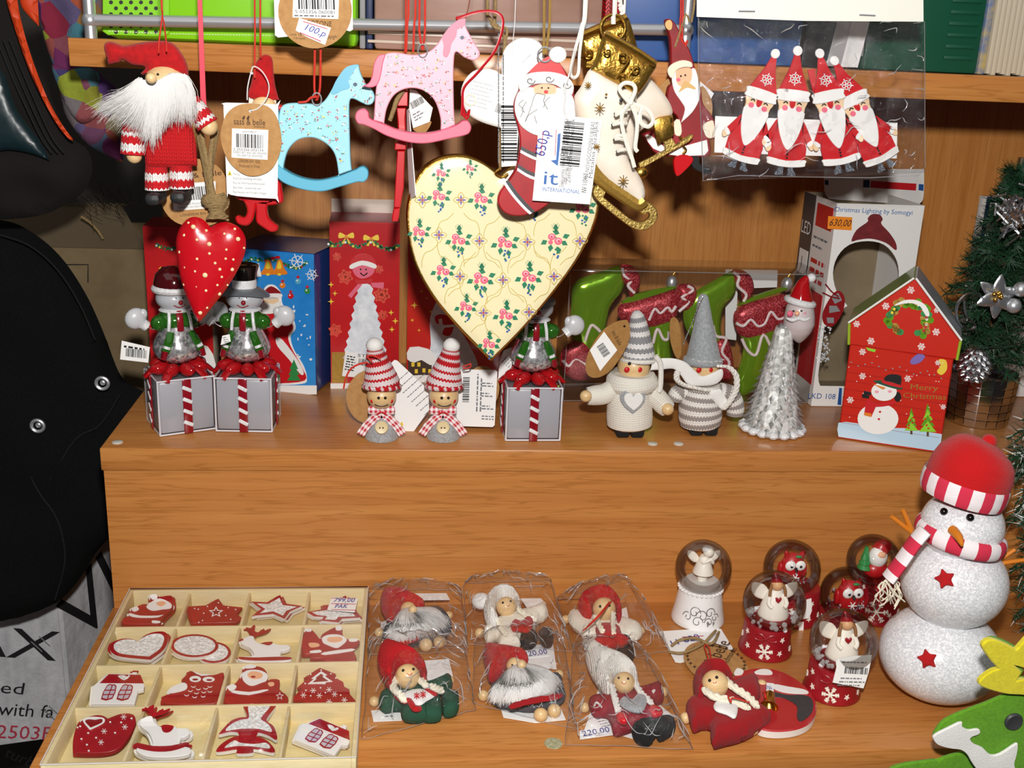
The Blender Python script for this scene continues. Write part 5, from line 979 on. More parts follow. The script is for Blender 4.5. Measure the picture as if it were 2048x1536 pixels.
# --- light-up gift cubes with snowmen
mat('frost','#b4b1b7',.35,sss=.25,spec=.5);mat('frost_head','#b9bbc0',.3,coat=.3,sss=.2);mat('frost_mitt','#c9cacd',.3,coat=.3,sss=.2)
mat('edge_highlight','#d9d6db',.15,coat=.5);mat('ribbon_wine','#8a0f1e',.2,coat=.4);mat('bow_red','#c0161d',.12,coat=.6,sss=.3,trans=.25);mat('crystal_silver',kind='glitter',cols=['#8f8d90','#d3d1d4','#ffffff'],rough=.18,metal=.7,scale=420,bs=1.0,bd=.003);mat('vest_green','#2c6a1c',.12,coat=.6,metal=.3);mat('hat_wine','#4a0a10',.1,coat=.8);mat('hat_grey','#6d7278',.3,coat=.3);mat('glit_white',kind='glitter',cols=['#d8d8dc','#eeeeee','#ffffff'],rough=.4,scale=1800)
def gift(loc,rz,hat,label,tagside=False,sc=1.0):
 t=thing('gift_cube',label,'figurine','frosted gift cubes topped by snowmen');k=.001*sc
 def fin(m,name,par=t,lb=None):m.xf(loc,rz,k);return m.build(name,par,lb)
 cu=fin(MB().box((0,0,23),(43,43,43),'frost',0,2),'cube_core');fin(MB().box((0,0,23.2),(46,46,46),'film_clear',0,2.5),'cube_shell',cu)
 m=MB();c8=[Vector((x*22.2,y*22.2,23.2+z*22.2))for x in(-1,1)for y in(-1,1)for z in(-1,1)]
 for a,b in((0,1),(2,3),(4,5),(6,7),(0,4),(1,5),(2,6),(3,7),(0,2),(1,3),(4,6),(5,7)):m.tube([c8[a],c8[b]],.8,'edge_highlight',6)  # pale tubes added to paint the bright highlight along the clear edges
 fin(m,'edge_highlights',cu)
 for a in range(4):
  q=Matrix.Rotation(a*math.pi/2,3,'Z');m=MB();m.box((0,-23.4,23),(7,1.6,45),'ribbon_wine',0,.6);m.v=[tuple(q@Vector(p))for p in m.v];rb=fin(m,'ribbon')
  for i in range(4):
   m=MB();m.box((0,-24.3,9+i*9.6),(8.2,.9,3),'glit_white',0,.4,Matrix.Rotation(R_(28),3,'Y'));m.v=[tuple(q@Vector(p))for p in m.v];fin(m,'white_band',rb)
 for i in range(8):
  a=i*math.pi/4+.2;m=MB();m.ball((math.cos(a)*15,math.sin(a)*15,51),7.2,'bow_red',(1.25,.8,.75),12,8,Matrix.Rotation(a,3,'Z'));fin(m,'bow_loop')
 for a in(-.9,.9,2.2,-2.2,0.0,math.pi):
  m=MB();d=Vector((math.cos(a),math.sin(a),0));m.tube([d*10+Vector((0,0,52)),d*20+Vector((0,0,50)),d*27+Vector((0,0,44))],[3.6,4.2,3.4],'bow_red',8,3,sc=(1,.5));fin(m,'bow_tail')
 fin(MB().lathe((0,0,0),[(0,55),(11,55.5),(17,60),(19,66),(18,71),(15,77),(12,84),(10,88)],'crystal_silver',26,.035),'skirt')
 vs=fin(MB().ball((0,0,89),13.5,'vest_green',(1.15,.95,.72)),'vest')
 for x in(-8.2,8.2):
  m=MB();m.tube([(x*.9,-9.5,97),(x,-12.6,91),(x*1.1,-12.4,83)],1.3,'glit_white',6,3);fin(m,'vest_trim',vs)
 fin(MB().tube([(0,-10.5,98),(0,-13.5,92),(0,-14,83)],2.6,'ribbon_wine',8,3,sc=(1,.6)),'scarf_front',vs);fin(MB().lathe((0,0,97.3),[(11,-1.5),(13,0),(11,1.5)],'glit_white',20),'collar',vs)
 for sx in(-1,1):
  sl=fin(MB().ball((sx*14,-3,88),6.5,'vest_green',(1,.9,1)),'sleeve')
  fin(MB().tube([(sx*8,-14,82),(sx*10.5,-17,76),(sx*14,-18,68)],[3,3.6,3.8],'vest_green',8,3,sc=(1,.6)),'scarf_end')
  fin(MB().tube([(sx*12.2,-18.2,72.5),(sx*13,-18.5,70.5)],4.3,'glit_white',8,0,sc=(1,.7)),'scarf_band');fin(MB().tube([(sx*14,-18.4,69),(sx*15.5,-18.6,63)],[4.1,3.8],'ribbon_wine',8,0,sc=(1,.6)),'scarf_tip')
  m=MB();m.tube([(sx*13,-4,86),(sx*19,-6,84),(sx*25,-6,88)],.5,'silver',6,3);ar=fin(m,'arm_wire')
  q=Matrix.Rotation(-sx*R_(35),3,'Y');m=MB();m.ball(Vector((sx*32,-6,94)),8.2,'frost_mitt',(1,.62,1.05),16,10,q);m.ball((sx*26.5,-7.5,97.5),3.2,'frost_mitt',(1,.8,1.3));fin(m,'mitten',ar)
  m=MB();d=Vector((sx*.75,0,.66));c=Vector((sx*26,-6,88.5));m.tube([c-d*2,c+d*2],6.2,'glit_white',14,0,sc=(1,.7));fin(m,'cuff',ar)
 hd=fin(MB().ball((0,0,106.5),15,'frost_head',(1,.9,.66),20,12),'head')
 m=MB();m.ball((1.2,-13.6,105.5),1.9,'p_dark_red');fin(m,'nose',hd)
 m=MB();m.ball((-2,-12.4,109),.6,'p_black');m.ball((3.6,-12.4,109),.6,'p_black');fin(m,'eyes',hd)
 m=MB();m.tube([(-4,-12.6,103.5),(0,-13.1,101.7),(5,-12.6,103.2)],.4,'p_dark_red',5,4);fin(m,'mouth',hd)
 if hat=='cap':
  fin(MB().lathe((0,0,0),[(15.5,113),(15.8,119),(14,126),(9,131),(0,132.5)],'hat_wine',22,cap=False),'cap')
  m=MB();m.tube([(math.cos(a)*14.6,math.sin(a)*13.6,114.5)for a in[i*math.pi/12 for i in range(25)]],3.2,'glit_white',10,caps=False);fin(m,'cap_brim');fin(MB().ball((9,7,127),4,'glit_white'),'pompom')
 elif hat=='top':
  m=MB();v=[];f=[]
  for i in range(6):
   for j in range(28):
    a=2*math.pi*j/28;r=9+i*2.2;v.append((math.cos(a)*r,math.sin(a)*r*.9,115.5-(i/5)**1.6*5.5*(1+.35*math.cos(a*2))))
  f=[(i*28+j,i*28+(j+1)%28,(i+1)*28+(j+1)%28,(i+1)*28+j)for i in range(5)for j in range(28)]
  m.add(v,f,'hat_grey');fin(m,'hat_brim');fin(MB().lathe((0,0,0),[(9.5,114.5),(9.8,119),(9.5,122)],'glit_white',20),'hat_band');fin(MB().lathe((0,0,0),[(9.5,122),(10.5,128),(12,133),(10,134),(0,134)],'g_black',22,cap=False),'hat_crown')
 else:
  fin(MB().lathe((0,0,0),[(16.5,111),(16,114),(10,116),(10.5,124),(0,125)],'hat_grey',22,cap=False),'hat')
 return t
gp=HZ(ZM);g1=gp.at(350,872);gift((g1.x,g1.y+.027,ZM),R_(25),'cap','gift cube snowman wearing a dark red cap, beside the black coat')
g2=gp.at(490,866);gift((g2.x,g2.y+.024,ZM),R_(-2),'top','gift cube snowman wearing a black top hat, before the blue carton')
g3=gp.at(1065,884);gift((g3.x,g3.y+.024,ZM),R_(1),'plain','gift cube snowman half hidden behind the tip of the floral heart')
P=VY(g1.y-.006,6);t=thing('barcode_tag','small white barcode tag below the snowman mitten at left','tag');m=MB();pl_slab(m,P,[(72,865),(245,905),(235,1000),(62,980)],.0005,'card');m.build('paper',t);m=MB();pbar(m,P,(95,960),(225,975),50,'ink',.0005,6);plines(m,P,(85,905),(215,925),1,14,12,'ink',.0005,4,.95);m.build('print',t)
P=VY(g2.y-.012,6);t=thing('barcode_tag','tiny white paper tag on the arm of the top hat snowman','tag');m=MB();pl_slab(m,P,[(690,835),(735,825),(742,870),(680,892)],.0005,'card');m.build('paper',t);m=MB();plines(m,P,(695,850),(735,842),3,14,5,'ink_grey',.0005);m.build('print',t)
P=VY(g3.y+.03,7);t=thing('barcode_tag','white tag standing between the floral heart and third gift cube','tag');m=MB();pl_slab(m,P,[(1085,890),(1160,860),(1130,990),(1050,1080),(1060,960)],.0005,'card');m.build('paper',t);m=MB();plines(m,P,(1075,960),(1130,900),5,24,6,'ink_grey',.0005);m.build('print',t)
# --- two little felt gnomes in knitted caps
mat('button_wood','#dcc596',.4)
def knit_gnome(base,lean,topk,label):
 p=HZ(ZM).at(*base);y=p.y+.013;P=VY(y,7);X0=P.c[0];c=((base[0]-640)*2.954,(base[1]-400)*2.954);k=P.mm(*c)
 t=thing('felt_gnome',label,'figurine','felt gnomes in striped knitted caps');x,y0=c[0],c[1]-10
 b=P.at(x,y0);b.z=ZM
 MB().lathe(b,[(95*k,0),(98*k,20*k),(88*k,90*k),(66*k,160*k),(45*k,195*k)],'felt_grey',22).build('body',t)
 hd=MB().ball(b+Vector((0,0,258*k)),86*k,'bead',(1,.95,.92),20,14).build('head',t)
 F=b+Vector((0,0,258*k));m=MB()
 for a in(-.2,.28):m.ball(F+Vector((math.sin(a)*80*k,-math.cos(a)*80*k,12*k)),9*k,'p_black',seg=8,rin=6)
 m.build('eyes',hd);m=MB()
 for a in(-.72,.78):m.ball(F+Vector((math.sin(a)*78*k,-math.cos(a)*76*k,-14*k)),13*k,'p_red',(1,.5,1),10,6)
 m.build('cheeks',hd);MB().tube([F+Vector((math.sin(a)*80*k,-math.cos(a)*80*k,-(24+14*math.cos(a*2.4))*k))for a in(-.5,-.25,0,.25,.5)],3*k,'p_black',5,3).build('mouth',hd)
 H=[(0,322,104),(lean*.05,345,106),(lean*.2,380,95),(lean*.5,440,76),(lean*.85,500,58),(lean,540,46)]
 m=MB();m.tube([b+Vector((q[0]*k,0,q[1]*k))for q in H],[q[2]*k for q in H],'knit_hat',26,3);cap=m.build('knitted_cap',t)
 m=MB();cc=b+Vector((0,0,316*k));m.tube([cc+Vector((math.cos(a)*102*k,math.sin(a)*96*k,-math.sin(a)*14*k))for a in[i*math.pi/12 for i in range(25)]],15*k,'knit_hat',8,caps=False);m.build('cap_rim',cap)
 m=MB();m.ball(b+Vector((lean*1.05*k,0,562*k)),50*k,'felt_white',(1,1,.9),12,8);m.build('cap_tip',cap)
 for sx in(-1,1):
  m=MB();q=[(x+sx*4,y0-160),(x+sx*40,y0-140),(x+sx*90,y0-90),(x+sx*125,y0-40)]
  A_=[P.at(a,b_,75*k)for a,b_ in q];W=24*k;L=[]
  for i,p_ in enumerate(A_):
   d=(A_[min(i+1,3)]-A_[max(i-1,0)]).normalized();s_=Vector((-d.z,0,d.x));L.append((p_-s_*W,p_+s_*W))
  for i in range(3):m.add([L[i][0],L[i][1],L[i+1][1],L[i+1][0]]+[v+Vector((0,.0007,0))for v in(L[i][0],L[i][1],L[i+1][1],L[i+1][0])],[(0,1,2,3),(7,6,5,4),(0,3,7,4),(1,5,6,2)],'gingham',[(0,i*.6),(1.0,i*.6),(1.0,i*.6+.6),(0,i*.6+.6)]*2)
  m.build('scarf_end',t)
  m=MB();L=s2([(x+sx*4,y0-165),(x+sx*46,y0-205),(x+sx*78,y0-200),(x+sx*72,y0-160)],4);m.pillow(P(L,78*k),NY,14*k,9*k,'gingham',step=.0014);m.build('bow_loop',t)
 MB().tube([b+Vector((math.cos(a)*60*k,math.sin(a)*60*k,178*k))for a in[i*math.pi/10 for i in range(21)]],18*k,'gingham',8).build('scarf_wrap',t)
 MB().tube([P.at(x-26,y0-160,92*k),P.at(x,y0-172,96*k),P.at(x+26,y0-160,92*k)],5*k,'p_red',6,4).build('ribbon_tie',t)
 q=P.at(x,y0-82,94*k);m=MB();m.v=[];m.lathe((0,0,0),[(0,0),(36*k,0),(38*k,5*k),(34*k,9*k),(24*k,7*k),(0,6*k)],'button_wood',20,cap=False);m.xf(q,rot=Matrix.Rotation(R_(90-12),3,'X'));bt=m.build('button',t)
 m=MB()
 for s_ in(-9,9):m.ball(q+Vector((s_*k,-8*k,0)),5*k,'ink_brown',(1,.6,1),8,6)
 m.build('button_holes',bt)
 return t,P,b,k
t,P,b,k=knit_gnome((763,886),-40,0,'felt gnome in striped knitted cap, left of its twin')
m=MB();m.tube(P([(310,960,-.005),(280,925,0),(310,918,0),(360,940,0)],.02),.0006,'cord_red',6,3);m.tube(P([(280,960),(230,970),(180,1000),(150,1060),(140,1115)],.012),.0008,'cord_red',6,4);m.build('hanging_loop',t)
Q=P.sh(-.016);m=MB();pl_slab(m,Q,circ(300,1165,145,160,30),.0008,'kraft',0,-.003);m.build('kraft_disc',t,'round brown kraft tag');m=MB();pl_slab(m,Q,[(440,945),(455,948),(640,1120),(645,1240),(520,1415),(490,1400),(350,1250),(380,1000)],.0006,'tag_white');wc=m.build('white_card',t)
m=MB();A_=Q.at(440,1090,.0004);X=(Q.at(530,1010,.0004)-A_).normalized();m.lines(A_,X,Q.n.cross(X),.026,9,.0052,.0007,'ink_grey',0,3)
m.build('print',wc)
for q_ in((432,1275),(482,1325)):m=MB();deco(m,Q,[(q_[0]-14,q_[1]),(q_[0]+12,q_[1]+12),(q_[0]+4,q_[1]-14)],'p_yellow',.0004);m.build('warning_sign',wc)
t,P,b,k=knit_gnome((886,886),35,0,'felt gnome in striped knitted cap with tall white tip, right of its twin')
m=MB();m.tube(P([(840,985),(870,975),(890,968),(885,990),(845,995)],.01),.0006,'cord_red',6,4);m.build('hanging_loop',t)
Q=P.sh(-.016);m=MB();pl_slab(m,Q,circ(960,1110,100,130,24),.0008,'kraft',0,-.003);m.build('kraft_disc',t,'round brown kraft tag');m=MB();pl_slab(m,Q,s2([(800,1000),(1035,1005),(1048,1015),(1032,1330),(1020,1342),(790,1335),(790,1100)],1),.0006,'tag_white');wc=m.build('white_card',t)
m=MB();A_=Q.at(880,1195,.0004);X=(Q.at(885,1045,.0004)-A_).normalized();m.barcode(A_,X,Q.n.cross(X),.022,.0055,'ink',0,4);A_=Q.at(930,1250,.0004);m.lines(A_,X,Q.n.cross(X),.034,2,.003,.0012,'ink_grey',0,6,.8)
for y in(1085,1145,1220,1280):plines(m,Q,(955,y),(1030,y+4),2,16,7,'ink_grey',.0004,y)
m.build('print',wc)
# --- doll in cream jumper
mat('hat_felt_grey','#8d9194',.95,sheen=.3,bump=(900,.6),var=('#a9adb0',500));mat('yarn_white','#e8e4dc',.9,bump=(800,.7));mat('boot_felt','#121314',.95,bump=(900,.5))
y1=HZ(ZM).at(1260,876).y+.012;P=VY(y1,8);k=P.mm(560,1200);t=thing('knitted_doll','doll in cream knitted jumper with grey heart and striped grey cap','doll')
def solid(m,pts,mt,seg=24,n=3,off=0):m.tube([P.at(a,b,off+(c[1]if isinstance(c,tuple)else 0))for a,b,c in pts],[(c[0]if isinstance(c,tuple)else c)*P.mm(a,b)for a,b,c in pts],mt,seg,n)
for x in(495,595):
 c=P.at(x,1370,.004);c.z=ZM+.0052;MB().box(c,(95*k,.02,.0104),'boot_felt',0,.003).build('boot',t)
m=MB();solid(m,[(555,1302,118),(555,1282,158),(555,1230,162),(555,1150,158),(560,1060,150),(565,1000,130)],'knit_cream');m.build('jumper',t)
m=MB();solid(m,[(572,1035,165),(572,1000,185),(570,960,178),(572,925,160)],'knit_cream');m.build('polo_neck',t)
m=MB();pball(m,P,(585,880),115,'bead');hd=m.build('head',t);m=MB()
for x in(555,620):pball(m,P,(x,862),12,'p_black',.0132,(1,.6,1),10,8)
m.build('eyes',hd);m=MB()
for x in(537,625):pball(m,P,(x,906),20,'p_red',.0125,(1,.5,1),12,8)
m.build('cheeks',hd)
m=MB();solid(m,[(615,840,118),(618,800,116),(620,740,104),(620,670,84),(618,600,66),(610,540,52),(605,505,30),(603,492,8)],'knit_greyhat');cap=m.build('knitted_cap',t)
m=MB();m.tube([P.at(615,838)+Vector((math.cos(a)*116*k,math.sin(a)*116*k,-math.sin(a)*.002))for a in[i*math.pi/14 for i in range(29)]],15*k,'yarn_white',8,caps=False);m.build('cap_rim',cap)
for q,hnd in(([(440,1040,70),(380,1075,72),(310,1085,70),(260,1090,62)],(250,1090)),([(690,1060,70),(745,1100,72),(790,1150,70),(820,1180,62)],(822,1182))):
 m=MB();solid(m,[(a,b,(c,.004))for a,b,c in q],'knit_cream',18);ar=m.build('sleeve',t);m=MB();pball(m,P,hnd,42,'bead',.014);m.build('hand',ar)
hs=lambda s,cx,cy:[(cx+s*a,cy+s*b)for a,b in s2([(0,-30),(0,-30),(-25,-62),(-60,-66),(-86,-40),(-86,0),(-55,50),(0,96),(0,96),(55,50),(86,0),(86,-40),(60,-66),(25,-62)],3)]
m=MB();pl_slab(m,P,hs(.98,578,1122),.002,'felt_grey',.0005,170*k);m.build('heart_patch',t,'grey felt heart');m=MB();pl_slab(m,P,hs(.74,585,1122),.0015,'felt_white',.0004,170*k+.0012);m.build('inner_heart',t,'white felt heart')
m=MB();m.tube([P.at(a,b,.012)for a,b in((735,810),(770,860),(775,950),(770,1030),(760,1060))],.0022,'yarn_white',8,4);m.build('braid',t)
Q=VY(y1-.016,8);m=MB();pl_slab(m,Q,s2([(510,560),(545,568),(560,640),(545,720),(480,840),(400,930),(320,962),(262,940),(250,860),(280,760),(360,640),(440,580)],4),.0008,'kraft_dark',0,0,[circ(520,603,9,9,8)]);tg=m.build('kraft_tag',t,'oval brown kraft tag with barcode')
m=MB();deco(m,Q,[(378,640),(470,768),(350,915),(278,770)],'card');A_=Q.at(318,735,.0007);X=(Q.at(365,820,.0007)-A_).normalized();A_=Q.at(340,790,.0007);X=(Q.at(412,735,.0007)-Q.at(345,700,.0007)).normalized()
A_=Q.at(325,745,.0007);X=(Q.at(385,835,.0007)-A_).normalized();m.barcode(A_,X,Q.n.cross(X),.0115,.0062,'ink',0,8);A_=Q.at(430,640,.0005);X=(Q.at(480,740,.0005)-A_).normalized();m.text('sass & belle',A_,X,Q.n.cross(X),.0035,'ink_brown',.0135);m.build('print',tg)
y2=HZ(ZM).at(1400,872).y+.012;P=VY(y2,8);k=P.mm(1050,1200);t=thing('knitted_doll','doll in striped grey jumper with tall felt hat and white scarf','doll')
for x in(1005,1105):
 c=P.at(x,1360,.004);c.z=ZM+.0052;MB().box(c,(95*k,.02,.0104),'boot_felt',0,.003).build('boot',t)
m=MB();solid(m,[(1050,1300,108),(1050,1280,142),(1048,1225,152),(1050,1150,150),(1060,1060,140),(1065,1000,115)],'knit_greystripe');m.build('jumper',t)
m=MB();pball(m,P,(1080,890),105,'bead');hd=m.build('head',t);m=MB()
for x in(1055,1113):pball(m,P,(x,874),11,'p_black',.0122,(1,.6,1),10,8)
m.build('eyes',hd);m=MB()
for x in(1040,1120):pball(m,P,(x,908),19,'p_red',.0115,(1,.5,1),12,8)
m.build('cheeks',hd)
m=MB();solid(m,[(1068,855,128),(1070,800,116),(1070,740,102),(1072,650,82),(1072,550,60),(1070,450,44),(1068,400,36),(1065,378,14)],'hat_felt_grey',22);ht=m.build('felt_hat',t)
m=MB();m.tube([P.at(1068,842)+Vector((math.cos(a)*124*k,math.sin(a)*124*k,-math.sin(a)*.002))for a in[i*math.pi/14 for i in range(29)]],26*k,'hat_felt_grey',8,caps=False,sc=(.5,1));m.build('hat_turnup',ht)
m=MB()
for i in range(7):a=-2.4+i*.28;c=P.at(1068,835)+Vector((math.cos(a)*140*k,math.sin(a)*140*k,.003));m.tube([c,c+Vector((.003*math.sin(-a),0,.0004*(-1)**i))],.0003,'yarn_white',5)
m.build('stitches',ht)
m=MB();m.pillow(P(s2([(700,910),(700,910),(720,830),(720,830),(850,825),(940,850),(1000,900),(1060,950),(1130,930),(1200,900),(1205,960),(1150,1010),(1040,1020),(960,1005),(910,940),(860,900),(780,905)],4),.014),NY,30*k,12*k,'felt_white',step=.0025);m.build('scarf',t)
m=MB();m.pillow(P(s2([(1110,1070),(1190,1040),(1190,1040),(1250,1150),(1200,1190),(1200,1190)],3),.016),NY,14*k,8*k,'felt_white',step=.0025);m.build('scarf_end',t)
for q in([(890,920),(885,970),(930,1010),(1020,1035),(1100,1050)],[(1180,880),(1250,890),(1300,950),(1300,1040),(1260,1120),(1210,1180)]):
 m=MB();q3=cr([(a,b,0)for a,b in q],6,False)
 for ph in(0,2.1,4.2):m.tube([P.at(p.x,p.y,.018+.0016*math.sin(i*.9+ph))+Vector((.0016*math.cos(i*.9+ph),0,0))for i,p in enumerate(q3)],.0013,'yarn_white',6)
 m.build('braid',t)
for q in([(950,1060,62),(905,1060,60),(880,1090,58),(870,1120,50)],[(1180,1060,66),(1250,1080,70),(1290,1150,66),(1290,1220,58)]):
 m=MB();solid(m,q,'knit_greystripe',16);m.build('sleeve',t)
m=MB();m.tube(P([(1070,390,),(1040,450),(1000,560),(950,680),(930,730)],.012),.0005,'silver',6,4);m.build('hanging_loop',t)
Q=VY(y2+.012,8);m=MB();pl_slab(m,Q,s2([(840,560),(880,545),(910,620),(915,800),(880,820),(840,700)],3),.0008,'kraft_dark');m.build('kraft_tag',t)
# --- clear box of glass boot ornaments
A=HZ(ZM).at(1128,806);B=HZ(ZM).at(1618,803);yb=(A.y+B.y)/2;xa,xb=A.x,B.x;hgt_=VY(yb).at(1400,545).z-ZM
t=thing('clear_box','clear plastic box holding green glass boot ornaments','box');c=Vector(((xa+xb)/2,yb+.03,ZM+hgt_/2))
MB().box(c,(xb-xa,.06,hgt_),'film_clear',0,.0012).build('shell',t)
m=MB()
for z in(ZM+.0006,ZM+hgt_):m.tube([Vector((xa,yb,z)),Vector((xb,yb,z))],.0004,'film_edge',5)
for x in(xa,xb):m.tube([Vector((x,yb,ZM)),Vector((x,yb,ZM+hgt_))],.0004,'film_edge',5)
m.build('edges',t)
Q=VY(yb+.052,8);m=MB();pl_slab(m,Q,[(1225,205),(1590,210),(1585,330),(1310,340),(1300,700),(1225,690)],.0008,'card');m.build('insert_card',t)
mat('glass_green','#86b81e',.14,metal=.55,coat=.6);mat('glit_red',kind='glitter',cols=['#7c0e18','#b81e2a','#f07078'],rough=.35,metal=.3,scale=1300);mat('icing','#f0dcdc',.5);mat('glass_pink','#f2b8cc',.3)
def boot(label,y,green,reds,icing,openg=None,capat=None):
 t=thing('boot_ornament',label,'ornament','green glass boots in the clear box');P=VY(y,8);k=P.mm(1000,500)
 m=MB();m.pillow(P(s2(green,4)),NY,110*k,48*k,'glass_green',step=.004);m.build('boot',t)
 for nm,r in reds:m=MB();m.pillow(P(s2(r,4),.0015),NY,90*k,52*k,'glit_red',step=.004);m.build(nm,t)
 for q,off in icing:m=MB();ptube(m,P,q,11,'icing',4,off*k);m.build('icing_line',t)
 if openg:m=MB();pl_slab(m,P,s2(openg,2),.004,'glass_green',.001,.006);m.build('opening',t)
 if capat:m=MB();pball(m,P,capat,45,'chrome',0,(.85,.8,1.2));ptube(m,P,[(capat[0]+5,capat[1]-50),(capat[0]+28,capat[1]-80),(capat[0]+38,capat[1]-55)],5,'gold',3);m.build('cap',t)
boot('upside-down green boot ornament at the left end of the clear box',yb+.026,[(170,300),(330,230),(500,180),(520,280),(500,360),(420,470),(380,640),(330,760),(220,780),(150,650),(150,450)],[('toe',[(490,180),(560,175),(620,230),(630,310),(600,370),(560,400),(540,330),(490,260)]),('cuff',[(90,760),(230,690),(300,800),(300,950),(180,980),(80,900)])],[([(505,195),(520,250),(570,280),(545,320),(590,370)],46),([(245,705),(285,600),(320,610),(350,640)],52),([(90,840),(130,880),(180,830),(250,870)],54)])
boot('upright green boot ornament with red cuff, second in the clear box',yb+.03,[(700,560),(860,520),(860,700),(850,860),(760,900),(700,860),(690,700)],[('cuff',[(480,460),(560,430),(700,390),(870,350),(900,420),(880,540),(800,590),(700,610),(560,590),(480,540)])],[([(690,560),(730,480),(770,510),(820,470),(850,500),(880,460)],58),([(720,720),(750,620),(790,690),(825,690),(830,640)],52)],[(500,440),(600,380),(850,325),(870,345),(700,400),(560,440)],(850,300))
boot('upside-down green boot ornament in the middle of the clear box',yb+.024,[(960,420),(1030,350),(1150,280),(1280,215),(1300,320),(1280,390),(1210,480),(1190,620),(1200,720),(1060,740),(960,640),(930,520)],[('toe',[(1270,215),(1330,205),(1400,250),(1425,330),(1400,400),(1350,440),(1330,360),(1290,300)]),('heel',[(890,320),(970,305),(1020,340),(1020,420),(960,490),(900,480),(880,400)]),('cuff',[(1150,700),(1240,690),(1280,850),(1270,960),(1200,980),(1120,850)])],[([(1280,225),(1320,260),(1310,320),(1370,380),(1350,430)],50),([(960,320),(1000,350),(920,400),(970,430),(900,500)],50),([(1140,600),(1160,670),(1230,690),(1200,780),(1250,850),(1240,900)],56)])
boot('upright green boot ornament with silver cap, right end of the clear box',yb+.022,[(1300,600),(1450,560),(1600,540),(1620,700),(1560,850),(1500,980),(1400,1070),(1320,1080),(1290,980),(1330,850),(1350,720)],[('cuff',[(1290,500),(1380,440),(1500,410),(1650,380),(1680,480),(1640,600),(1520,660),(1400,690),(1320,660),(1285,580)])],[([(1300,580),(1350,600),(1400,555),(1450,600),(1500,580),(1540,500),(1590,550),(1640,540)],58),([(1340,690),(1380,770),(1440,800),(1490,660),(1560,760),(1620,630)],54)],[(1310,460),(1420,400),(1620,335),(1660,350),(1480,410),(1370,450)],(1655,310))
P=VY(yb+.024,8)
# --- crystal tree with Santa head
mat('crystal','#fafbfb',.05,kind='film',ior=1.6,gloss=1.2,rim='#b9bcc0',add=.10,bump=(260,1.0),haze=.10);mat('crystal_core',kind='glitter',cols=['#b4b4b0','#dcdcd8','#ffffff'],rough=.2,metal=.25,scale=330,bs=1.0,bd=.004);mat('santa_frost','#c9bcbc',.35,coat=.3,sss=.2)
c=HZ(ZM).at(1563,882);c.y+=.026;c.z=ZM;t=thing('crystal_tree','clear crystal tree figurine with frosted Santa head and red cap','figurine');rd=random.Random(4)
def crys(name,prof,mt,seg,par):
 m=MB();m.lathe(c,prof,mt,seg,.05);return m.build(name,par,smooth=False)
core=crys('core',[(.024,.0008),(.0225,.01),(.016,.04),(.011,.07),(.007,.092)],'crystal_core',14,t)
n_=0
for lv in range(13):
 z=.004+lv*.0068;r=.0255*(1-lv/15.5);nb=max(7,int(15-lv*.6))
 for i in range(nb):
  a=2*math.pi*(i+.5*(lv%2))/nb+rd.uniform(-.08,.08);d=Vector((math.cos(a),math.sin(a),0));q=c+d*(r*.62)+Vector((0,0,z+.006));tip=c+d*(r*1.08+.002)+Vector((0,0,z-.0005));s_=Vector((-d.y,d.x,0))*(r*2.4/nb+.0012)
  m=MB();v=[q+Vector((0,0,.004)),q-s_,q+s_,tip,q-Vector((0,0,.006))];m.add(v,[(0,1,3),(0,3,2),(1,4,3),(4,2,3),(0,2,4,1)],'crystal');m.build('crystal_leaf',t,smooth=False)
m=MB()
for i in range(17):a=2*math.pi*i/17;m.ball(c+Vector((math.cos(a)*.0245,math.sin(a)*.0245,.0035)),.0048,'glit_white',(1,1,.7),8,6)
m.build('snowy_foot',t)
P=VY(c.y,8);k=P.mm(1740,560);m=MB();m.tube([P.at(a,b)for a,b in((1738,720),(1738,690),(1738,640),(1738,590),(1742,530),(1745,460),(1748,440))],[4*k,45*k,88*k,108*k,105*k,92*k,60*k],'santa_frost',20,3);hd=m.build('head',t)
m=MB();m.tube([P.at(a,b,.0132)for a,b in((1650,545),(1690,560),(1735,548),(1780,558),(1815,545))],[4*k,14*k,12*k,14*k,4*k],'glit_white',8,3);m.build('moustache',hd)
m=MB()
for x in(1678,1775):pball(m,P,(x,515),22,'p_rose',.0105,(1,.5,1),10,8)
m.build('cheeks',hd);m=MB()
for x in(1700,1755):pball(m,P,(x,495),9,'p_black',.0112,(1,.5,.7),8,6)
pball(m,P,(1725,512),18,'face_peach',.0122,seg=10,rin=8);m.build('features',hd)
m=MB();m.tube([P.at(a,b)for a,b in((1748,430),(1755,380),(1765,320),(1785,280),(1800,270))],[86*k,72*k,50*k,34*k,24*k],'bow_red',18,3);cp=m.build('cap',t)
m=MB();q=P.at(1746,430);m.tube([q+Vector((math.cos(a)*88*k,math.sin(a)*88*k,-math.cos(a)*.002))for a in[i*math.pi/12 for i in range(25)]],24*k,'glit_white',10,caps=False);m.build('cap_brim',cp);m=MB();pball(m,P,(1825,265),32,'glit_white');m.build('pompom',cp)
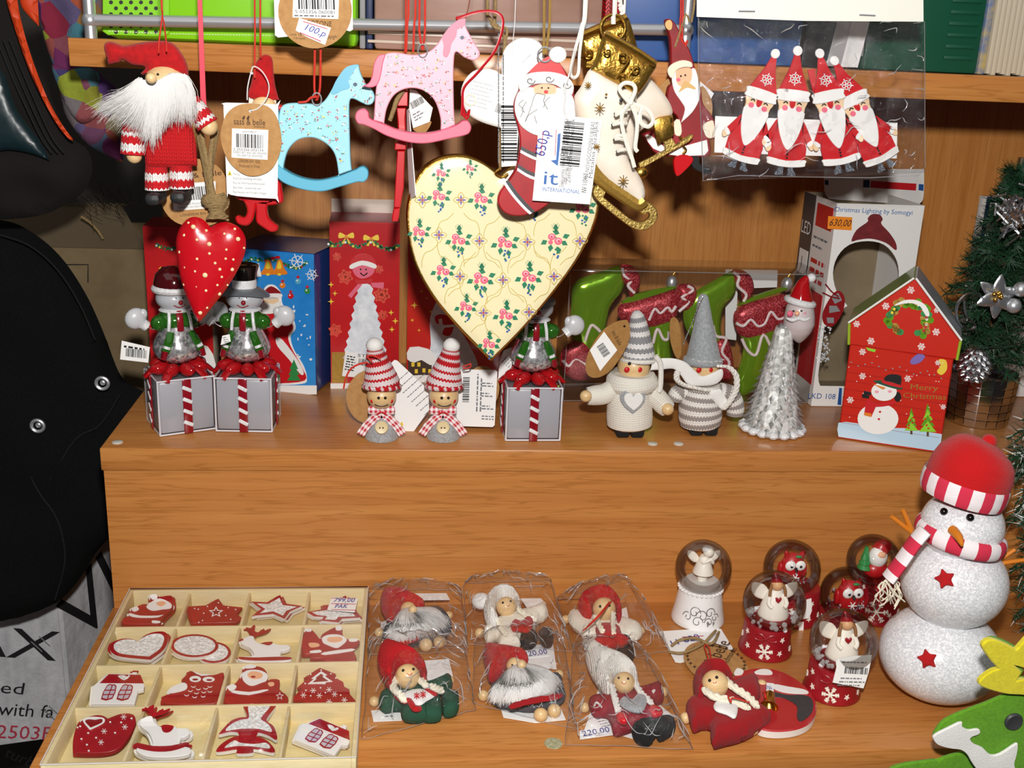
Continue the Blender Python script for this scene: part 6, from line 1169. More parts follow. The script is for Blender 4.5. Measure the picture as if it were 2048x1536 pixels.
# --- white LED carton with window
A=HZ(ZM).at(1622,812);B=A+Vector((.1,0,0));n=NY;F=Pl(A,n,9);hb=F.at(720,132).z-ZM;wb=F.at(1012,150).x-A.x;xa=A.x;dp=.078
t=thing('display_carton','white carton with snowman shaped window and red hat picture','box');mat('carton_white','#eceae6',.4);mat('carton_in','#8a7a60',.85,var=('#7a6b52',30));mat('hat_print','#7d1c22',.7,var=('#5f1218',120))
hole=s2([(700,335),(790,355),(850,420),(872,500),(860,600),(800,690),(800,690),(830,800),(840,950),(800,1080),(760,1135),(760,1135),(440,1130),(440,1130),(412,1030),(415,900),(470,780),(590,690),(590,690),(530,610),(510,510),(535,420),(600,355)],3)
CO=lambda x,z:Vector((xa+x,A.y,ZM+z))
hole3=[Vector((min(max(p.x,xa+.003),xa+wb-.003),A.y,max(p.z,ZM+.01)))for p in F(hole)]
m=MB();m.slab([CO(0,0),CO(wb,0),CO(wb,hb),CO(0,hb)],NY,.0012,'carton_white',[hole3]);m.build('front_panel',t)
for x,nm in((0,'side_panel'),(wb-.0012,'side_panel')):MB().box((xa+x+.0006,A.y+dp/2+.0012,ZM+hb/2),(.0012,dp,hb),'carton_white').build(nm,t)
MB().box((xa+wb/2,A.y+dp,ZM+hb/2),(wb-.003,.0012,hb),'carton_in').build('back_panel',t);MB().box((xa+wb/2,A.y+dp/2,ZM+.0008),(wb-.003,dp-.003,.0012),'carton_in').build('bottom_panel',t)
m=MB();m.slab([CO(0,hb),CO(wb,hb),CO(wb,hb)+Vector((0,dp*.55,.035)),CO(0,hb)+Vector((0,dp*.55,.035))][::-1],Vector((0,-.5,1)),.0008,'carton_white');m=MB()
pf=Pl((0,A.y+.035,0),(0,-1,.12),9);pl_slab(m,pf,s2([(462,-60),(462,-60),(465,60),(485,95),(540,108),(930,132),(990,125),(1008,80),(1010,-60),(1010,-60)],3),.0008,'carton_white');tfp=m.build('tuck_flap',t)
m=MB();m.slab([pf.at(462,-60),pf.at(1010,-60),CO(wb,hb)+Vector((0,dp,0)),CO(0,hb)+Vector((0,dp,0))],Vector((0,.3,1)),.0008,'carton_white');m.build('lid',t)
for q,c_ in(([(466,0),(485,2),(485,28),(466,26)],'p_navy'),([(678,0),(712,0),(710,42),(676,40)],'p_navy'),([(720,5),(968,20),(965,58),(716,42)],'p_red'),([(982,22),(1008,24),(1006,60),(980,56)],'p_blue')):m=MB();deco(m,pf,q,c_);m.build('colour_block',tfp)
m=MB();ptext(m,F,(515,172),(945,192),26,'Christmas Lighting by Somogyi','p_ink_blue');m.build('title',t)
m=MB();ptext(m,F,(372,1198),(522,1203),30,'LKD 108','p_blue');deco(m,F,[(545,1140),(560,1142),(555,1235),(535,1233)],'p_blue',.0003);m.build('model_number',t)
m=MB();deco(m,F,s2([(612,335),(640,275),(700,230),(702,210),(725,188),(765,190),(783,215),(775,240),(820,290),(855,345),(855,385),(800,345),(720,322),(650,328)],4),'hat_print',.0004);m.build('hat_picture',t)
m=MB();mat('sticker_orange','#f08a1c',.5);deco(m,F,[(484,198),(616,205),(612,276),(480,268)],'sticker_orange',.0005);sk=m.build('price_sticker',t,'orange sticker with handwritten 630');m=MB();ptext(m,F,(490,250),(608,256),38,'630,00','ink',.001,.3);m.build('price_writing',sk)
m=MB()
for q in([(455,618),(500,640),(545,650)],[(470,572),(500,610),(540,640)]):m.tube(F(q,.001),8*F.mm(450,600),'p_dark_red',6,3,sc=(1,.5))
m.build('twig_picture',t);m=MB();scp=[(452,745),(470,690),(515,620),(550,610),(575,650),(565,720),(530,780),(500,805),(462,790)];deco(m,F,s2(scp,3),'p_dark_red',.0004)
for q in([(500,640),(540,620),(560,660),(520,680)],[(490,690),(530,690),(550,720),(490,730)],[(475,755),(515,755),(515,785),(480,785)]):deco(m,F,q,'p_grey',.0008)
m.build('scarf_picture',t);m=MB()
for i in range(60):x=rd.gauss(458,18);y=rd.uniform(800,1000);deco(m,F,star(min(x,500),y,7,3,4),'snow_grey',.0004)
m.build('glitter_picture',t)
S=Pl((xa,0,0),(-1,0,0),9);m=MB()
zz=lambda f:ZM+hb*f;sy=lambda f:A.y+.0012+dp*f
def sd(m,f0,f1,z0,z1,mt,o=.0003):m.slab([Vector((xa,sy(f0),zz(z0))),Vector((xa,sy(f1),zz(z0))),Vector((xa,sy(f1),zz(z1))),Vector((xa,sy(f0),zz(z1)))],Vector((-1,0,0)),.0003,mt)if not o else m.slab([Vector((xa-o,sy(f0),zz(z0))),Vector((xa-o,sy(f1),zz(z0))),Vector((xa-o,sy(f1),zz(z1))),Vector((xa-o,sy(f0),zz(z1)))],Vector((-1,0,0)),.0003,mt)
sd(m,.62,1,0,1,'p_dark_grey');sd(m,.06,.55,.86,.97,'p_red');sd(m,.06,.55,.1,.55,'p_red');sd(m,.66,.94,.6,.72,'card',.0006);m.build('side_print',t)
m=MB();m.text('LED',Vector((xa-.0007,sy(.96),zz(.80))),Vector((0,-1,0)),Vector((0,0,1)),.012,'card',dp*.3);m.text('1',Vector((xa-.001,sy(.83),zz(.63))),Vector((0,-1,0)),Vector((0,0,1)),.011,'ink');m.lines(Vector((xa-.0004,sy(.55),zz(.8))),Vector((0,-1,0)),Vector((0,0,1)),dp*.46,2,.008,.002,'ink_grey',0,2);m.lines(Vector((xa-.0004,sy(.55),zz(.68))),Vector((0,-1,0)),Vector((0,0,1)),dp*.46,3,.0085,.004,'p_red',0,2,.9);m.build('side_lettering',t)
A2=VY(.15,9).at(1320,440);t=thing('display_carton','white carton with navy edge behind the small Christmas tree','box');h2=A2.z;zt=VY(.15,9).at(1355,95).z;x0=VY(.15,9).at(1325,300).x
MB().box((x0+.055,.158,(zt+ZM)/2),(.11,.014,zt-ZM),'carton_white',0,.0008).build('body',t);MB().box((x0+.0015,.1505,(zt+ZM+.11)/2),(.0035,.001,zt-ZM-.11),'p_navy').build('navy_edge',t);MB().box((x0+.055,.1503,zt-.002),(.11,.001,.005),'p_navy').build('navy_band',t)
m=MB();m.slab([Vector((x0+.065+.03*math.cos(a),.1498,zt-.075+.045*math.sin(a)))for a in[i*math.pi/10 for i in range(20)]],NY,.0006,'p_grey');m.build('window_picture',t)
# --- red tin house
A=HZ(ZM).at(1677,876);B=HZ(ZM).at(1877,907);X=(B-A).normalized();n=X.cross(Vector((0,0,1)));n=n if n.y<0 else-n;F=Pl(A,n,9)
t=thing('tin_house','red house shaped tin with snowman, wreath and snowflake print','tin');mat('tin_red','#cf2a1a',.3,coat=.35,metal=.1);mat('tin_snow','#bcd8ea',.3,coat=.3);mat('tin_roof_g','#6f8f2a',.35,coat=.3);mat('tin_roof','#b9bcc4',.3,metal=.5);mat('tin_edge','#9ab52a',.35)
dp=.055;bk=-n*dp
E_={kk:F.at(*v)for kk,v in dict(bl=(537,1410),br=(1095,1495),ll=(597,900),lr=(1190,985),el=(600,785),er=(1210,880),ap=(960,540)).items()}
E_['bl'].z=ZM;E_['br'].z=ZM
m=MB();m.slab([E_['bl'],E_['br'],F.at(1172,985),F.at(603,900)],n,dp,'tin_red',ch=.0012);m.build('body',t)
LO=n*.0012
m=MB();m.slab([E_[q]+LO for q in('ll','lr','er','ap','el')],n,dp+.0024,'tin_red',ch=.001);m.build('lid',t)
for a,b,mt,nm in(('el','ap','tin_roof_g','roof_panel'),('ap','er','tin_roof','roof_panel')):
 p0,p1=E_[a]+LO*2,E_[b]+LO*2;nn=(p1-p0).cross(bk);nn=(nn if nn.z>0 else-nn).normalized()
 m=MB();m.slab([p+nn*.0014 for p in(p0,p1,p1+bk-LO*3,p0+bk-LO*3)],nn,.0014,mt,ch=.0004);m.build(nm,t)
 m=MB();m.tube([p0+nn*.001,p1+nn*.001],.0009,'p_white',6);m.build('eave_edge',t)
F2=F.sh(.0012+.0001);m=MB();m.tube([E_['ll']+n*.0014,E_['el']+n*.0014],.0012,'tin_edge',6);m.tube([E_['lr']+n*.0014,E_['er']+n*.0014],.0012,'tin_edge',6);m.build('green_edge',t)
m=MB();pl_slab(m,F,s2([(540,1332),(640,1335),(760,1360),(900,1362),(1108,1395),(1108,1395),(1096,1490),(1096,1490),(540,1408),(540,1408)],2),.0003,'tin_snow',0,.0003);m.build('snow_print',t)
m=MB();O=.0006;D=lambda pts,mt,o=O:deco(m,F,pts,mt,o,.0002)
D(circ(757,1310,112,85,28),'p_white');D(circ(790,1160,70,52,24),'p_white',O+.0001);D(s2([(735,1100),(820,1105),(880,1130),(890,1145),(860,1148),(760,1118)],3),'p_dark_green',O+.0003);D(s2([(790,1095),(810,1070),(850,1066),(885,1080),(875,1138),(830,1120)],3),'p_black',O+.0002);D(s2([(785,1100),(880,1125),(876,1140),(785,1115)],2),'p_red',O+.0005)
D([(725,1118),(800,1140),(785,1150)],'p_orange',O+.0004);D(s2([(700,1205),(760,1225),(850,1212),(840,1232),(750,1245),(700,1225)],3),'p_red',O+.0004);D([(690,1220),(750,1235),(720,1300),(680,1290)],'p_red',O+.0003);D([(685,1275),(722,1282),(718,1300),(680,1290)],'p_orange',O+.0005)
for q in((700,1170),(690,1188)):D(tf([(-22,-10),(18,-8),(20,8),(-20,10)],10,1,q),'p_black',O+.0003)
D(circ(865,1190,20,28,10),'p_black',O);D(circ(750,1162,12,8,10),'p_pink',O+.0003);D(circ(822,1160,12,8,10),'p_pink',O+.0003);D(circ(768,1272,7,6,8),'p_red',O+.0003);D(circ(762,1312,7,6,8),'p_red',O+.0003);m.build('snowman_print',t)
m=MB()
for x0_,y0_,s_ in((940,1250,1),(1030,1225,1.25)):
 for i in range(4):D([(x0_,y0_+i*26*s_),(x0_-(14+i*8)*s_,y0_+(i*26+46)*s_),(x0_+(14+i*8)*s_,y0_+(i*26+48)*s_)],'p_lime' if i%2 else 'felt_green',O+i*5e-5)
 D([(x0_-6,y0_+122*s_),(x0_+6,y0_+122*s_),(x0_+6,y0_+146*s_),(x0_-6,y0_+145*s_)],'p_brown',O)
 for i in range(6):D(circ(x0_+rd.uniform(-18,18)*s_,y0_+(40+i*14)*s_,6,5,8),'p_red',O+.0004)
m.build('tree_print',t)
m=MB();ptext(m,F,(935,1148),(1085,1158),30,'Merry','gold_paint',O);ptext(m,F,(895,1195),(1130,1205),30,'Christmas','gold_paint',O);m.build('greeting',t)
m=MB()
for c_,r in(((672,943),20),((672,1076),20),((605,1207),20),((920,1090),20),((1085,1003),16),((1115,1245),16)):flake(m,F,c_,r,'p_white',O,10)
for i in range(26):D(circ(rd.uniform(590,1130),rd.uniform(960,1320),3,3,6),'p_white',O)
for i in range(14):x=610+i*38;D(circ(x,1000+(x-610)*.15+14*math.sin(i*1.57),5,4,6),'p_grey',O)
D(s2([(935,990),(975,955),(1015,965),(990,1000),(945,1012)],3),'p_purple',O);D(s2([(1090,985),(1130,990),(1135,1040),(1105,1070),(1080,1050),(1100,1020)],3),'p_yellow',O);D([(690,918),(745,930),(740,945),(700,935)],'p_lime',O);m.build('ornament_print',t)
m=MB();O2=.0015
for c_,r in(((937,604),22),((800,692),22),((640,790),20),((718,884),22),((995,914),22),((1076,834),22),((1078,715),16)):flake(m,F,c_,r,'p_white',O2,10)
for i in range(46):
 a=2*math.pi*i/46;rr=100+rd.uniform(-22,22)
 if 55<math.degrees(a)<125:continue
 x,y=925+math.cos(a)*rr,770+math.sin(a)*rr;deco(m,F,circ(x,y,20,18,9),rd.choice(['felt_green','p_green','gold_paint','felt_green']),O2,.0002)
for i in range(16):a=rd.uniform(2.4,7.0);deco(m,F,circ(925+math.cos(a)*100,770+math.sin(a)*100,8,8,8),rd.choice(['p_red','p_white','spark_y']),O2+.0003,.0002)
deco(m,F,s2([(845,690),(900,660),(970,660),(1020,690),(1040,740),(1020,745),(985,690),(920,675)],3),'p_white',O2+.0004,.0002);m.build('wreath_print',t)
m=MB()
for i in range(1,9):y=960+i*46;m.tube(F([(590-i*6,y),(1165-i*9,y+86)],.0004),.00012,'p_dark_red',4)
m.build('board_lines',t)
# --- small Christmas tree
mat('needle','#12301c',.6,var=('#1d4a2a',300));mat('needle_tip','#d8dcd8',.5);mat('pot_silver','#d8d9dc',.14,1.0);mat('silver_leaf','#d5d7da',.3,.9,bump=(300,.5))
pc=HZ(ZM).at(1985,862);px,py=pc.x,pc.y+.03;t=thing('christmas_tree','small green artificial Christmas tree with silver ornaments in mirrored pot','tree')
m=MB()
for i in range(6):
 for j in range(18):
  a0,a1=2*math.pi*j/18,2*math.pi*(j+.92)/18;z0,z1=i*.0075+.0008,i*.0075+.0072;r0,r1=.027+z0*.08,.027+z1*.08
  m.add([Vector((px+math.cos(a)*r,py+math.sin(a)*r,ZM+z))for a,r,z in((a0,r0,z0),(a1,r0,z0),(a1,r1,z1),(a0,r1,z1))],[(0,1,2,3)],'pot_silver')
m.build('mirror_tiles',t);MB().lathe((px,py,ZM),[(.026,0),(.0263,.001),(.0302,.046),(.029,.047),(.028,.04),(0,.04)],'pot_silver',24,cap=False).build('pot',t)
MB().tube([Vector((px,py,ZM+.035)),Vector((px,py,ZM+.235))],.003,'p_brown',8).build('trunk',t)
rd=random.Random(11)
def branchset(tips,nper,L,tipmat=None,par=t,name='branch'):
 for(b0,b1)in tips:
  m=MB();m.tube([b0,b0.lerp(b1,.5)+Vector((0,0,.004)),b1],.0007,'needle',5,3);ax=(b1-b0).normalized();x,y=perp(ax)
  for i in range(nper):
   f=i/nper;p=b0.lerp(b1,f)+Vector((0,0,.008*f*(1-f)*2));a=rd.uniform(0,6.3);d=(x*math.cos(a)+y*math.sin(a)+ax*rd.uniform(.3,.9)).normalized();l=L*rd.uniform(.6,1.1);s_=d.cross(ax).normalized()*.00055
   mt=tipmat if(tipmat and rd.random()<.28)else 'needle'
   m.add([p-s_,p+s_,p+d*l+s_*.3,p+d*l-s_*.3],[(0,1,2,3)],mt)
  m.build(name,par)
tips=[]
for lv in range(13):
 z=ZM+.052+lv*.0135;r=.062*(1-lv/14.5)
 for i in range(11):
  a=2*math.pi*i/11+lv*.7;b0=Vector((px,py,z+.006));tips.append((b0,b0+Vector((math.cos(a)*r,math.sin(a)*r,rd.uniform(-.012,.004)))))
branchset(tips,70,.012)
P=VY(py-.05,9);k=P.mm(1400,620)
fl_=thing('poinsettia_pick','silver poinsettia flower pinned to the small Christmas tree','ornament')
for a in range(0,360,60):
 q=tf([(0,0),(30,-34),(75,-30),(125,0),(75,30),(30,34)],a-80,1,(1415,640));m=MB();m.pillow(P(s2(q,3),.004*(a%120==0)),NY,30*k,9*k,'silver_leaf',step=.003);m.build('petal',fl_)
m=MB()
for i in range(9):pball(m,P,(1415+rd.uniform(-26,26),640+rd.uniform(-26,26)),12,'gold',.008,seg=8,rin=6)
m.build('flower_centre',fl_)
pc_=thing('pine_cone','silver painted pine cone hanging low on the small Christmas tree','ornament');C0=P.at(1285,1010)
for lv in range(7):
 nb=9;r=95*k*math.sin(math.pi*(lv+1.2)/8.6)
 for i in range(nb):
  a=2*math.pi*(i+.5*(lv%2))/nb;d=Vector((math.cos(a),math.sin(a),0));q=C0+d*r*.75+Vector((0,0,(3-lv)*26*k));m=MB();m.ball(q,30*k,'silver',(1.1,.8,.42),8,6,Matrix.Rotation(a,3,'Z')@Matrix.Rotation(.5,3,'Y'));m.build('scale',pc_)
MB().ball(C0,70*k,'silver',(1,1,1.2),12,8).build('core',pc_)
rb=thing('silver_ribbon','curled silver ribbon on the small Christmas tree','ribbon');m=MB();m.tube(P([(1240,580),(1300,620),(1330,650),(1260,620),(1195,680),(1190,760),(1240,820),(1290,800),(1240,740),(1230,660)],.004),16*k,'silver',6,5,sc=(1,.2));m.build('curl',rb);m=MB();m.tube(P([(1290,920),(1400,915),(1500,905),(1580,885)],.006),9*k,'silver',6,4,sc=(1,.3));m.build('strand',rb)
for i,(x,y,lb)in enumerate(((1500,690,'silver bauble beside the poinsettia flower'),(1540,600,'silver bauble right of the poinsettia flower near picture edge'))):
 o=MB().ball(P.at(x,y,.004),42*k,'chrome').build('bauble');tag(o,lb,'bauble','silver baubles on the small tree')
m=MB()
for i in range(120):
 c_=P.at(rd.gauss(1500,40),rd.gauss(190,55),rd.uniform(-.004,.006));d=Vector((rd.uniform(-1,1),rd.uniform(-1,1),rd.uniform(-1,1)))*.006;s_=d.cross(Vector((.3,1,.2))).normalized()*.0007;m.add([c_-d-s_,c_-d+s_,c_+d+s_,c_+d-s_],[(0,1,2,3)],'silver')
o=m.build('tinsel_tuft');tag(o,'crumpled silver tinsel tuft on top of the small tree','tinsel');o['kind']='stuff'
g=thing('frosted_garland','dark green garland with frosted white tips hanging at right picture edge','garland');G=VY(-.05);path=cr([G.at(*q)for q in((2085,850),(2068,910),(2085,980),(2082,1060),(2078,1130),(2085,1230))],6,False)
MB().tube(path,.0015,'needle',6).build('wire',g)
tips=[]
for i,p in enumerate(path):
 for j in range(5):a=rd.uniform(0,6.3);tips.append((p,p+Vector((math.cos(a),rd.uniform(-.5,.3),math.sin(a)))*.026))
branchset(tips,26,.012,'needle_tip',g,'sprig')
# --- tray of wooden cut-outs on the bottom shelf
Z0=.0004;ZT=.018
tp=HZ(ZT);a,b,c,d=tp.at(255,1187),tp.at(738,1187),tp.at(708,1530),tp.at(88,1519)
tx0,tx1,ty0,ty1=(a.x+d.x)/2,(b.x+c.x)/2,(c.y+d.y)/2,-.0025
mat('tray_wood','#ecdcb0',.6,var=('#e2d09e',60,(1,8,8)));mat('tray_floor','#e9d9a4',.6,var=('#dfcd94',40,(1,6,6)))
t=thing('compartment_tray','pale wooden tray divided into sixteen compartments under clear lid','tray')
W=.003;cx,cy=(tx0+tx1)/2,(ty0+ty1)/2
MB().box((cx,cy,Z0+.0012),(tx1-tx0,ty1-ty0,.0024),'tray_floor',0,.0004).build('floor_panel',t)
for x in(tx0+W/2,tx1-W/2):MB().box((x,cy,(ZT+Z0)/2+.001),(W,ty1-ty0,ZT-.0022),'tray_wood',0,.0005).build('side_wall',t)
for y in(ty0+W/2,ty1-W/2):MB().box((cx,y,(ZT+Z0)/2+.001),(tx1-tx0-2*W,W,ZT-.0022),'tray_wood',0,.0005).build('end_wall',t)
tq=HZ(ZT,11);rowy=[ty1]+[tq.at(900,v).y for v in(372,682,1022)]+[ty0]
for i in(1,2,3):MB().box((cx,rowy[i],.0095),(tx1-tx0-2*W,.002,.0145),'tray_wood',0,.0004).build('long_divider',t)
for r in range(4):
 for j in(1,2,3):x=tx0+(tx1-tx0)*j/4;MB().box((x,(rowy[r]+rowy[r+1])/2,.0092),(.002,rowy[r]-rowy[r+1]-.0024,.0135),'tray_wood',0,.0004).build('short_divider',t)
MB().box((cx,cy,ZT+.0006),(tx1-tx0+.0004,ty1-ty0+.0004,.0008),'lid_clear').build('lid',t)
m=MB();m.tube([Vector((tx0,ty0,ZT+.001)),Vector((tx1,ty0,ZT+.001)),Vector((tx1,ty1,ZT+.001)),Vector((tx0,ty1,ZT+.001)),Vector((tx0,ty0,ZT+.001))],.0004,'clear_loop',5);m.build('lid_edge',t)
pq=HZ(ZT+.0012,12);m=MB();deco(m,pq,[(1075,140),(1292,150),(1265,262),(1040,242)],'card',0);st=m.build('price_sticker',t,'white sticker with handwritten 799 PAK');m=MB();ptext(m,pq,(1092,178),(1262,180),34,'799,00','ink_pen',.0006,.2);ptext(m,pq,(1100,228),(1205,228),32,'PAK','ink_pen',.0006,.2)
for y in(145,190,240):deco(m,pq,[(1072,y),(1275,y+4),(1275,y+7),(1072,y+3)],'ink_red',.0005,.0001)
m.build('price_writing',st)
mat('cut_red','#a8131f',.45,var=('#96101a',80));mat('cut_white','#f1efec',.5);mat('cut_glit',kind='glitter',cols=['#c9c9c6','#e8e8e4','#ffffff'],rough=.5,scale=700,bs=.5);mat('cut_grey','#c4bcc8',.5)
X12=1389
def cut(row,label,outl,base,decos,copies=1,cat='ornament',dx=.0008,kk=11,lean=.2):
 yf=rowy[row+1]+.0035
 for i in range(copies,-1,-1):
  zz=.0045+.0034*(copies-i);P=Pl((0,yf,zz),(0,-lean,1),kk);sh=-i*.0013*(1 if i%2 else-1)
  lb=label if i==0 else(('under copy of the ' if i==1 else 'lowest copy of the ')+label)[:200]
  t=thing('wooden_cutout',lb,cat,'painted cut-outs in the tray');m=MB();pts=P(outl)
  if i:pts=[p+Vector((sh,-.0012*i,0))for p in pts]
  m.slab(pts,P.n,.003,base[0],ch=.0003,side=base[1]);bo=m.build('board',t)
  for j,dd in enumerate(decos):
   if i and dd[1]in('ink',):continue
   m=MB()
   for q in dd[0]:m.slab([p+(Vector((sh,-.0012*i,0))if i else Vector())for p in P(q,.0003+.00015*j)],P.n,.0002,dd[1])
   m.build(dd[2],t)
R1,W1=('cut_red','cut_red'),('cut_white','cut_white')
cut(0,'wooden Santa cut-out in waving pose, back corner cell',s2([(765,355),(770,310),(815,285),(830,230),(880,215),(920,195),(980,190),(985,130),(1030,118),(1060,135),(1150,125),(1168,160),(1165,220),(1120,270),(1080,310),(1060,345),(1000,358)],3),R1,[([s2([(950,220),(990,180),(1060,150),(1150,190),(1150,230),(1080,240),(1000,250)],3),s2([(980,125),(1030,115),(1040,150),(1000,160)],3),s2([(815,270),(900,290),(1050,290),(1090,280),(1040,305),(900,308),(820,295)],3),s2([(830,235),(870,215),(890,240),(850,258)],3),s2([(1000,330),(1060,335),(1060,350),(1000,350)],2)],'cut_white','beard_paint'),([s2([(1030,190),(1080,170),(1110,190),(1070,215)],3)],'face_peach','face_paint')],2)
cut(0,'dark red wooden star cut-out with small star hole print',[(1290,215),(1440,205),(1540,150),(1580,205),(1735,222),(1690,275),(1735,310),(1680,345),(1500,350),(1330,352),(1310,300)],R1,[([star(1520,262,62,28,5,-90,.75)],'cut_white','star_outline'),([star(1520,262,42,18,5,-90,.75)],'p_dark_red','star_centre'),([circ(x,y,6,5,7)for x,y in((1345,232),(1375,238),(1420,270),(1450,215),(1540,185),(1620,225),(1680,240),(1640,320),(1410,330),(1380,345),(1600,290))],'cut_white','dot_print')],1)
cut(0,'white glittering wooden star cut-out with red outline',[(x+X12,y)for x,y in[(420,175),(550,180),(655,120),(690,190),(835,210),(735,255),(690,315),(600,275),(440,290),(500,235)]],('cut_red','cut_white'),[([[(x+X12,y)for x,y in[(465,192),(560,195),(650,145),(675,205),(790,218),(705,250),(678,290),(600,255),(490,270),(535,235)]]],'cut_glit','glitter_face')],2)
cut(0,'white glittering wooden fir cut-out under the price sticker',[(x+X12,y)for x,y in[(875,262),(1010,235),(1000,205),(1060,200),(1190,125),(1230,180),(1260,250),(1310,305),(1160,315),(1130,345),(990,330),(1010,300),(930,295)]],('cut_red','cut_white'),[([[(x+X12,y)for x,y in[(915,262),(1040,245),(1050,215),(1185,150),(1210,190),(1240,260),(1270,295),(1130,300),(1110,325),(1020,322),(1040,295),(960,285)]]],'cut_glit','glitter_face')],2)
hh_=s2([(890,500),(890,500),(820,478),(740,480),(665,515),(652,560),(680,600),(760,628),(985,650),(985,650),(1090,570),(1130,480),(1110,428),(1050,418),(960,440)],4)
def inn(pts,f,fy=None):
 cx_=sum(p[0]for p in pts)/len(pts);cy_=sum(p[1]for p in pts)/len(pts);fy=fy or f
 return[(cx_+(x-cx_)*f,cy_+(y-cy_)*fy)for x,y in pts]
cut(1,'white glittering wooden heart cut-out with red rim',hh_,('cut_red','cut_white'),[([inn(hh_,.86,.8)],'cut_glit','glitter_face')],2)
e1=circ(1345,535,195,95,26);cut(1,'oval white glittering wooden disc cut-out with red rim',e1,('cut_red','cut_white'),[([inn(e1,.87,.82)],'cut_glit','glitter_face')],1)
e2=circ(1500,590,142,88,24);cut(1,'second glittering wooden disc cut-out peeking out beside the oval one',e2,('cut_red','cut_white'),[([inn(e2,.84,.8)],'cut_glit','glitter_face')],0)
def deer(ox,oy,s,q=1):
 f=lambda pts:[(ox+x*s,oy+y*s*(q if y>0 else 1))for x,y in pts]
 return s2(f([(0,0),(60,-30),(95,-25),(110,20),(170,60),(260,50),(310,70),(380,70),(400,110),(360,140),(330,150),(320,210),(400,230),(395,280),(250,305),(60,300),(-30,260),(-20,225),(90,215),(90,160),(60,100),(20,70),(-10,40)]),3),f
b1,f1=deer(X12+345,485,.98,.64);ANT=lambda f:[s2(f([(90,-30),(60,-75),(30,-80),(35,-100),(70,-95),(95,-120),(110,-110),(105,-70),(140,-60),(180,-90),(190,-75),(230,-90),(240,-80),(200,-50),(130,-30),(110,-20)]),3)]
cut(1,'white wooden rocking reindeer cut-out, second row',b1,W1,[(ANT(f1),'cut_red','antlers'),([s2(f1([(175,40),(250,30),(245,60),(215,75),(180,60)]),3)],'cut_red','saddle'),([s2(f1([(-25,228),(100,235),(300,225),(400,232),(395,260),(200,275),(0,262)]),3),circ(*f1([(0,2)])[0],10,8,8)],'cut_red','rocker_paint')],1)
g=lambda pts:[(x+X12,y)for x,y in pts]
cut(1,'wooden Santa carrying a fir tree cut-out',s2(g([(830,520),(860,420),(890,390),(940,430),(980,480),(1000,460),(1020,430),(1100,385),(1160,380),(1165,440),(1200,480),(1300,490),(1290,530),(1250,560),(1270,660),(1040,660),(1010,635),(920,635),(910,600),(850,600)]),3),R1,[([s2(g([(1000,470),(1060,445),(1150,450),(1200,490),(1150,540),(1110,555),(1040,530),(1005,510)]),3),s2(g([(1010,590),(1240,560),(1245,580),(1020,612)]),2),s2(g([(1110,380),(1150,370),(1160,405),(1115,410)]),3),s2(g([(870,395),(910,400),(905,420),(865,418)]),3),s2(g([(1220,480),(1290,480),(1280,500),(1225,502)]),3),s2(g([(900,580),(980,570),(990,590),(910,596)]),2)],'cut_white','beard_paint'),([s2(g([(1050,470),(1150,465),(1160,495),(1100,510),(1045,500)]),3),s2(g([(890,515),(960,515),(975,540),(905,550)]),3)],'face_peach','face_paint')],1)
def house(f):return f([(-60,260),(-45,110),(-20,100),(80,10),(280,12),(285,-15),(320,-15),(320,15),(350,30),(385,110),(375,140),(330,150),(300,262)])
f2=lambda pts:[(560+x*.98,755+y*.98)for x,y in pts]
WIN=lambda f:[s2(f(q),2)for q in([(20,222),(70,108),(110,100),(150,112),(115,218)],[(150,222),(200,108),(245,102),(288,116),(248,222)])]
BARS=lambda f:[f(q)for q in([(35,182),(130,178),(130,186),(35,190)],[(55,145),(142,142),(142,150),(52,153)],[(68,222),(112,104),(120,104),(76,222)],[(165,182),(262,178),(262,186),(162,190)],[(182,145),(278,142),(278,150),(180,153)],[(198,222),(245,104),(253,104),(206,222)])]
cut(2,'white wooden cottage cut-out standing straight, third row',house(f2),W1,[([f2([(10,88),(85,14),(350,20),(378,90)]),f2([(283,-16),(335,-14),(333,-2),(283,-4)])],'cut_red','roof_paint'),([s2(f2([(160,30),(210,22),(240,35),(250,20),(262,30),(215,65)]),2)],'cut_glit','heart_window'),(WIN(f2),'cut_red','window_paint'),([inn(w,.84)for w in WIN(f2)],'cut_grey','window_panes'),(BARS(f2),'cut_red','window_bars')],1)
cut(2,'dark red wooden owl cut-out with white eyes',s2([(1095,960),(1105,940),(1240,900),(1275,850),(1255,810),(1290,770),(1310,740),(1400,770),(1500,775),(1580,755),(1575,830),(1540,950),(1500,1010),(1120,1008)],3),R1,[([s2([(1140,925),(1170,870),(1250,838),(1285,860),(1265,900)],3),circ(1350,808,48,25,14),circ(1460,812,50,22,14),s2([(1330,745),(1400,768),(1480,770),(1400,782)],2)],'cut_white','eye_paint'),([circ(x,y,20,14,10)for x,y in((1335,865),(1375,885),(1435,880),(1470,865),(1310,900),(1360,918),(1420,910),(1470,905),(1280,935),(1345,950),(1415,945))],'cut_white','feather_paint'),([circ(x,y-5,19,12,10)for x,y in((1335,865),(1375,885),(1435,880),(1470,865),(1310,900),(1360,918),(1420,910),(1470,905),(1280,935),(1345,950),(1415,945))],'cut_red','feather_gap'),([circ(1350,812,24,8,10),circ(1465,816,24,8,10)],'p_dark_red','pupils')],1)
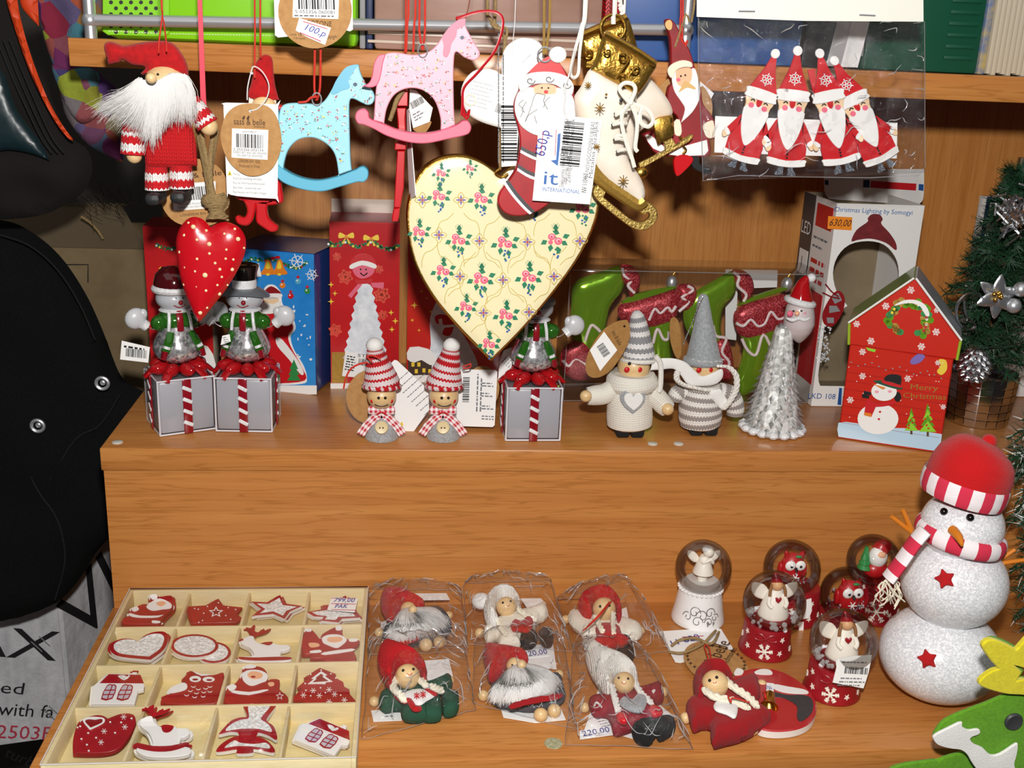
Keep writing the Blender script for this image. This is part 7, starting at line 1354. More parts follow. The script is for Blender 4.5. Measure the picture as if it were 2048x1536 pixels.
cut(2,'wooden Santa with gift sack cut-out, third row',s2(g([(215,930),(230,870),(300,840),(350,770),(370,715),(440,700),(520,720),(555,780),(550,840),(570,810),(650,815),(650,890),(715,950),(700,1010),(520,1010),(225,1008)]),3),R1,[([s2(g([(345,780),(380,740),(480,735),(550,770),(545,820),(500,840),(420,865),(360,830)]),3),s2(g([(265,900),(400,915),(520,895),(560,900),(400,940),(265,920)]),2),s2(g([(365,705),(410,690),(460,700),(440,718),(375,722)]),3),s2(g([(225,880),(260,850),(300,870),(260,910)]),3),star(X12+652,948,34,14)],'cut_white','beard_paint'),([s2(g([(390,765),(440,745),(510,765),(500,800),(440,810),(400,795)]),3),s2(g([(555,840),(600,835),(605,860),(570,868)]),3)],'face_peach','face_paint'),([circ(X12+435,790,20,8,10),star(X12+652,948,22,9)],'cut_red','nose_paint')],1)
trp=g([(745,975),(840,890),(810,870),(890,800),(865,790),(980,715),(1110,765),(1115,800),(1170,830),(1180,870),(1220,890),(1225,930),(1285,1000),(1100,1012),(850,1010),(850,975)])
cut(2,'dark red wooden fir cut-out with white snowflakes',trp,R1,[([g([(990,745),(1040,775),(1020,785),(1085,830),(1030,835),(1025,850),(960,848),(880,850),(930,810),(910,805)])],'cut_white','fir_outline'),([g([(990,765),(1010,780),(1000,790),(1050,825),(920,835),(955,805),(945,800)])],'p_dark_red','fir_centre'),([q for c_ in((925,903),(1055,895),(845,940),(975,943),(1100,932),(1055,995),(1180,980))for q in(tf([(-24,-3),(24,-3),(24,3),(-24,3)],a_,1,(c_[0]+X12,c_[1]),.7)for a_ in(0,60,120))]+[circ(x+X12,y,7,6,7)for x,y in((905,770),(990,735),(1070,765),(1110,800),(865,900),(985,880),(1025,920),(905,945),(1150,940),(860,845))],'cut_white','snow_print')],1)
dh=s2([(635,1130),(635,1130),(590,1105),(520,1105),(430,1140),(395,1200),(372,1300),(372,1410),(372,1410),(640,1405),(760,1340),(850,1200),(862,1130),(830,1092),(740,1092)],4)
cut(3,'dark red wooden heart cut-out with white snow stars',dh,R1,[([s2([(430,1150),(470,1122),(540,1118),(605,1130),(600,1170),(490,1225),(490,1225)],3)],'cut_white','heart_outline'),([s2([(450,1155),(480,1138),(530,1142),(585,1135),(585,1165),(495,1205),(495,1205)],3)],'p_dark_red','heart_centre'),([q for c_ in((765,1118),(775,1200),(605,1235),(580,1325))for q in(tf([(-24,-3),(24,-3),(24,3),(-24,3)],a_,1,c_,.7)for a_ in(0,60,120))]+[circ(x,y,9,7,8)for x,y in((655,1160),(745,1163),(830,1130),(695,1248),(475,1250),(540,1288),(420,1298),(410,1195),(465,1345),(480,1395))],'cut_white','snow_print')],1)
b3,f3=deer(905,1140,1.0)
cut(3,'white wooden rocking reindeer cut-out, front row',b3,W1,[(ANT(f3),'cut_red','antlers'),([s2(f3([(175,45),(265,50),(255,85),(220,105),(180,95)]),3)],'cut_red','saddle'),([s2(f3([(-30,190),(100,215),(250,212),(370,185),(385,210),(250,255),(100,258),(-40,225)]),3)],'cut_red','rocker_paint')],2)
an=s2(g([(345,1020),(345,1020),(480,1005),(630,1020),(630,1020),(560,1110),(545,1150),(600,1190),(630,1270),(620,1305),(560,1270),(470,1245),(450,1290),(400,1320),(340,1300),(320,1250),(250,1240),(160,1260),(165,1240),(250,1150),(330,1120),(385,1110)]),3)
cut(3,'white glittering wooden angel cut-out with red trim, front row',an,('cut_red','cut_white'),[([s2(g([(395,1020),(480,1015),(575,1022),(510,1110),(500,1140),(560,1180),(585,1240),(480,1215),(330,1215),(210,1230),(260,1175),(340,1140),(400,1125)]),3)],'cut_glit','glitter_face'),([s2(g([(330,1235),(465,1235),(450,1290),(400,1318),(345,1300),(318,1265)]),3)],'cut_red','skirt_paint')],0)
an2=s2(g([(130,1400),(170,1340),(250,1290),(320,1270),(460,1275),(550,1310),(610,1380),(600,1410),(540,1400),(440,1380),(430,1412),(300,1415),(300,1385),(200,1400)]),3)
cut(3,'second wooden angel cut-out peeking out below the glittering one',an2,('cut_red','cut_white'),[([s2(g([(200,1370),(280,1310),(330,1330),(450,1340),(540,1330),(570,1375),(440,1360),(300,1355)]),3)],'cut_glit','glitter_face')],0)
ra=R_(24);f4=lambda pts:[(X12+905+(x*math.cos(ra)-y*.75*math.sin(ra))*1.0,1090+(x*math.sin(ra)*.9+y*math.cos(ra))*.98)for x,y in pts]
cut(3,'white wooden cottage cut-out turned askew in the front corner cell',house(f4),W1,[([f4([(10,88),(85,14),(350,20),(378,90)])],'cut_red','roof_paint'),([s2(f4([(160,40),(200,28),(230,40),(250,28),(262,40),(215,72)]),2)],'cut_glit','heart_window'),(WIN(f4),'cut_red','window_paint'),([inn(w,.84)for w in WIN(f4)],'cut_grey','window_panes'),(BARS(f4),'cut_red','window_bars')],1)
# --- small dolls lying on the bottom shelf
mat('wool_dark','#3c3d44',.95,bump=(900,.6),var=('#55565e',400));mat('mouth','#c2452f',.6);mat('wool_green','#1c4a35',.9,bump=(900,.5));mat('wool_cream','#ece4d2',.95,bump=(800,.6));mat('wool_wine','#8c1222',.95,bump=(900,.5))
class Lie:
 """builder for a soft doll lying on the shelf, traced in one crop"""
 def __init__(s,t,k):s.t=t;s.P=HZ(Z0,k);s.P.ymax=-.004
 def pad(s,name,pts,h,mt,off=0,D=None,par=None,n=3):
  q=s.P(s2(pts,n),off+h*.5);k=s.P.mm(*pts[0]);m=MB();m.pillow(q,NZ,D or.008,h*.5,mt,hb=h*.5,step=.003);return m.build(name,par or s.t)
 def ball(s,name,c,r,mt,z=None,par=None,sc=(1,1,1)):
  m=MB();R=r*s.P.mm(*c);m.ball(s.P.at(c[0],c[1],z if z is not None else R),R,mt,sc);return m.build(name,par or s.t)
 def face(s,c,r,z,eyes,mouth=None):
  R=r*s.P.mm(*c);C_=s.P.at(c[0],c[1],z);hd=s.ball('head',c,r,'bead',z)
  to=(CAM-C_).normalized()
  def on(p):
   d=ray(s.P.c[0]+p[0]/s.P.c[2],s.P.c[1]+p[1]/s.P.c[2]).normalized();oc=CAM-C_;b_=oc.dot(d);q=b_*b_-oc.dot(oc)+R*R
   return CAM+d*(-b_-math.sqrt(max(q,0)))
  m=MB()
  for e in eyes:m.ball(on(e),R*.12,'p_black',seg=8,rin=6)
  m.build('eyes',hd)
  if mouth:MB().tube([on(p)for p in mouth],R*.035,'mouth',5,3).build('mouth',hd)
  return hd,on
 def rope(s,name,pts,r,mt,z,par=None,n=4,plait=False):
  m=MB();q=[s.P.at(p[0],p[1],p[2]if len(p)>2 else z)for p in pts];R=r*s.P.mm(pts[0][0],pts[0][1])
  if plait:
   q=cr(q,6,False)
   for ph in(0,2.1,4.2):m.tube([p+Vector((math.cos(i*.8+ph),math.sin(i*.8+ph),math.sin(i*.8+ph)*.6))*R*.5 for i,p in enumerate(q)],R*.55,mt,6)
  else:m.tube(q,R,mt,10,n)
  return m.build(name,par or s.t)
 def card(s,name,pts,mt='card',off=.0006,label=None):m=MB();m.slab(s.P(pts,off),NZ,.0004,mt);return m.build(name,s.t,label)
 def fur(s,guides,n,z0,z1,par,seed,mt='fur_white',w=.0003):
  m=MB();m.hair([[s.P.at(x,y,z0+(z1-z0)*i/3+.004*math.sin(math.pi*i/3))for i,(x,y)in enumerate(g_)]for g_ in guides],n,w,mt,.0009,(.75,1.05),seed,4);return m.build('beard_hair',par)
def bag(k,quad,label,h,seed):
 P=HZ(Z0,k);P.ymax=-.003;t=thing('clear_bag',label,'bag','clear bags around the small dolls');c=[P.at(*q,.0015)for q in quad]
 m=MB();sheet(m,c,60,52,.0034,(10,9),'film',seed,NZ,h);m.build('top_film',t);glint_creases(t,60,int(seed*7),.22,.0003,.45)
 m=MB();q=cr([c[0],c[0],c[0].lerp(c[1],.5),c[1],c[1],c[1].lerp(c[2],.5),c[2],c[2],c[2].lerp(c[3],.5),c[3],c[3],c[3].lerp(c[0],.5)],5);rd_=random.Random(int(seed*10));q=[p+Vector((rd_.uniform(-1,1),rd_.uniform(-1,1),rd_.uniform(0,1)))*.0008 for p in q];m.tube(q+[q[0]],.00025,'film_edge',5);m.build('sealed_edge',t)
def pricecard(L,pts,a,b,h,st):
 o=L.card('price_sticker',pts,'card',.0012);m=MB();ptext(m,L.P,a,b,h,st,'ink_pen',.0018,.25);m.build('price_writing',o)
t=thing('bagged_doll','bearded doll with red hat and dark coat, back row beside the tray','doll','small dolls in clear bags');L=Lie(t,13)
L.card('backing_card',[(440,190),(780,155),(805,345),(470,350)]);m=MB();plines(m,L.P,(570,205),(750,190),3,16,5,'ink_grey',.0009);m.build('card_print',t);L.card('under_card',[(250,420),(340,405),(330,480),(250,470)])
L.pad('coat',[(260,520),(330,420),(500,370),(720,330),(820,430),(790,520),(620,560),(450,590),(300,570)],.016,'wool_dark');L.pad('sash',[(390,585),(520,535),(560,560),(430,605)],.008,'felt_red',.006)
L.pad('hat',[(250,310),(250,210),(300,155),(400,170),(500,215),(605,275),(560,295),(450,290),(400,335),(345,440),(290,390)],.02,'felt_red',.004,.014)
hd,on=L.face((470,320),62,.016,[(440,320)]);L.ball('nose',(508,322),34,'bead',.024)
bp=L.pad('beard',[(370,390),(420,340),(540,330),(680,330),(760,380),(720,440),(560,500),(400,540),(340,480)],.013,'beard_base',.010)
L.fur([[(400,350),(350,430),(320,500),(290,560)],[(430,340),(400,430),(390,510),(380,580)],[(470,350),(480,430),(500,500),(510,560)],[(520,345),(580,410),(620,470),(650,520)],[(540,335),(640,380),(710,430),(760,480)],[(540,325),(660,330),(740,370),(800,430)]],1300,.023,.012,bp,3)
for c_,r in(((236,505),40),((800,365),32),((612,605),55),((722,582),50)):L.ball('hand' if r<45 else 'foot',c_,r,'bead')
bag(13,[(150,150),(900,165),(960,660),(140,690)],'clear crinkled bag around the bearded doll in the back row',.022,2.1)
t=thing('bagged_doll','braided doll with red hood and green dress, front row beside the tray','doll','small dolls in clear bags');L=Lie(t,13)
L.card('backing_card',[(560,735),(800,718),(835,870),(640,915)]);L.card('label',[(170,1135),(400,1120),(420,1215),(190,1225)]);m=MB();plines(m,L.P,(280,1165),(390,1158),2,22,7,'ink_grey',.001);m.build('card_print',t)
L.pad('dress',[(240,1020),(330,985),(450,960),(640,930),(800,865),(825,950),(720,1000),(640,1060),(620,1190),(430,1195),(400,1110),(250,1125)],.015,'wool_green');L.pad('apron',[(420,1005),(560,965),(690,1010),(620,1060),(560,1095),(470,1065)],.006,'felt_white',.012)
m=MB()
for c_ in((540,1015),(590,1005)):
 for a_ in(0,45,90,135):m.tube(L.P(tf([(-26,0),(26,0)],a_,1,c_,.7),.0185),.0004,'p_red',5)
m.build('embroidery',t)
hd,on=L.face((465,862),98,.021,[(430,812),(512,802)],[(460,835),(485,850),(503,830)])
L.pad('hood',[(225,780),(228,670),(290,625),(400,650),(530,700),(600,770),(625,830),(605,900),(565,850),(520,780),(440,770),(375,820),(350,900),(340,970),(290,900)],.026,'knit_redfine',.006,.012);L.rope('hood_tie',[(320,950,.012),(380,1020,.014),(440,1060,.016),(480,1060,.016),(520,1120,.016),(560,1120,.014)],24,'felt_red',.014);L.rope('hood_tie',[(600,880,.02),(620,960,.018),(700,1010,.017)],16,'felt_red',.014)
L.rope('braid',[(380,880,.02),(350,950,.02),(400,1000,.02),(440,1050,.018)],30,'yarn_cream',.02,plait=True);L.rope('braid',[(570,890,.02),(620,930,.02),(680,950,.018),(740,975,.014)],30,'yarn_cream',.02,plait=True)
for pts in([(560,1050),(700,1035),(735,1060),(740,1185),(600,1200),(570,1150)],[(745,1015),(860,1005),(880,1035),(870,1140),(760,1160),(745,1100)]):L.pad('boot',pts,.012,'wool_green',0,.004)
for c_,r in(((196,1062),44),((806,892),38)):L.ball('hand',c_,r,'bead')
bag(13,[(160,600),(930,640),(1010,1130),(90,1375)],'clear crinkled bag around the doll with green dress',.028,4.4)
t=thing('bagged_doll','cream knitted doll with pompom hood holding a red heart','doll','small dolls in clear bags');L=Lie(t,13)
L.card('backing_card',[(1380,230),(1545,190),(1580,330),(1440,380)]);L.card('sticker',[(1330,130),(1550,95),(1570,125),(1340,165)])
L.pad('dress',[(1080,490),(1180,420),(1320,370),(1470,330),(1570,290),(1600,370),(1500,420),(1500,500),(1380,570),(1370,612),(1210,615),(1190,545),(1110,580)],.016,'wool_cream')
L.ball('pompom',(1062,252),78,'felt_white',.018,None,(1,1,.8));hd,on=L.face((1262,298),78,.02,[(1236,264),(1298,252)],[(1262,288),(1280,292),(1292,280)])
L.pad('hood',[(1085,380),(1085,270),(1150,200),(1250,178),(1345,215),(1385,300),(1360,350),(1325,270),(1240,228),(1195,270),(1180,350),(1205,440),(1140,440)],.026,'knit_white',.004,.011)
L.rope('braid',[(1190,400,.02),(1215,460,.018),(1260,520,.016)],22,'yarn_cream',.02,plait=True);L.rope('braid',[(1365,320,.02),(1430,370,.018),(1500,400,.016)],22,'yarn_cream',.02,plait=True)
L.pad('heart',[(1300,440),(1335,405),(1385,420),(1425,385),(1475,395),(1478,460),(1440,500),(1370,492),(1312,490)],.006,'felt_red',.014,.005)
for pts in([(1370,530),(1490,515),(1520,560),(1480,605),(1380,605)],[(1520,520),(1600,490),(1640,520),(1640,590),(1560,590)]):L.pad('boot',pts,.014,'felt_black',0,.006)
for c_,r in(((1050,512),42),((1556,282),33)):L.ball('hand',c_,r,'bead')
bag(13,[(920,110),(1620,80),(1790,660),(930,600)],'clear crinkled bag around the cream doll with red heart',.022,6.2)
t=thing('bagged_doll','bearded doll with red hat and two wooden feet, front row middle','doll','small dolls in clear bags');L=Lie(t,13)
L.card('backing_card',[(1300,625),(1640,590),(1670,800),(1400,780)]);pricecard(L,[(1395,640),(1620,620),(1610,690),(1400,712)],(1410,700),(1605,675),44,'220,00');L.card('lower_card',[(1210,1090),(1330,1085),(1700,1110),(1745,1210),(1500,1235),(1240,1190)])
L.pad('coat',[(1130,960),(1250,900),(1500,880),(1690,860),(1730,950),(1740,1040),(1640,1090),(1500,1120),(1340,1110),(1160,1070)],.014,'wool_dark');L.pad('sash',[(1290,1090),(1450,1040),(1700,1000),(1690,1040),(1450,1085),(1310,1120)],.006,'felt_dark_red',.013)
L.pad('hat',[(1080,640),(1180,650),(1300,665),(1420,695),(1440,735),(1360,735),(1280,770),(1230,830),(1125,872),(1100,800),(1080,720)],.022,'felt_red',.004,.012)
hd,on=L.face((1330,775),66,.018,[(1312,768)]);L.ball('nose',(1388,765),38,'bead',.026)
bp=L.pad('beard',[(1240,850),(1320,800),(1450,790),(1600,830),(1680,900),(1640,980),(1450,1030),(1250,1020),(1170,960)],.014,'beard_base',.010)
L.fur([[(1250,830),(1190,910),(1150,980),(1120,1050)],[(1290,810),(1260,910),(1240,990),(1220,1070)],[(1350,800),(1350,910),(1350,990),(1350,1075)],[(1400,800),(1450,900),(1470,980),(1490,1060)],[(1430,790),(1540,860),(1600,930),(1640,1000)],[(1430,780),(1560,800),(1650,850),(1700,930)]],1600,.025,.013,bp,9)
for nm,c_,r in(('hand',(1078,1015),46),('hand',(1692,842),36),('foot',(1542,1170),58),('foot',(1650,1138),57)):L.ball(nm,c_,r,'bead')
bag(13,[(1000,590),(1720,560),(1830,1290),(1000,1080)],'clear crinkled bag around the bearded doll in the front row',.030,8.3)
t=thing('bagged_doll','braided doll with red hood, white sleeves and red cord, back row right','doll','small dolls in clear bags');L=Lie(t,14)
L.card('backing_card',[(480,450),(860,300),(940,700),(520,640)]);L.card('sticker',[(330,235),(560,165),(570,190),(360,250)])
L.pad('sleeves',[(400,350),(520,365),(640,400),(780,400),(960,450),(985,530),(860,560),(780,530),(640,560),(520,560),(480,500),(400,430)],.014,'wool_cream');L.pad('dress',[(610,470),(680,450),(760,460),(810,480),(830,540),(890,590),(700,620),(575,612),(620,540)],.012,'felt_red',.008)
hd,on=L.face((680,318),92,.02,[(648,294),(722,288)]);L.pad('hood',[(465,280),(520,220),(640,192),(745,212),(815,290),(820,385),(785,405),(765,320),(705,262),(620,262),(585,310),(580,370),(510,355)],.026,'knit_redfine',.004,.01)
L.rope('braid',[(610,380,.022),(640,440,.02),(670,500,.02)],24,'yarn_cream',.02,plait=True);L.rope('braid',[(755,350,.022),(755,440,.02),(760,530,.019)],22,'yarn_cream',.02,plait=True)
L.rope('hanging_cord',[(740,250,.03),(660,350,.036),(580,430,.03),(510,490,.022)],5,'cord_red',.03);L.rope('hanging_cord',[(720,260,.03),(640,360,.036),(560,440,.03),(530,480,.022)],5,'cord_red',.03)
L.pad('boots',[(640,580),(760,560),(890,570),(925,690),(900,715),(840,680),(740,610)],.014,'felt_black',0,.006)
for c_,r in(((372,400),36),((978,490),34)):L.ball('hand',c_,r,'bead')
m=MB()
for c_ in((440,470),(540,540),(930,530)):
 for a_ in(0,60,120):m.tube(L.P(tf([(-30,0),(30,0)],a_,1,c_,.6),.0012),.0004,'ink_red',5)
m.build('embroidery',t)
bag(14,[(290,250),(860,70),(1215,660),(480,760)],'clear crinkled bag around the doll with red cord',.024,10.4)
t=thing('bagged_doll','doll with white pointed hood and grey heart, front row right','doll','small dolls in clear bags');L=Lie(t,14)
L.card('backing_card',[(640,940),(900,900),(1240,1180),(940,1370),(700,1300),(520,1290)]);m=MB();plines(m,L.P,(620,1210),(720,1190),4,22,6,'ink_grey',.001);m.build('card_print',t);pricecard(L,[(480,1300),(750,1258),(758,1330),(485,1368)],(510,1345),(735,1305),46,'220,00')
L.pad('dress',[(555,1060),(680,1035),(820,1005),(1000,970),(1130,935),(1165,1035),(1090,1070),(1060,1130),(1130,1200),(960,1260),(770,1312),(730,1220),(690,1160),(590,1150)],.016,'wool_wine')
hd,on=L.face((842,912),84,.021,[(798,872),(874,878)],[(820,905),(840,922),(860,908)]);L.pad('hood',[(530,720),(535,655),(600,628),(700,690),(860,755),(940,830),(955,905),(915,890),(880,850),(820,835),(765,870),(745,960),(705,1005),(630,910),(560,800)],.026,'knit_white',.004,.012)
L.rope('braid',[(745,940,.022),(765,1020,.02),(780,1080,.018),(798,1140,.016)],28,'yarn_white',.02,plait=True);L.rope('braid',[(925,890,.022),(965,970,.02),(1010,1020,.018),(1065,1075,.016)],26,'yarn_white',.02,plait=True)
L.pad('heart',[(800,1065),(840,1030),(900,1052),(945,1010),(1010,1020),(1025,1070),(985,1150),(890,1140),(825,1105)],.006,'felt_grey',.015,.006)
L.rope('mitten_trim',[(600,1100,.012),(620,1070,.016),(660,1108,.012)],8,'yarn_white',.01);L.rope('mitten_trim',[(1040,1000,.012),(1090,970,.016),(1060,1010,.012)],8,'yarn_white',.01);L.pad('red_tie',[(780,1160),(870,1180),(860,1240),(790,1220)],.006,'g_red',.014,.004);L.pad('red_tie',[(1040,1100),(1140,1120),(1150,1170),(1070,1180)],.006,'g_red',.012,.004)
for pts in([(905,1250),(1040,1215),(1110,1300),(1050,1395),(930,1360)],[(1080,1225),(1230,1210),(1255,1290),(1140,1360),(1090,1310)]):L.pad('boot',pts,.012,'felt_black',0,.004)
for c_,r in(((523,1112),42),((1160,985),40)):L.ball('hand',c_,r,'bead')
bag(14,[(430,600),(1020,720),(1400,1450),(370,1410)],'clear crinkled bag around the doll with grey heart',.029,12.7)
t=thing('felt_doll','red felt hooded doll with white heart and golden bell, unwrapped','doll');L=Lie(t,15)
L.card('white_card',[(56,695),(430,672),(465,680),(545,810),(200,900),(165,895)],'tag_white');m=MB();ptext(m,L.P,(150,790),(340,740),40,'11 820','ink_pen',.0012,.3);deco(m,L.P,[(210,730),(350,722),(350,726),(210,734)],'ink_red',.0008);m.build('card_writing',t)
m=MB();ov=s2([(220,860),(240,800),(310,765),(430,775),(540,830),(620,900),(645,960),(600,1010),(480,1000),(320,985),(250,930)],4);m.slab(L.P(ov,.0028),NZ,.0008,'kraft');kt=m.build('kraft_tag',t,'oval brown kraft tag')
m=MB();A_=L.P.at(430,925,.0032);X=(L.P.at(490,830,.0032)-A_).normalized();m.text('& belle',A_,X,NZ.cross(X),.011,'ink_brown',.040);m.text('handmade',L.P.at(485,945,.0032),X,NZ.cross(X),.005,'ink_brown',.035)
for i in range(26):
 a_=2*math.pi*i/26;c_=(432+188*math.cos(a_),885+95*math.sin(a_)+30*math.cos(a_));m.slab(L.P(star(c_[0],c_[1],13,5,4),.0032),NZ,.0002,'ink_brown')
m.build('print',kt)
L.rope('twine',[(125,830,.003),(220,835,.006),(340,780,.008),(400,720,.012),(430,690,.012)],9,'jute',.01);L.rope('twine',[(140,790,.003),(200,750,.006),(300,740,.010),(380,775,.01),(420,760,.012),(450,700,.01)],9,'jute',.01);L.rope('hanging_cord',[(350,950,.015),(380,880,.014),(355,790,.01),(385,800,.012),(400,880,.014)],5,'cord_red',.01)
L.pad('dress',[(235,1180),(300,1140),(390,1105),(500,1070),(600,1030),(690,1005),(722,1120),(650,1170),(720,1210),(785,1255),(770,1290),(640,1370),(500,1410),(405,1422),(385,1300),(285,1325),(255,1260)],.018,'felt_dark_red',0,.007)
hd,on=L.face((425,1040),86,.022,[(390,1016),(436,996)],[(412,1028),(425,1034),(436,1024)]);L.pad('hood',[(288,1080),(285,1000),(340,950),(420,935),(500,960),(545,1030),(520,1040),(470,985),(410,975),(360,1010),(345,1080),(360,1130),(310,1140)],.028,'felt_dark_red',.003,.01)
L.rope('braid',[(360,1080,.024),(420,1120,.024),(540,1150,.022),(640,1190,.02)],26,'yarn_cream',.02,plait=True);L.rope('braid',[(490,1010,.024),(550,1060,.024),(640,1120,.022),(700,1180,.02)],26,'yarn_cream',.02,plait=True);L.rope('ribbon_bow',[(510,1120,.028),(530,1160,.027),(540,1130,.029),(650,1160,.026)],5,'cord_red',.02)
L.pad('heart',[(415,1180),(440,1150),(490,1155),(560,1170),(575,1200),(555,1265),(500,1240),(430,1215)],.004,'felt_white',.018,.004)
for nm,c_,r in(('hand',(232,1262),38),('hand',(730,1046),36),('foot',(522,1370),50),('foot',(660,1328),50)):L.ball(nm,c_,r,'bead')
q=L.P.at(778,1190,.010);m=MB();m.lathe((0,0,0),[(.0,.0215),(.003,.0212),(.0052,.019),(.006,.012),(.0072,.006),(.0102,.001),(.0106,0),(.009,.0006),(.005,.008),(0,.012)],'gold',20,cap=False);m.xf(q,0,.62,Matrix.Rotation(R_(-68),3,'X')@Matrix.Rotation(R_(18),3,'Y'));bl=m.build('bell',t,'small golden bell');L.rope('bell_cord',[(740,1090,.014),(752,1110,.016),(755,1130,.014)],7,'cord_red',.01)
mat('plaque_red','#b3282c',.25,coat=.4);mat('plaque_rim','#e8e2dc',.4)
t=thing('oval_plaque','oval red wooden plaque painted like a Santa belly beside the felt doll','plaque');L=Lie(t,15)
ov=s2([(545,985),(620,945),(740,932),(860,955),(980,1020),(1060,1100),(1090,1190),(1060,1275),(980,1325),(860,1345),(740,1335),(690,1290),(660,1150),(560,1040)],4)
m=MB();m.slab(L.P(ov,.0065),NZ,.006,'plaque_red',ch=.001,side='plaque_rim');m.build('board',t)
for nm,pts,mt in(('fur_trim',[(680,965),(720,942),(780,945),(800,972),(740,975)],'p_white'),('fur_trim',[(550,975),(570,935),(610,950),(600,975)],'p_white'),('fur_trim',[(810,1040),(900,1055),(1010,1075),(1030,1100),(900,1095),(815,1070)],'p_white'),('belt',[(800,1090),(900,1110),(1000,1110),(1060,1140),(1060,1220),(990,1280),(960,1250),(960,1180),(880,1130),(800,1115)],'p_dark_grey')):m=MB();m.slab(L.P(s2(pts,3),.0072),NZ,.0006,mt);m.build(nm,t)
m=MB();deco(m,L.P,[(762,1030),(810,1035),(808,1090),(760,1080)],'card',.0078);st=m.build('price_sticker',t);m=MB();ptext(m,L.P,(768,1075),(802,1072),24,'150','ink_pen',.0083);m.build('price_writing',st)
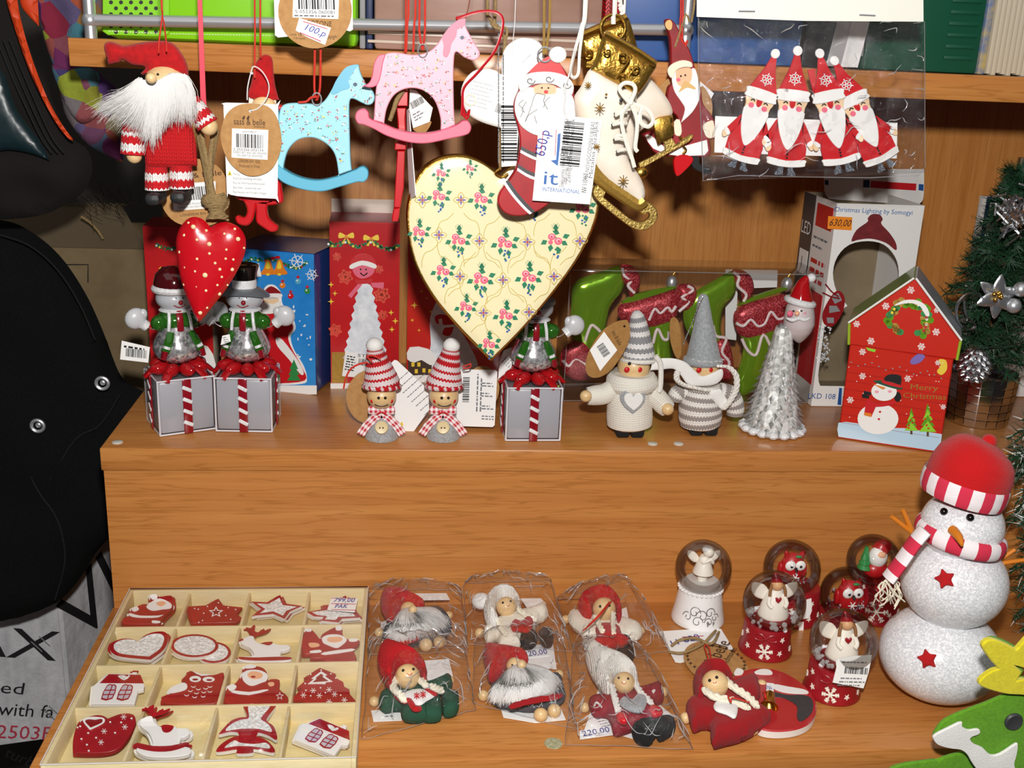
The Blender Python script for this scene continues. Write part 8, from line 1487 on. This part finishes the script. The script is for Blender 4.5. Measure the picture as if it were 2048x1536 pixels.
# --- snow globes
mat('globe_red','#9c1420',.4,coat=.15,var=('#8a101a',60));mat('globe_white','#eceae8',.45,bump=(700,.3));mat('resin_white','#efe8da',.45);mat('resin_grey','#d2d0cc',.5);mat('hair_brown','#8a5a2c',.7);mat('owl_red','#b5151c',.35,coat=.3);mat('snow_in','#f4f5f7',.8,bump=(900,.8));mat('iris',kind='glitter',cols=['#7d8f9a','#c9b6d0','#ffffff'],rough=.2,metal=.5,scale=900)
mat('scroll','#8f8c88',.4,.6)
def globe(bpx,cpx,rpx,kind,base,label,group='small snow globes',brx=1.0):
 g0=HZ(Z0).at(*bpx);P0=VY(min(g0.y+.022,-.0275));C_=P0.at(*cpx);R=rpx*P0.mm(*cpx);bx_,by_=P0.at(bpx[0],cpx[1]).x,P0.o.y
 bx_=g0.x+(.0);t=thing('snow_globe',label,'snow globe',group);zb=C_.z-R*.72;rb=R*.86*brx;rt_=R*.72
 B_=Vector((C_.x*.55+bx_*.45,by_,Z0));mt='globe_white' if base=='white' else 'globe_red'
 MB().lathe(B_,[(rb,0),(rb*1.015,.0012),(rb*.98,.004),(rb*.90,zb*.45),(rt_*1.06,zb*.9),(rt_*1.02,zb),(rt_*.5,zb+.0004)],mt,36).build('base',t)
 pr=[(R*math.sin(a),-R*math.cos(a))for a in[math.pi*(i/24)for i in range(25)]];MB().lathe(C_,[(max(r,1e-5),z)for r,z in pr],'globe_glass',40,cap=False).build('glass_dome',t)
 fz=C_.z-R*.62;F0=Vector((C_.x,C_.y,fz));s=R/25e-3
 def L_(m,name,par=t):m.xf(F0,0,s*.001);return m.build(name,par)
 if kind in('angel','white_angel'):
  wh=kind=='white_angel';pl_='resin_grey' if wh else 'globe_red'
  L_(MB().lathe((0,0,0),[(15,-2),(16,0),(15.5,2.5),(14,3)],pl_,24),'pedestal')
  if wh:
   L_(MB().lathe((0,0,0),[(3,2),(3.4,6),(3,11),(3,12)],'resin_white',12,sq=(1.3,.9)),'legs');L_(MB().lathe((0,0,0),[(9.5,11),(9,13),(6.5,20),(4.5,25),(3.6,27.5)],'resin_white',16),'gown')
   L_(MB().ball((3,-1,31.5),5,'resin_white'),'head');L_(MB().ball((2.2,0,33.2),5.2,'resin_grey',(1,1,.7)),'hair')
   for sx in(-1,1):L_(MB().tube([(sx*3.5,-2,25),(sx*4.5+2,-6,23),(4.5,-7,27)],1.4,'resin_white',8,3),'arm')
   for sx in(-1,1):m=MB();m.pillow([Vector((sx*x,3,z))for x,z in s2([(3,22),(8,29),(14,31),(15,27),(12,22),(7,19)],3)],NY,3,1.2,'resin_white',step=1.2);L_(m,'wing')
  else:
   L_(MB().lathe((0,0,0),[(12.5,3),(12.8,5),(10.5,14),(7.5,22),(5,27)],'resin_white',20,sq=(1,.8)),'gown')
   for i in range(3):L_(MB().tube([(math.cos(a)*(11.6-i*.8),math.sin(a)*(9.4-i*.7),6+i*2.6)for a in[j*math.pi/10 for j in range(21)]],.35,'resin_grey',5),'gown_fold')
   L_(MB().ball((0,-1,31),5,'skin_tan'),'head');L_(MB().tube([(0,0,33),(-1,0,37),(-2.5,0,41)],[5,3.6,.8],'globe_red',12,3),'hat')
   for sx in(-1,1):
    L_(MB().tube([(sx*4.6,-2,32),(sx*6,-4,28),(sx*6.5,-5,23)],1.3,'hair_brown',8,3),'braid');L_(MB().tube([(sx*5,-3,24),(sx*7.5,-7,18),(sx*5,-9.5,15)],1.7,'resin_white',8,3),'sleeve')
    m=MB();m.pillow([Vector((sx*x,3.5,z))for x,z in s2([(4,22),(9,29),(18,31),(19,25),(16,19),(10,16),(5,16)],3)],NY,3,1.2,'resin_white',step=1.4);L_(m,'wing')
   m=MB();m.pillow([Vector((x,-7.5,21+z))for x,z in s2([(0,1),(0,1),(-1.5,2.4),(-2.8,1),(-2,-1),(0,-3),(0,-3),(2,-1),(2.8,1),(1.5,2.4)],3)],Vector((0,-1,.2)),1,.7,'globe_red',step=.6);L_(m,'heart')
   m=MB()
   for i in range(60):a=rd.uniform(0,6.3);rr=rd.uniform(13,18.5);m.ball((math.cos(a)*rr,math.sin(a)*rr,rd.uniform(-1,4)),rd.uniform(1,2.6),'snow_in',seg=6,rin=4)
   o=L_(m,'snow_flakes');o['kind']='stuff'
 elif kind=='owl':
  L_(MB().ball((0,0,15),12,'owl_red',(.92,.75,1.25),20,14),'body')
  for sx in(-1,1):
   e=L_(MB().ball((sx*4.6,-7.6,21),4.8,'p_white',(1,.45,1)),'eye');L_(MB().ball((sx*4.2,-9.8,21),1.3,'p_black',(1,.6,1),8,6),'pupil',e);L_(MB().tube([(sx*6,-1,27),(sx*7.5,-2,31),(sx*8.5,-2,33)],[3,2,.5],'owl_red',8,2),'ear');L_(MB().ball((sx*11,0,14),5,'owl_red',(.45,.8,1.5)),'wing')
  L_(MB().tube([(0,-9,19),(0,-11.5,17.5),(0,-10,16)],[1.4,1.2,.3],'p_black',8,2),'beak')
  L_(MB().ball((3,-5,28.5),2.2,'p_green',(1.4,.7,.6),8,6),'holly_leaf')
  m=MB()
  for a in range(3):ca,sa=math.cos(R_(60*a)),math.sin(R_(60*a));m.tube([(-4*ca,-9.6,10-4*sa),(4*ca,-9.6,10+4*sa)],.5,'p_white',5)
  L_(m,'belly_snowflake')
  m=MB()
  for i in range(70):a=rd.uniform(0,6.3);rr=rd.uniform(6,19);z=rd.uniform(-3,14);m.ball((math.cos(a)*rr,math.sin(a)*rr,z),rd.uniform(.5,1.3),'iris',seg=5,rin=4)
  o=L_(m,'glitter_flakes');o['kind']='stuff'
 else:
  L_(MB().ball((3,-2,20),10,'p_white',(.9,.8,1.1)),'beard');L_(MB().ball((3.5,-6,24),5.2,'face_peach',(1,.8,.8)),'face');L_(MB().tube([(5,0,26),(7,0,31),(11,0,31),(13,0,26)],[8,6.5,4.5,3],'owl_red',12,3),'hat');L_(MB().ball((3,0,6),12,'owl_red',(1,.8,.8)),'body')
  for i in range(4):L_(MB().lathe((-9,-1,8+i*5),[(7.5-i*1.5,0),(2,7)],'p_green',10,.12),'tree_tier')
 def onb(a,z,o=.0005):
  r=rb*.98+(rt_*1.05-rb*.98)*(z/zb);return B_+Vector((math.sin(a)*(r+o),-math.cos(a)*(r+o),z))
 if base=='red':
  ac=math.atan2(CAM.x-B_.x,B_.y-CAM.y)*1.0
  m=MB();S_=zb*.26
  for i in range(6):
   aa=math.pi/3*i+.1;e=(math.cos(aa)*S_,math.sin(aa)*S_);m.tube([onb(ac+e[0]*f/rb,zb*.34+e[1]*f)for f in(0,.5,1)],.0007,'resin_white',5)
   for f in(.55,.8):
    for sg in(-1,1):u=(e[0]*f+math.cos(aa+sg*.9)*S_*.26,e[1]*f+math.sin(aa+sg*.9)*S_*.26);m.tube([onb(ac+e[0]*f/rb,zb*.34+e[1]*f),onb(ac+u[0]/rb,zb*.34+u[1])],.0006,'resin_white',5)
  m.build('snowflake',t)
  for da,zf in((-.75,.35),(.62,.28),(-.9,.8),(.72,.72),(1.25,.3),(-1.3,.55)):
   m=MB();pts=[onb(ac+da+x*.0026/rb,zb*zf+y*.0026,.0003)for x,y in star(0,0,1,.42)];m.slab(pts,Vector((math.sin(ac+da),-math.cos(ac+da),.15)),.0006,'resin_white');m.build('star',t)
  m=MB()
  for sg in(-1,1):m.tube([onb(ac+sg*x/rb,zb*.78+y)for x,y in((0,0),(.004,.003),(.0085,.0025),(.009,-.0015),(.004,-.002),(0,0))],.0008,'globe_red',6,3)
  m.build('bow_relief',t)
 else:
  m=MB();ac=math.atan2(CAM.x-B_.x,B_.y-CAM.y)
  for x0_,z0_,s_,sg in((-.003,.5,.0055,1),(.004,.42,.0055,-1),(.011,.5,.005,1),(-.009,.35,.0045,-1),(.0,.25,.005,1),(.01,.25,.004,-1),(.016,.35,.004,1)):
   m.tube([onb(ac+(x0_+sg*math.cos(a)*s_*(1-a/9))/rb,zb*z0_+math.sin(a)*s_*(1-a/9))for a in[i*.55 for i in range(14)]],.00035,'scroll',5,2)
  for x0_ in(.009,.014):pts=[onb(ac+(x0_+x)/rb,zb*.2+z)for x,z in((0,-.003),(.002,.0005),(.001,.002),(0,.001),(-.001,.002),(-.002,.0005))];m.slab(pts,Vector((math.sin(ac),-math.cos(ac),.1)),.0005,'scroll')
  m.build('scroll_pattern',t)
  m=MB()
  for i in range(30):a=2*math.pi*i/30;m.ball(onb(a,zb*.96,.0),.0016,'globe_white',(1,1,.8),7,5)
  m.build('lace_rim',t)
 return t,C_,R,B_
mat('skin_tan','#d3a070',.5)
globe((1398,1247),(1407,1135),56,'white_angel','white','snow globe on white stand with silver scrolls and a white angel',brx=1.1)
globe((1612,1232),(1584,1135),56,'owl','red','snow globe with red owl behind the angel globe')
globe((1752,1200),(1747,1120),52,'santa','red','snow globe with Santa and green tree beside the snowman scarf')
globe((1690,1262),(1698,1190),57,'owl','red','snow globe with red owl and glitter next to the snowman fringe')
globe((1538,1328),(1549,1203),62,'angel','red','snow globe with red capped angel, free of stickers')
t_,Cg,Rg,Bg=globe((1672,1416),(1687,1283),66,'angel','red','front snow globe with red capped angel and white barcode label')
P=Pl(Bg+Vector((.0,-.030,0)),(.12,-1,.25),15);m=MB();pl_slab(m,P,s2([(1235,870),(1450,850),(1450,850),(1430,960),(1395,1068),(1395,1068),(1195,1030),(1195,1030),(1220,930)],2),.0005,'card');lb=m.build('barcode_label',t_,'white paper barcode label')
m=MB();pbar(m,P,(1270,970),(1420,978),44,'ink',.0005,17);
for i,y in enumerate((900,1005,1028,1050)):plines(m,P,(1255-i*10,y),(1420-i*8,y+4),1,10,8,'ink_grey',.0005,i,.8)
m.build('print',lb)
for pts,lb_ in(([(975,640),(1005,632),(1000,820),(968,800)],'white paper slip behind the sticker-free angel globe'),([(1020,490),(1055,480),(1058,560),(1040,610),(1000,615)],'white paper slip beside the rear owl globe')):
 P=VY(-.048,15);m=MB();pl_slab(m,P,pts,.0005,'card');o=m.build('paper_slip');tag(o,lb_,'label')
 # --- big glittering snowman
mat('eva',kind='glitter',cols=['#d2d2d6','#e8e8ec','#ffffff'],rough=.2,scale=1000,bs=1.0,bd=.0025,sss=.1);mat('plush_red','#c4060c',.95,sheen=.15,bump=(1100,.8));mat('twig','#d27a1c',.5)
mat('scarf_stripe',kind='stripe',cols=['#f0e6e8','#d02c48'],av=.55,au=0,rough=.95);mat('band_stripe',kind='stripe',cols=['#f0e6e8','#d02c48'],av=0,au=.62,rough=.95)
ys=-.142;P=VY(ys,16);k=P.mm(650,900);t=thing('snowman_figure','large sparkling snowman with red plush hat and striped scarf','figurine')
c0=P.at(632,1000);r0=268*k;z0=r0*.80;c0.z=z0+Z0
MB().ball(c0,r0,'eva',(1,.95,.80),40,26).build('lower_ball',t);c1=P.at(690,700);MB().ball(c1,228*k,'eva',(1,.95,.9),40,26).build('upper_ball',t);c2=P.at(725,450);hd=MB().ball(c2,176*k,'eva',(1,.95,.88),36,24).build('head',t)
def onball(C_,R,sc,p):
 d=ray(P.c[0]+p[0]/P.c[2],P.c[1]+p[1]/P.c[2]);S_=Vector((1/sc[0],1/sc[1],1/sc[2]));o_=Vector([(CAM-C_)[i]*S_[i]for i in range(3)]);dd=Vector([d[i]*S_[i]for i in range(3)]);L=dd.length;dd=dd/L
 b_=o_.dot(dd);q=b_*b_-o_.dot(o_)+R*R;return CAM+d*((-b_-math.sqrt(max(q,0)))/L)
for e in((645,388),(762,415)):MB().ball(onball(c2,176*k,(1,.95,.88),e),17*k,'g_black').build('eye',hd)
q=onball(c2,176*k,(1,.95,.88),(690,475));MB().tube([q+Vector((0,.002,0)),q+Vector((-.0005,-.008,-.001)),q+Vector((-.002,-.016,-.003))],[22*k,18*k,6*k],'twig',12,3).build('nose',hd)
for C_,R,sc,p in((c1,228*k,(1,.95,.9),(650,690)),(c0,r0,(1,.95,.8),(572,1048))):
 q=onball(C_,R,sc,p);n_=(q-C_).normalized();e1_,e2_=basis([q],n_);m=MB();m.pillow([q+n_*.001+(e1_*x+e2_*y)for x,y in s2(star(0,0,44*k,27*k,5,100),4)],n_,14*k,10*k,'felt_red',step=.0016);m.build('star_button',t)
up_=(P.at(850,70)-P.at(735,400)).normalized()
m=MB();H=[((722,312),160),((731,290),170),((750,245),174),((772,195),172),((795,145),158),((815,105),124),((830,80),76),((836,70),8)];m.tube([P.at(*a)for a,_ in H],[r*k for _,r in H],'plush_red',36,4);ht=m.build('hat',t)
m=MB();m.tube([P.at(*a)for a in((720,322),(730,294),(743,254),(750,234))],[172*k,181*k,182*k,178*k],'band_stripe',40,3,caps=False);m.build('hat_band',ht);m=MB();pball(m,P,(846,74),34,'plush_red',0);m.build('hat_tip',ht)
m=MB();cs=P.at(718,492);ax=up_;x_,y_=perp(ax);m.tube([cs+(x_*math.cos(a)+y_*math.sin(a))*172*k for a in[i*math.pi/20 for i in range(41)]],40*k,'scarf_stripe',12,caps=False,sc=(.55,1));sc_=m.build('scarf',t)
m=MB();m.tube([P.at(a,b,150*k)for a,b in((560,470),(510,530),(455,610),(395,690))],46*k,'scarf_stripe',12,4,sc=(1,.45));m.build('scarf_tail',sc_)
m=MB()
for i in range(16):
 x=370+rd.uniform(0,60);y=690+rd.uniform(0,14);q_=[P.at(x,y,150*k)]
 for j in range(4):x+=rd.uniform(-26,28);y+=rd.uniform(12,40);q_.append(P.at(x,y,150*k+rd.uniform(-.004,.004)))
 m.tube(q_,.0005,'yarn_cream',5,3)
m.build('scarf_fringe',sc_)
for pts in([(500,480),(455,445),(410,410)],[(498,470),(480,425),(460,380)],[(858,628),(910,592),(962,558)],[(858,628),(930,615),(1010,604)]):m=MB();m.tube([P.at(a,b,.006)for a,b in pts],[11*k,11*k,9*k],'twig',10,3);m.build('twig_arm',t)
# --- felt tree at the front corner
P=VY(-.232,16);k=P.mm(900,1400);t=thing('felt_tree','green felt fir with yellow star and white snow in front corner','decoration')
def fp(name,pts,mt,off,th=.004,n=4):m=MB();m.pillow(P(s2(pts,n),off),NY,.0016,th*.5,mt,step=.006);return m.build(name,t)
fp('middle_tier',[(595,1395),(608,1360),(640,1322),(700,1290),(830,1240),(960,1190),(1100,1180),(1300,1240),(1500,1400),(1500,1450),(1300,1480),(1100,1540),(960,1560),(900,1545),(800,1500),(700,1440),(640,1425)],'felt_green',.004)
fp('lower_tier',[(400,1570),(440,1520),(600,1495),(760,1460),(1000,1480),(1300,1500),(1600,1600),(1700,1760),(1400,1830),(900,1830),(500,1760)],'felt_green',-.004)
fp('trunk',[(850,1800),(850,1800),(1150,1800),(1150,1800),(1150,2150),(1150,2150),(850,2150),(850,2150)],'felt_green',-.009)
Q=VY(-.232,17);m=MB();m.pillow(Q(s2([(235,1225),(260,1182),(400,1110),(530,1050),(538,1095),(600,1135),(700,1125),(726,1150),(700,1182),(620,1218),(660,1280),(750,1320),(830,1392),(930,1382),(1085,1282),(1115,1290),(1100,1400),(1078,1480),(1090,1560),(1060,1660),(740,1580),(640,1480),(590,1395),(520,1342),(400,1325),(280,1288)],3),.008),NY,.0012,.0015,'felt_white',step=.006);m.build('snow_patch',t)
m=MB();q=P.at(958,1330,.007);m.lathe((0,0,0),[(40*k,-.003),(42*k,0),(36*k,.0012),(20*k,.0006),(0,.0006)],'p_dark_grey',24,cap=False);m.xf(q,rot=Matrix.Rotation(R_(90),3,'X'));m.build('button',t)
ST=s2([(755,290),(775,235),(850,205),(980,245),(1110,312),(1110,312),(1200,210),(1320,90),(1400,90),(1410,180),(1380,320),(1380,320),(1560,340),(1660,400),(1620,480),(1420,570),(1420,570),(1480,740),(1450,840),(1350,820),(1180,785),(1020,775),(850,735),(740,690),(722,645),(770,590),(850,535),(925,512),(925,512),(840,420)],4)
SH=[(1080,468),(1185,505),(1290,470),(1240,560),(1290,650),(1180,622),(1105,640),(1165,540)]
m=MB();m.slab(Q([(x+20,y-16)for x,y in ST],.008),NY,.003,'felt_green',[Q([(x+20,y-16)for x,y in SH],.008)],.0006);m.build('star_back',t);m=MB();m.slab(Q(ST,.0125),NY,.0035,'felt_yellow',[Q(SH,.0125)],.0008);m.build('yellow_star',t)
# --- each thing's origin goes to its base
bpy.context.view_layer.update()
for root in[o for o in COL.objects if o.parent is None and o.type in('EMPTY','MESH')and not o.get('local')]:
 ds=[root]+list(root.children_recursive);ms=[d for d in ds if d.type=='MESH']
 if not ms:continue
 co_=[]
 for d in ms:
  a=np.zeros(len(d.data.vertices)*3,np.float32);d.data.vertices.foreach_get('co',a);co_.append(a.reshape(-1,3))
 A=np.concatenate(co_);mn,mx=A.min(0),A.max(0);base=np.array([(mn[0]+mx[0])/2,(mn[1]+mx[1])/2,mn[2]])
 for d,a in zip(ms,co_):d.data.vertices.foreach_set('co',(a-base).astype(np.float32).ravel());d.data.update()
 root.location=Vector([float(x)for x in base])
bpy.context.view_layer.update()
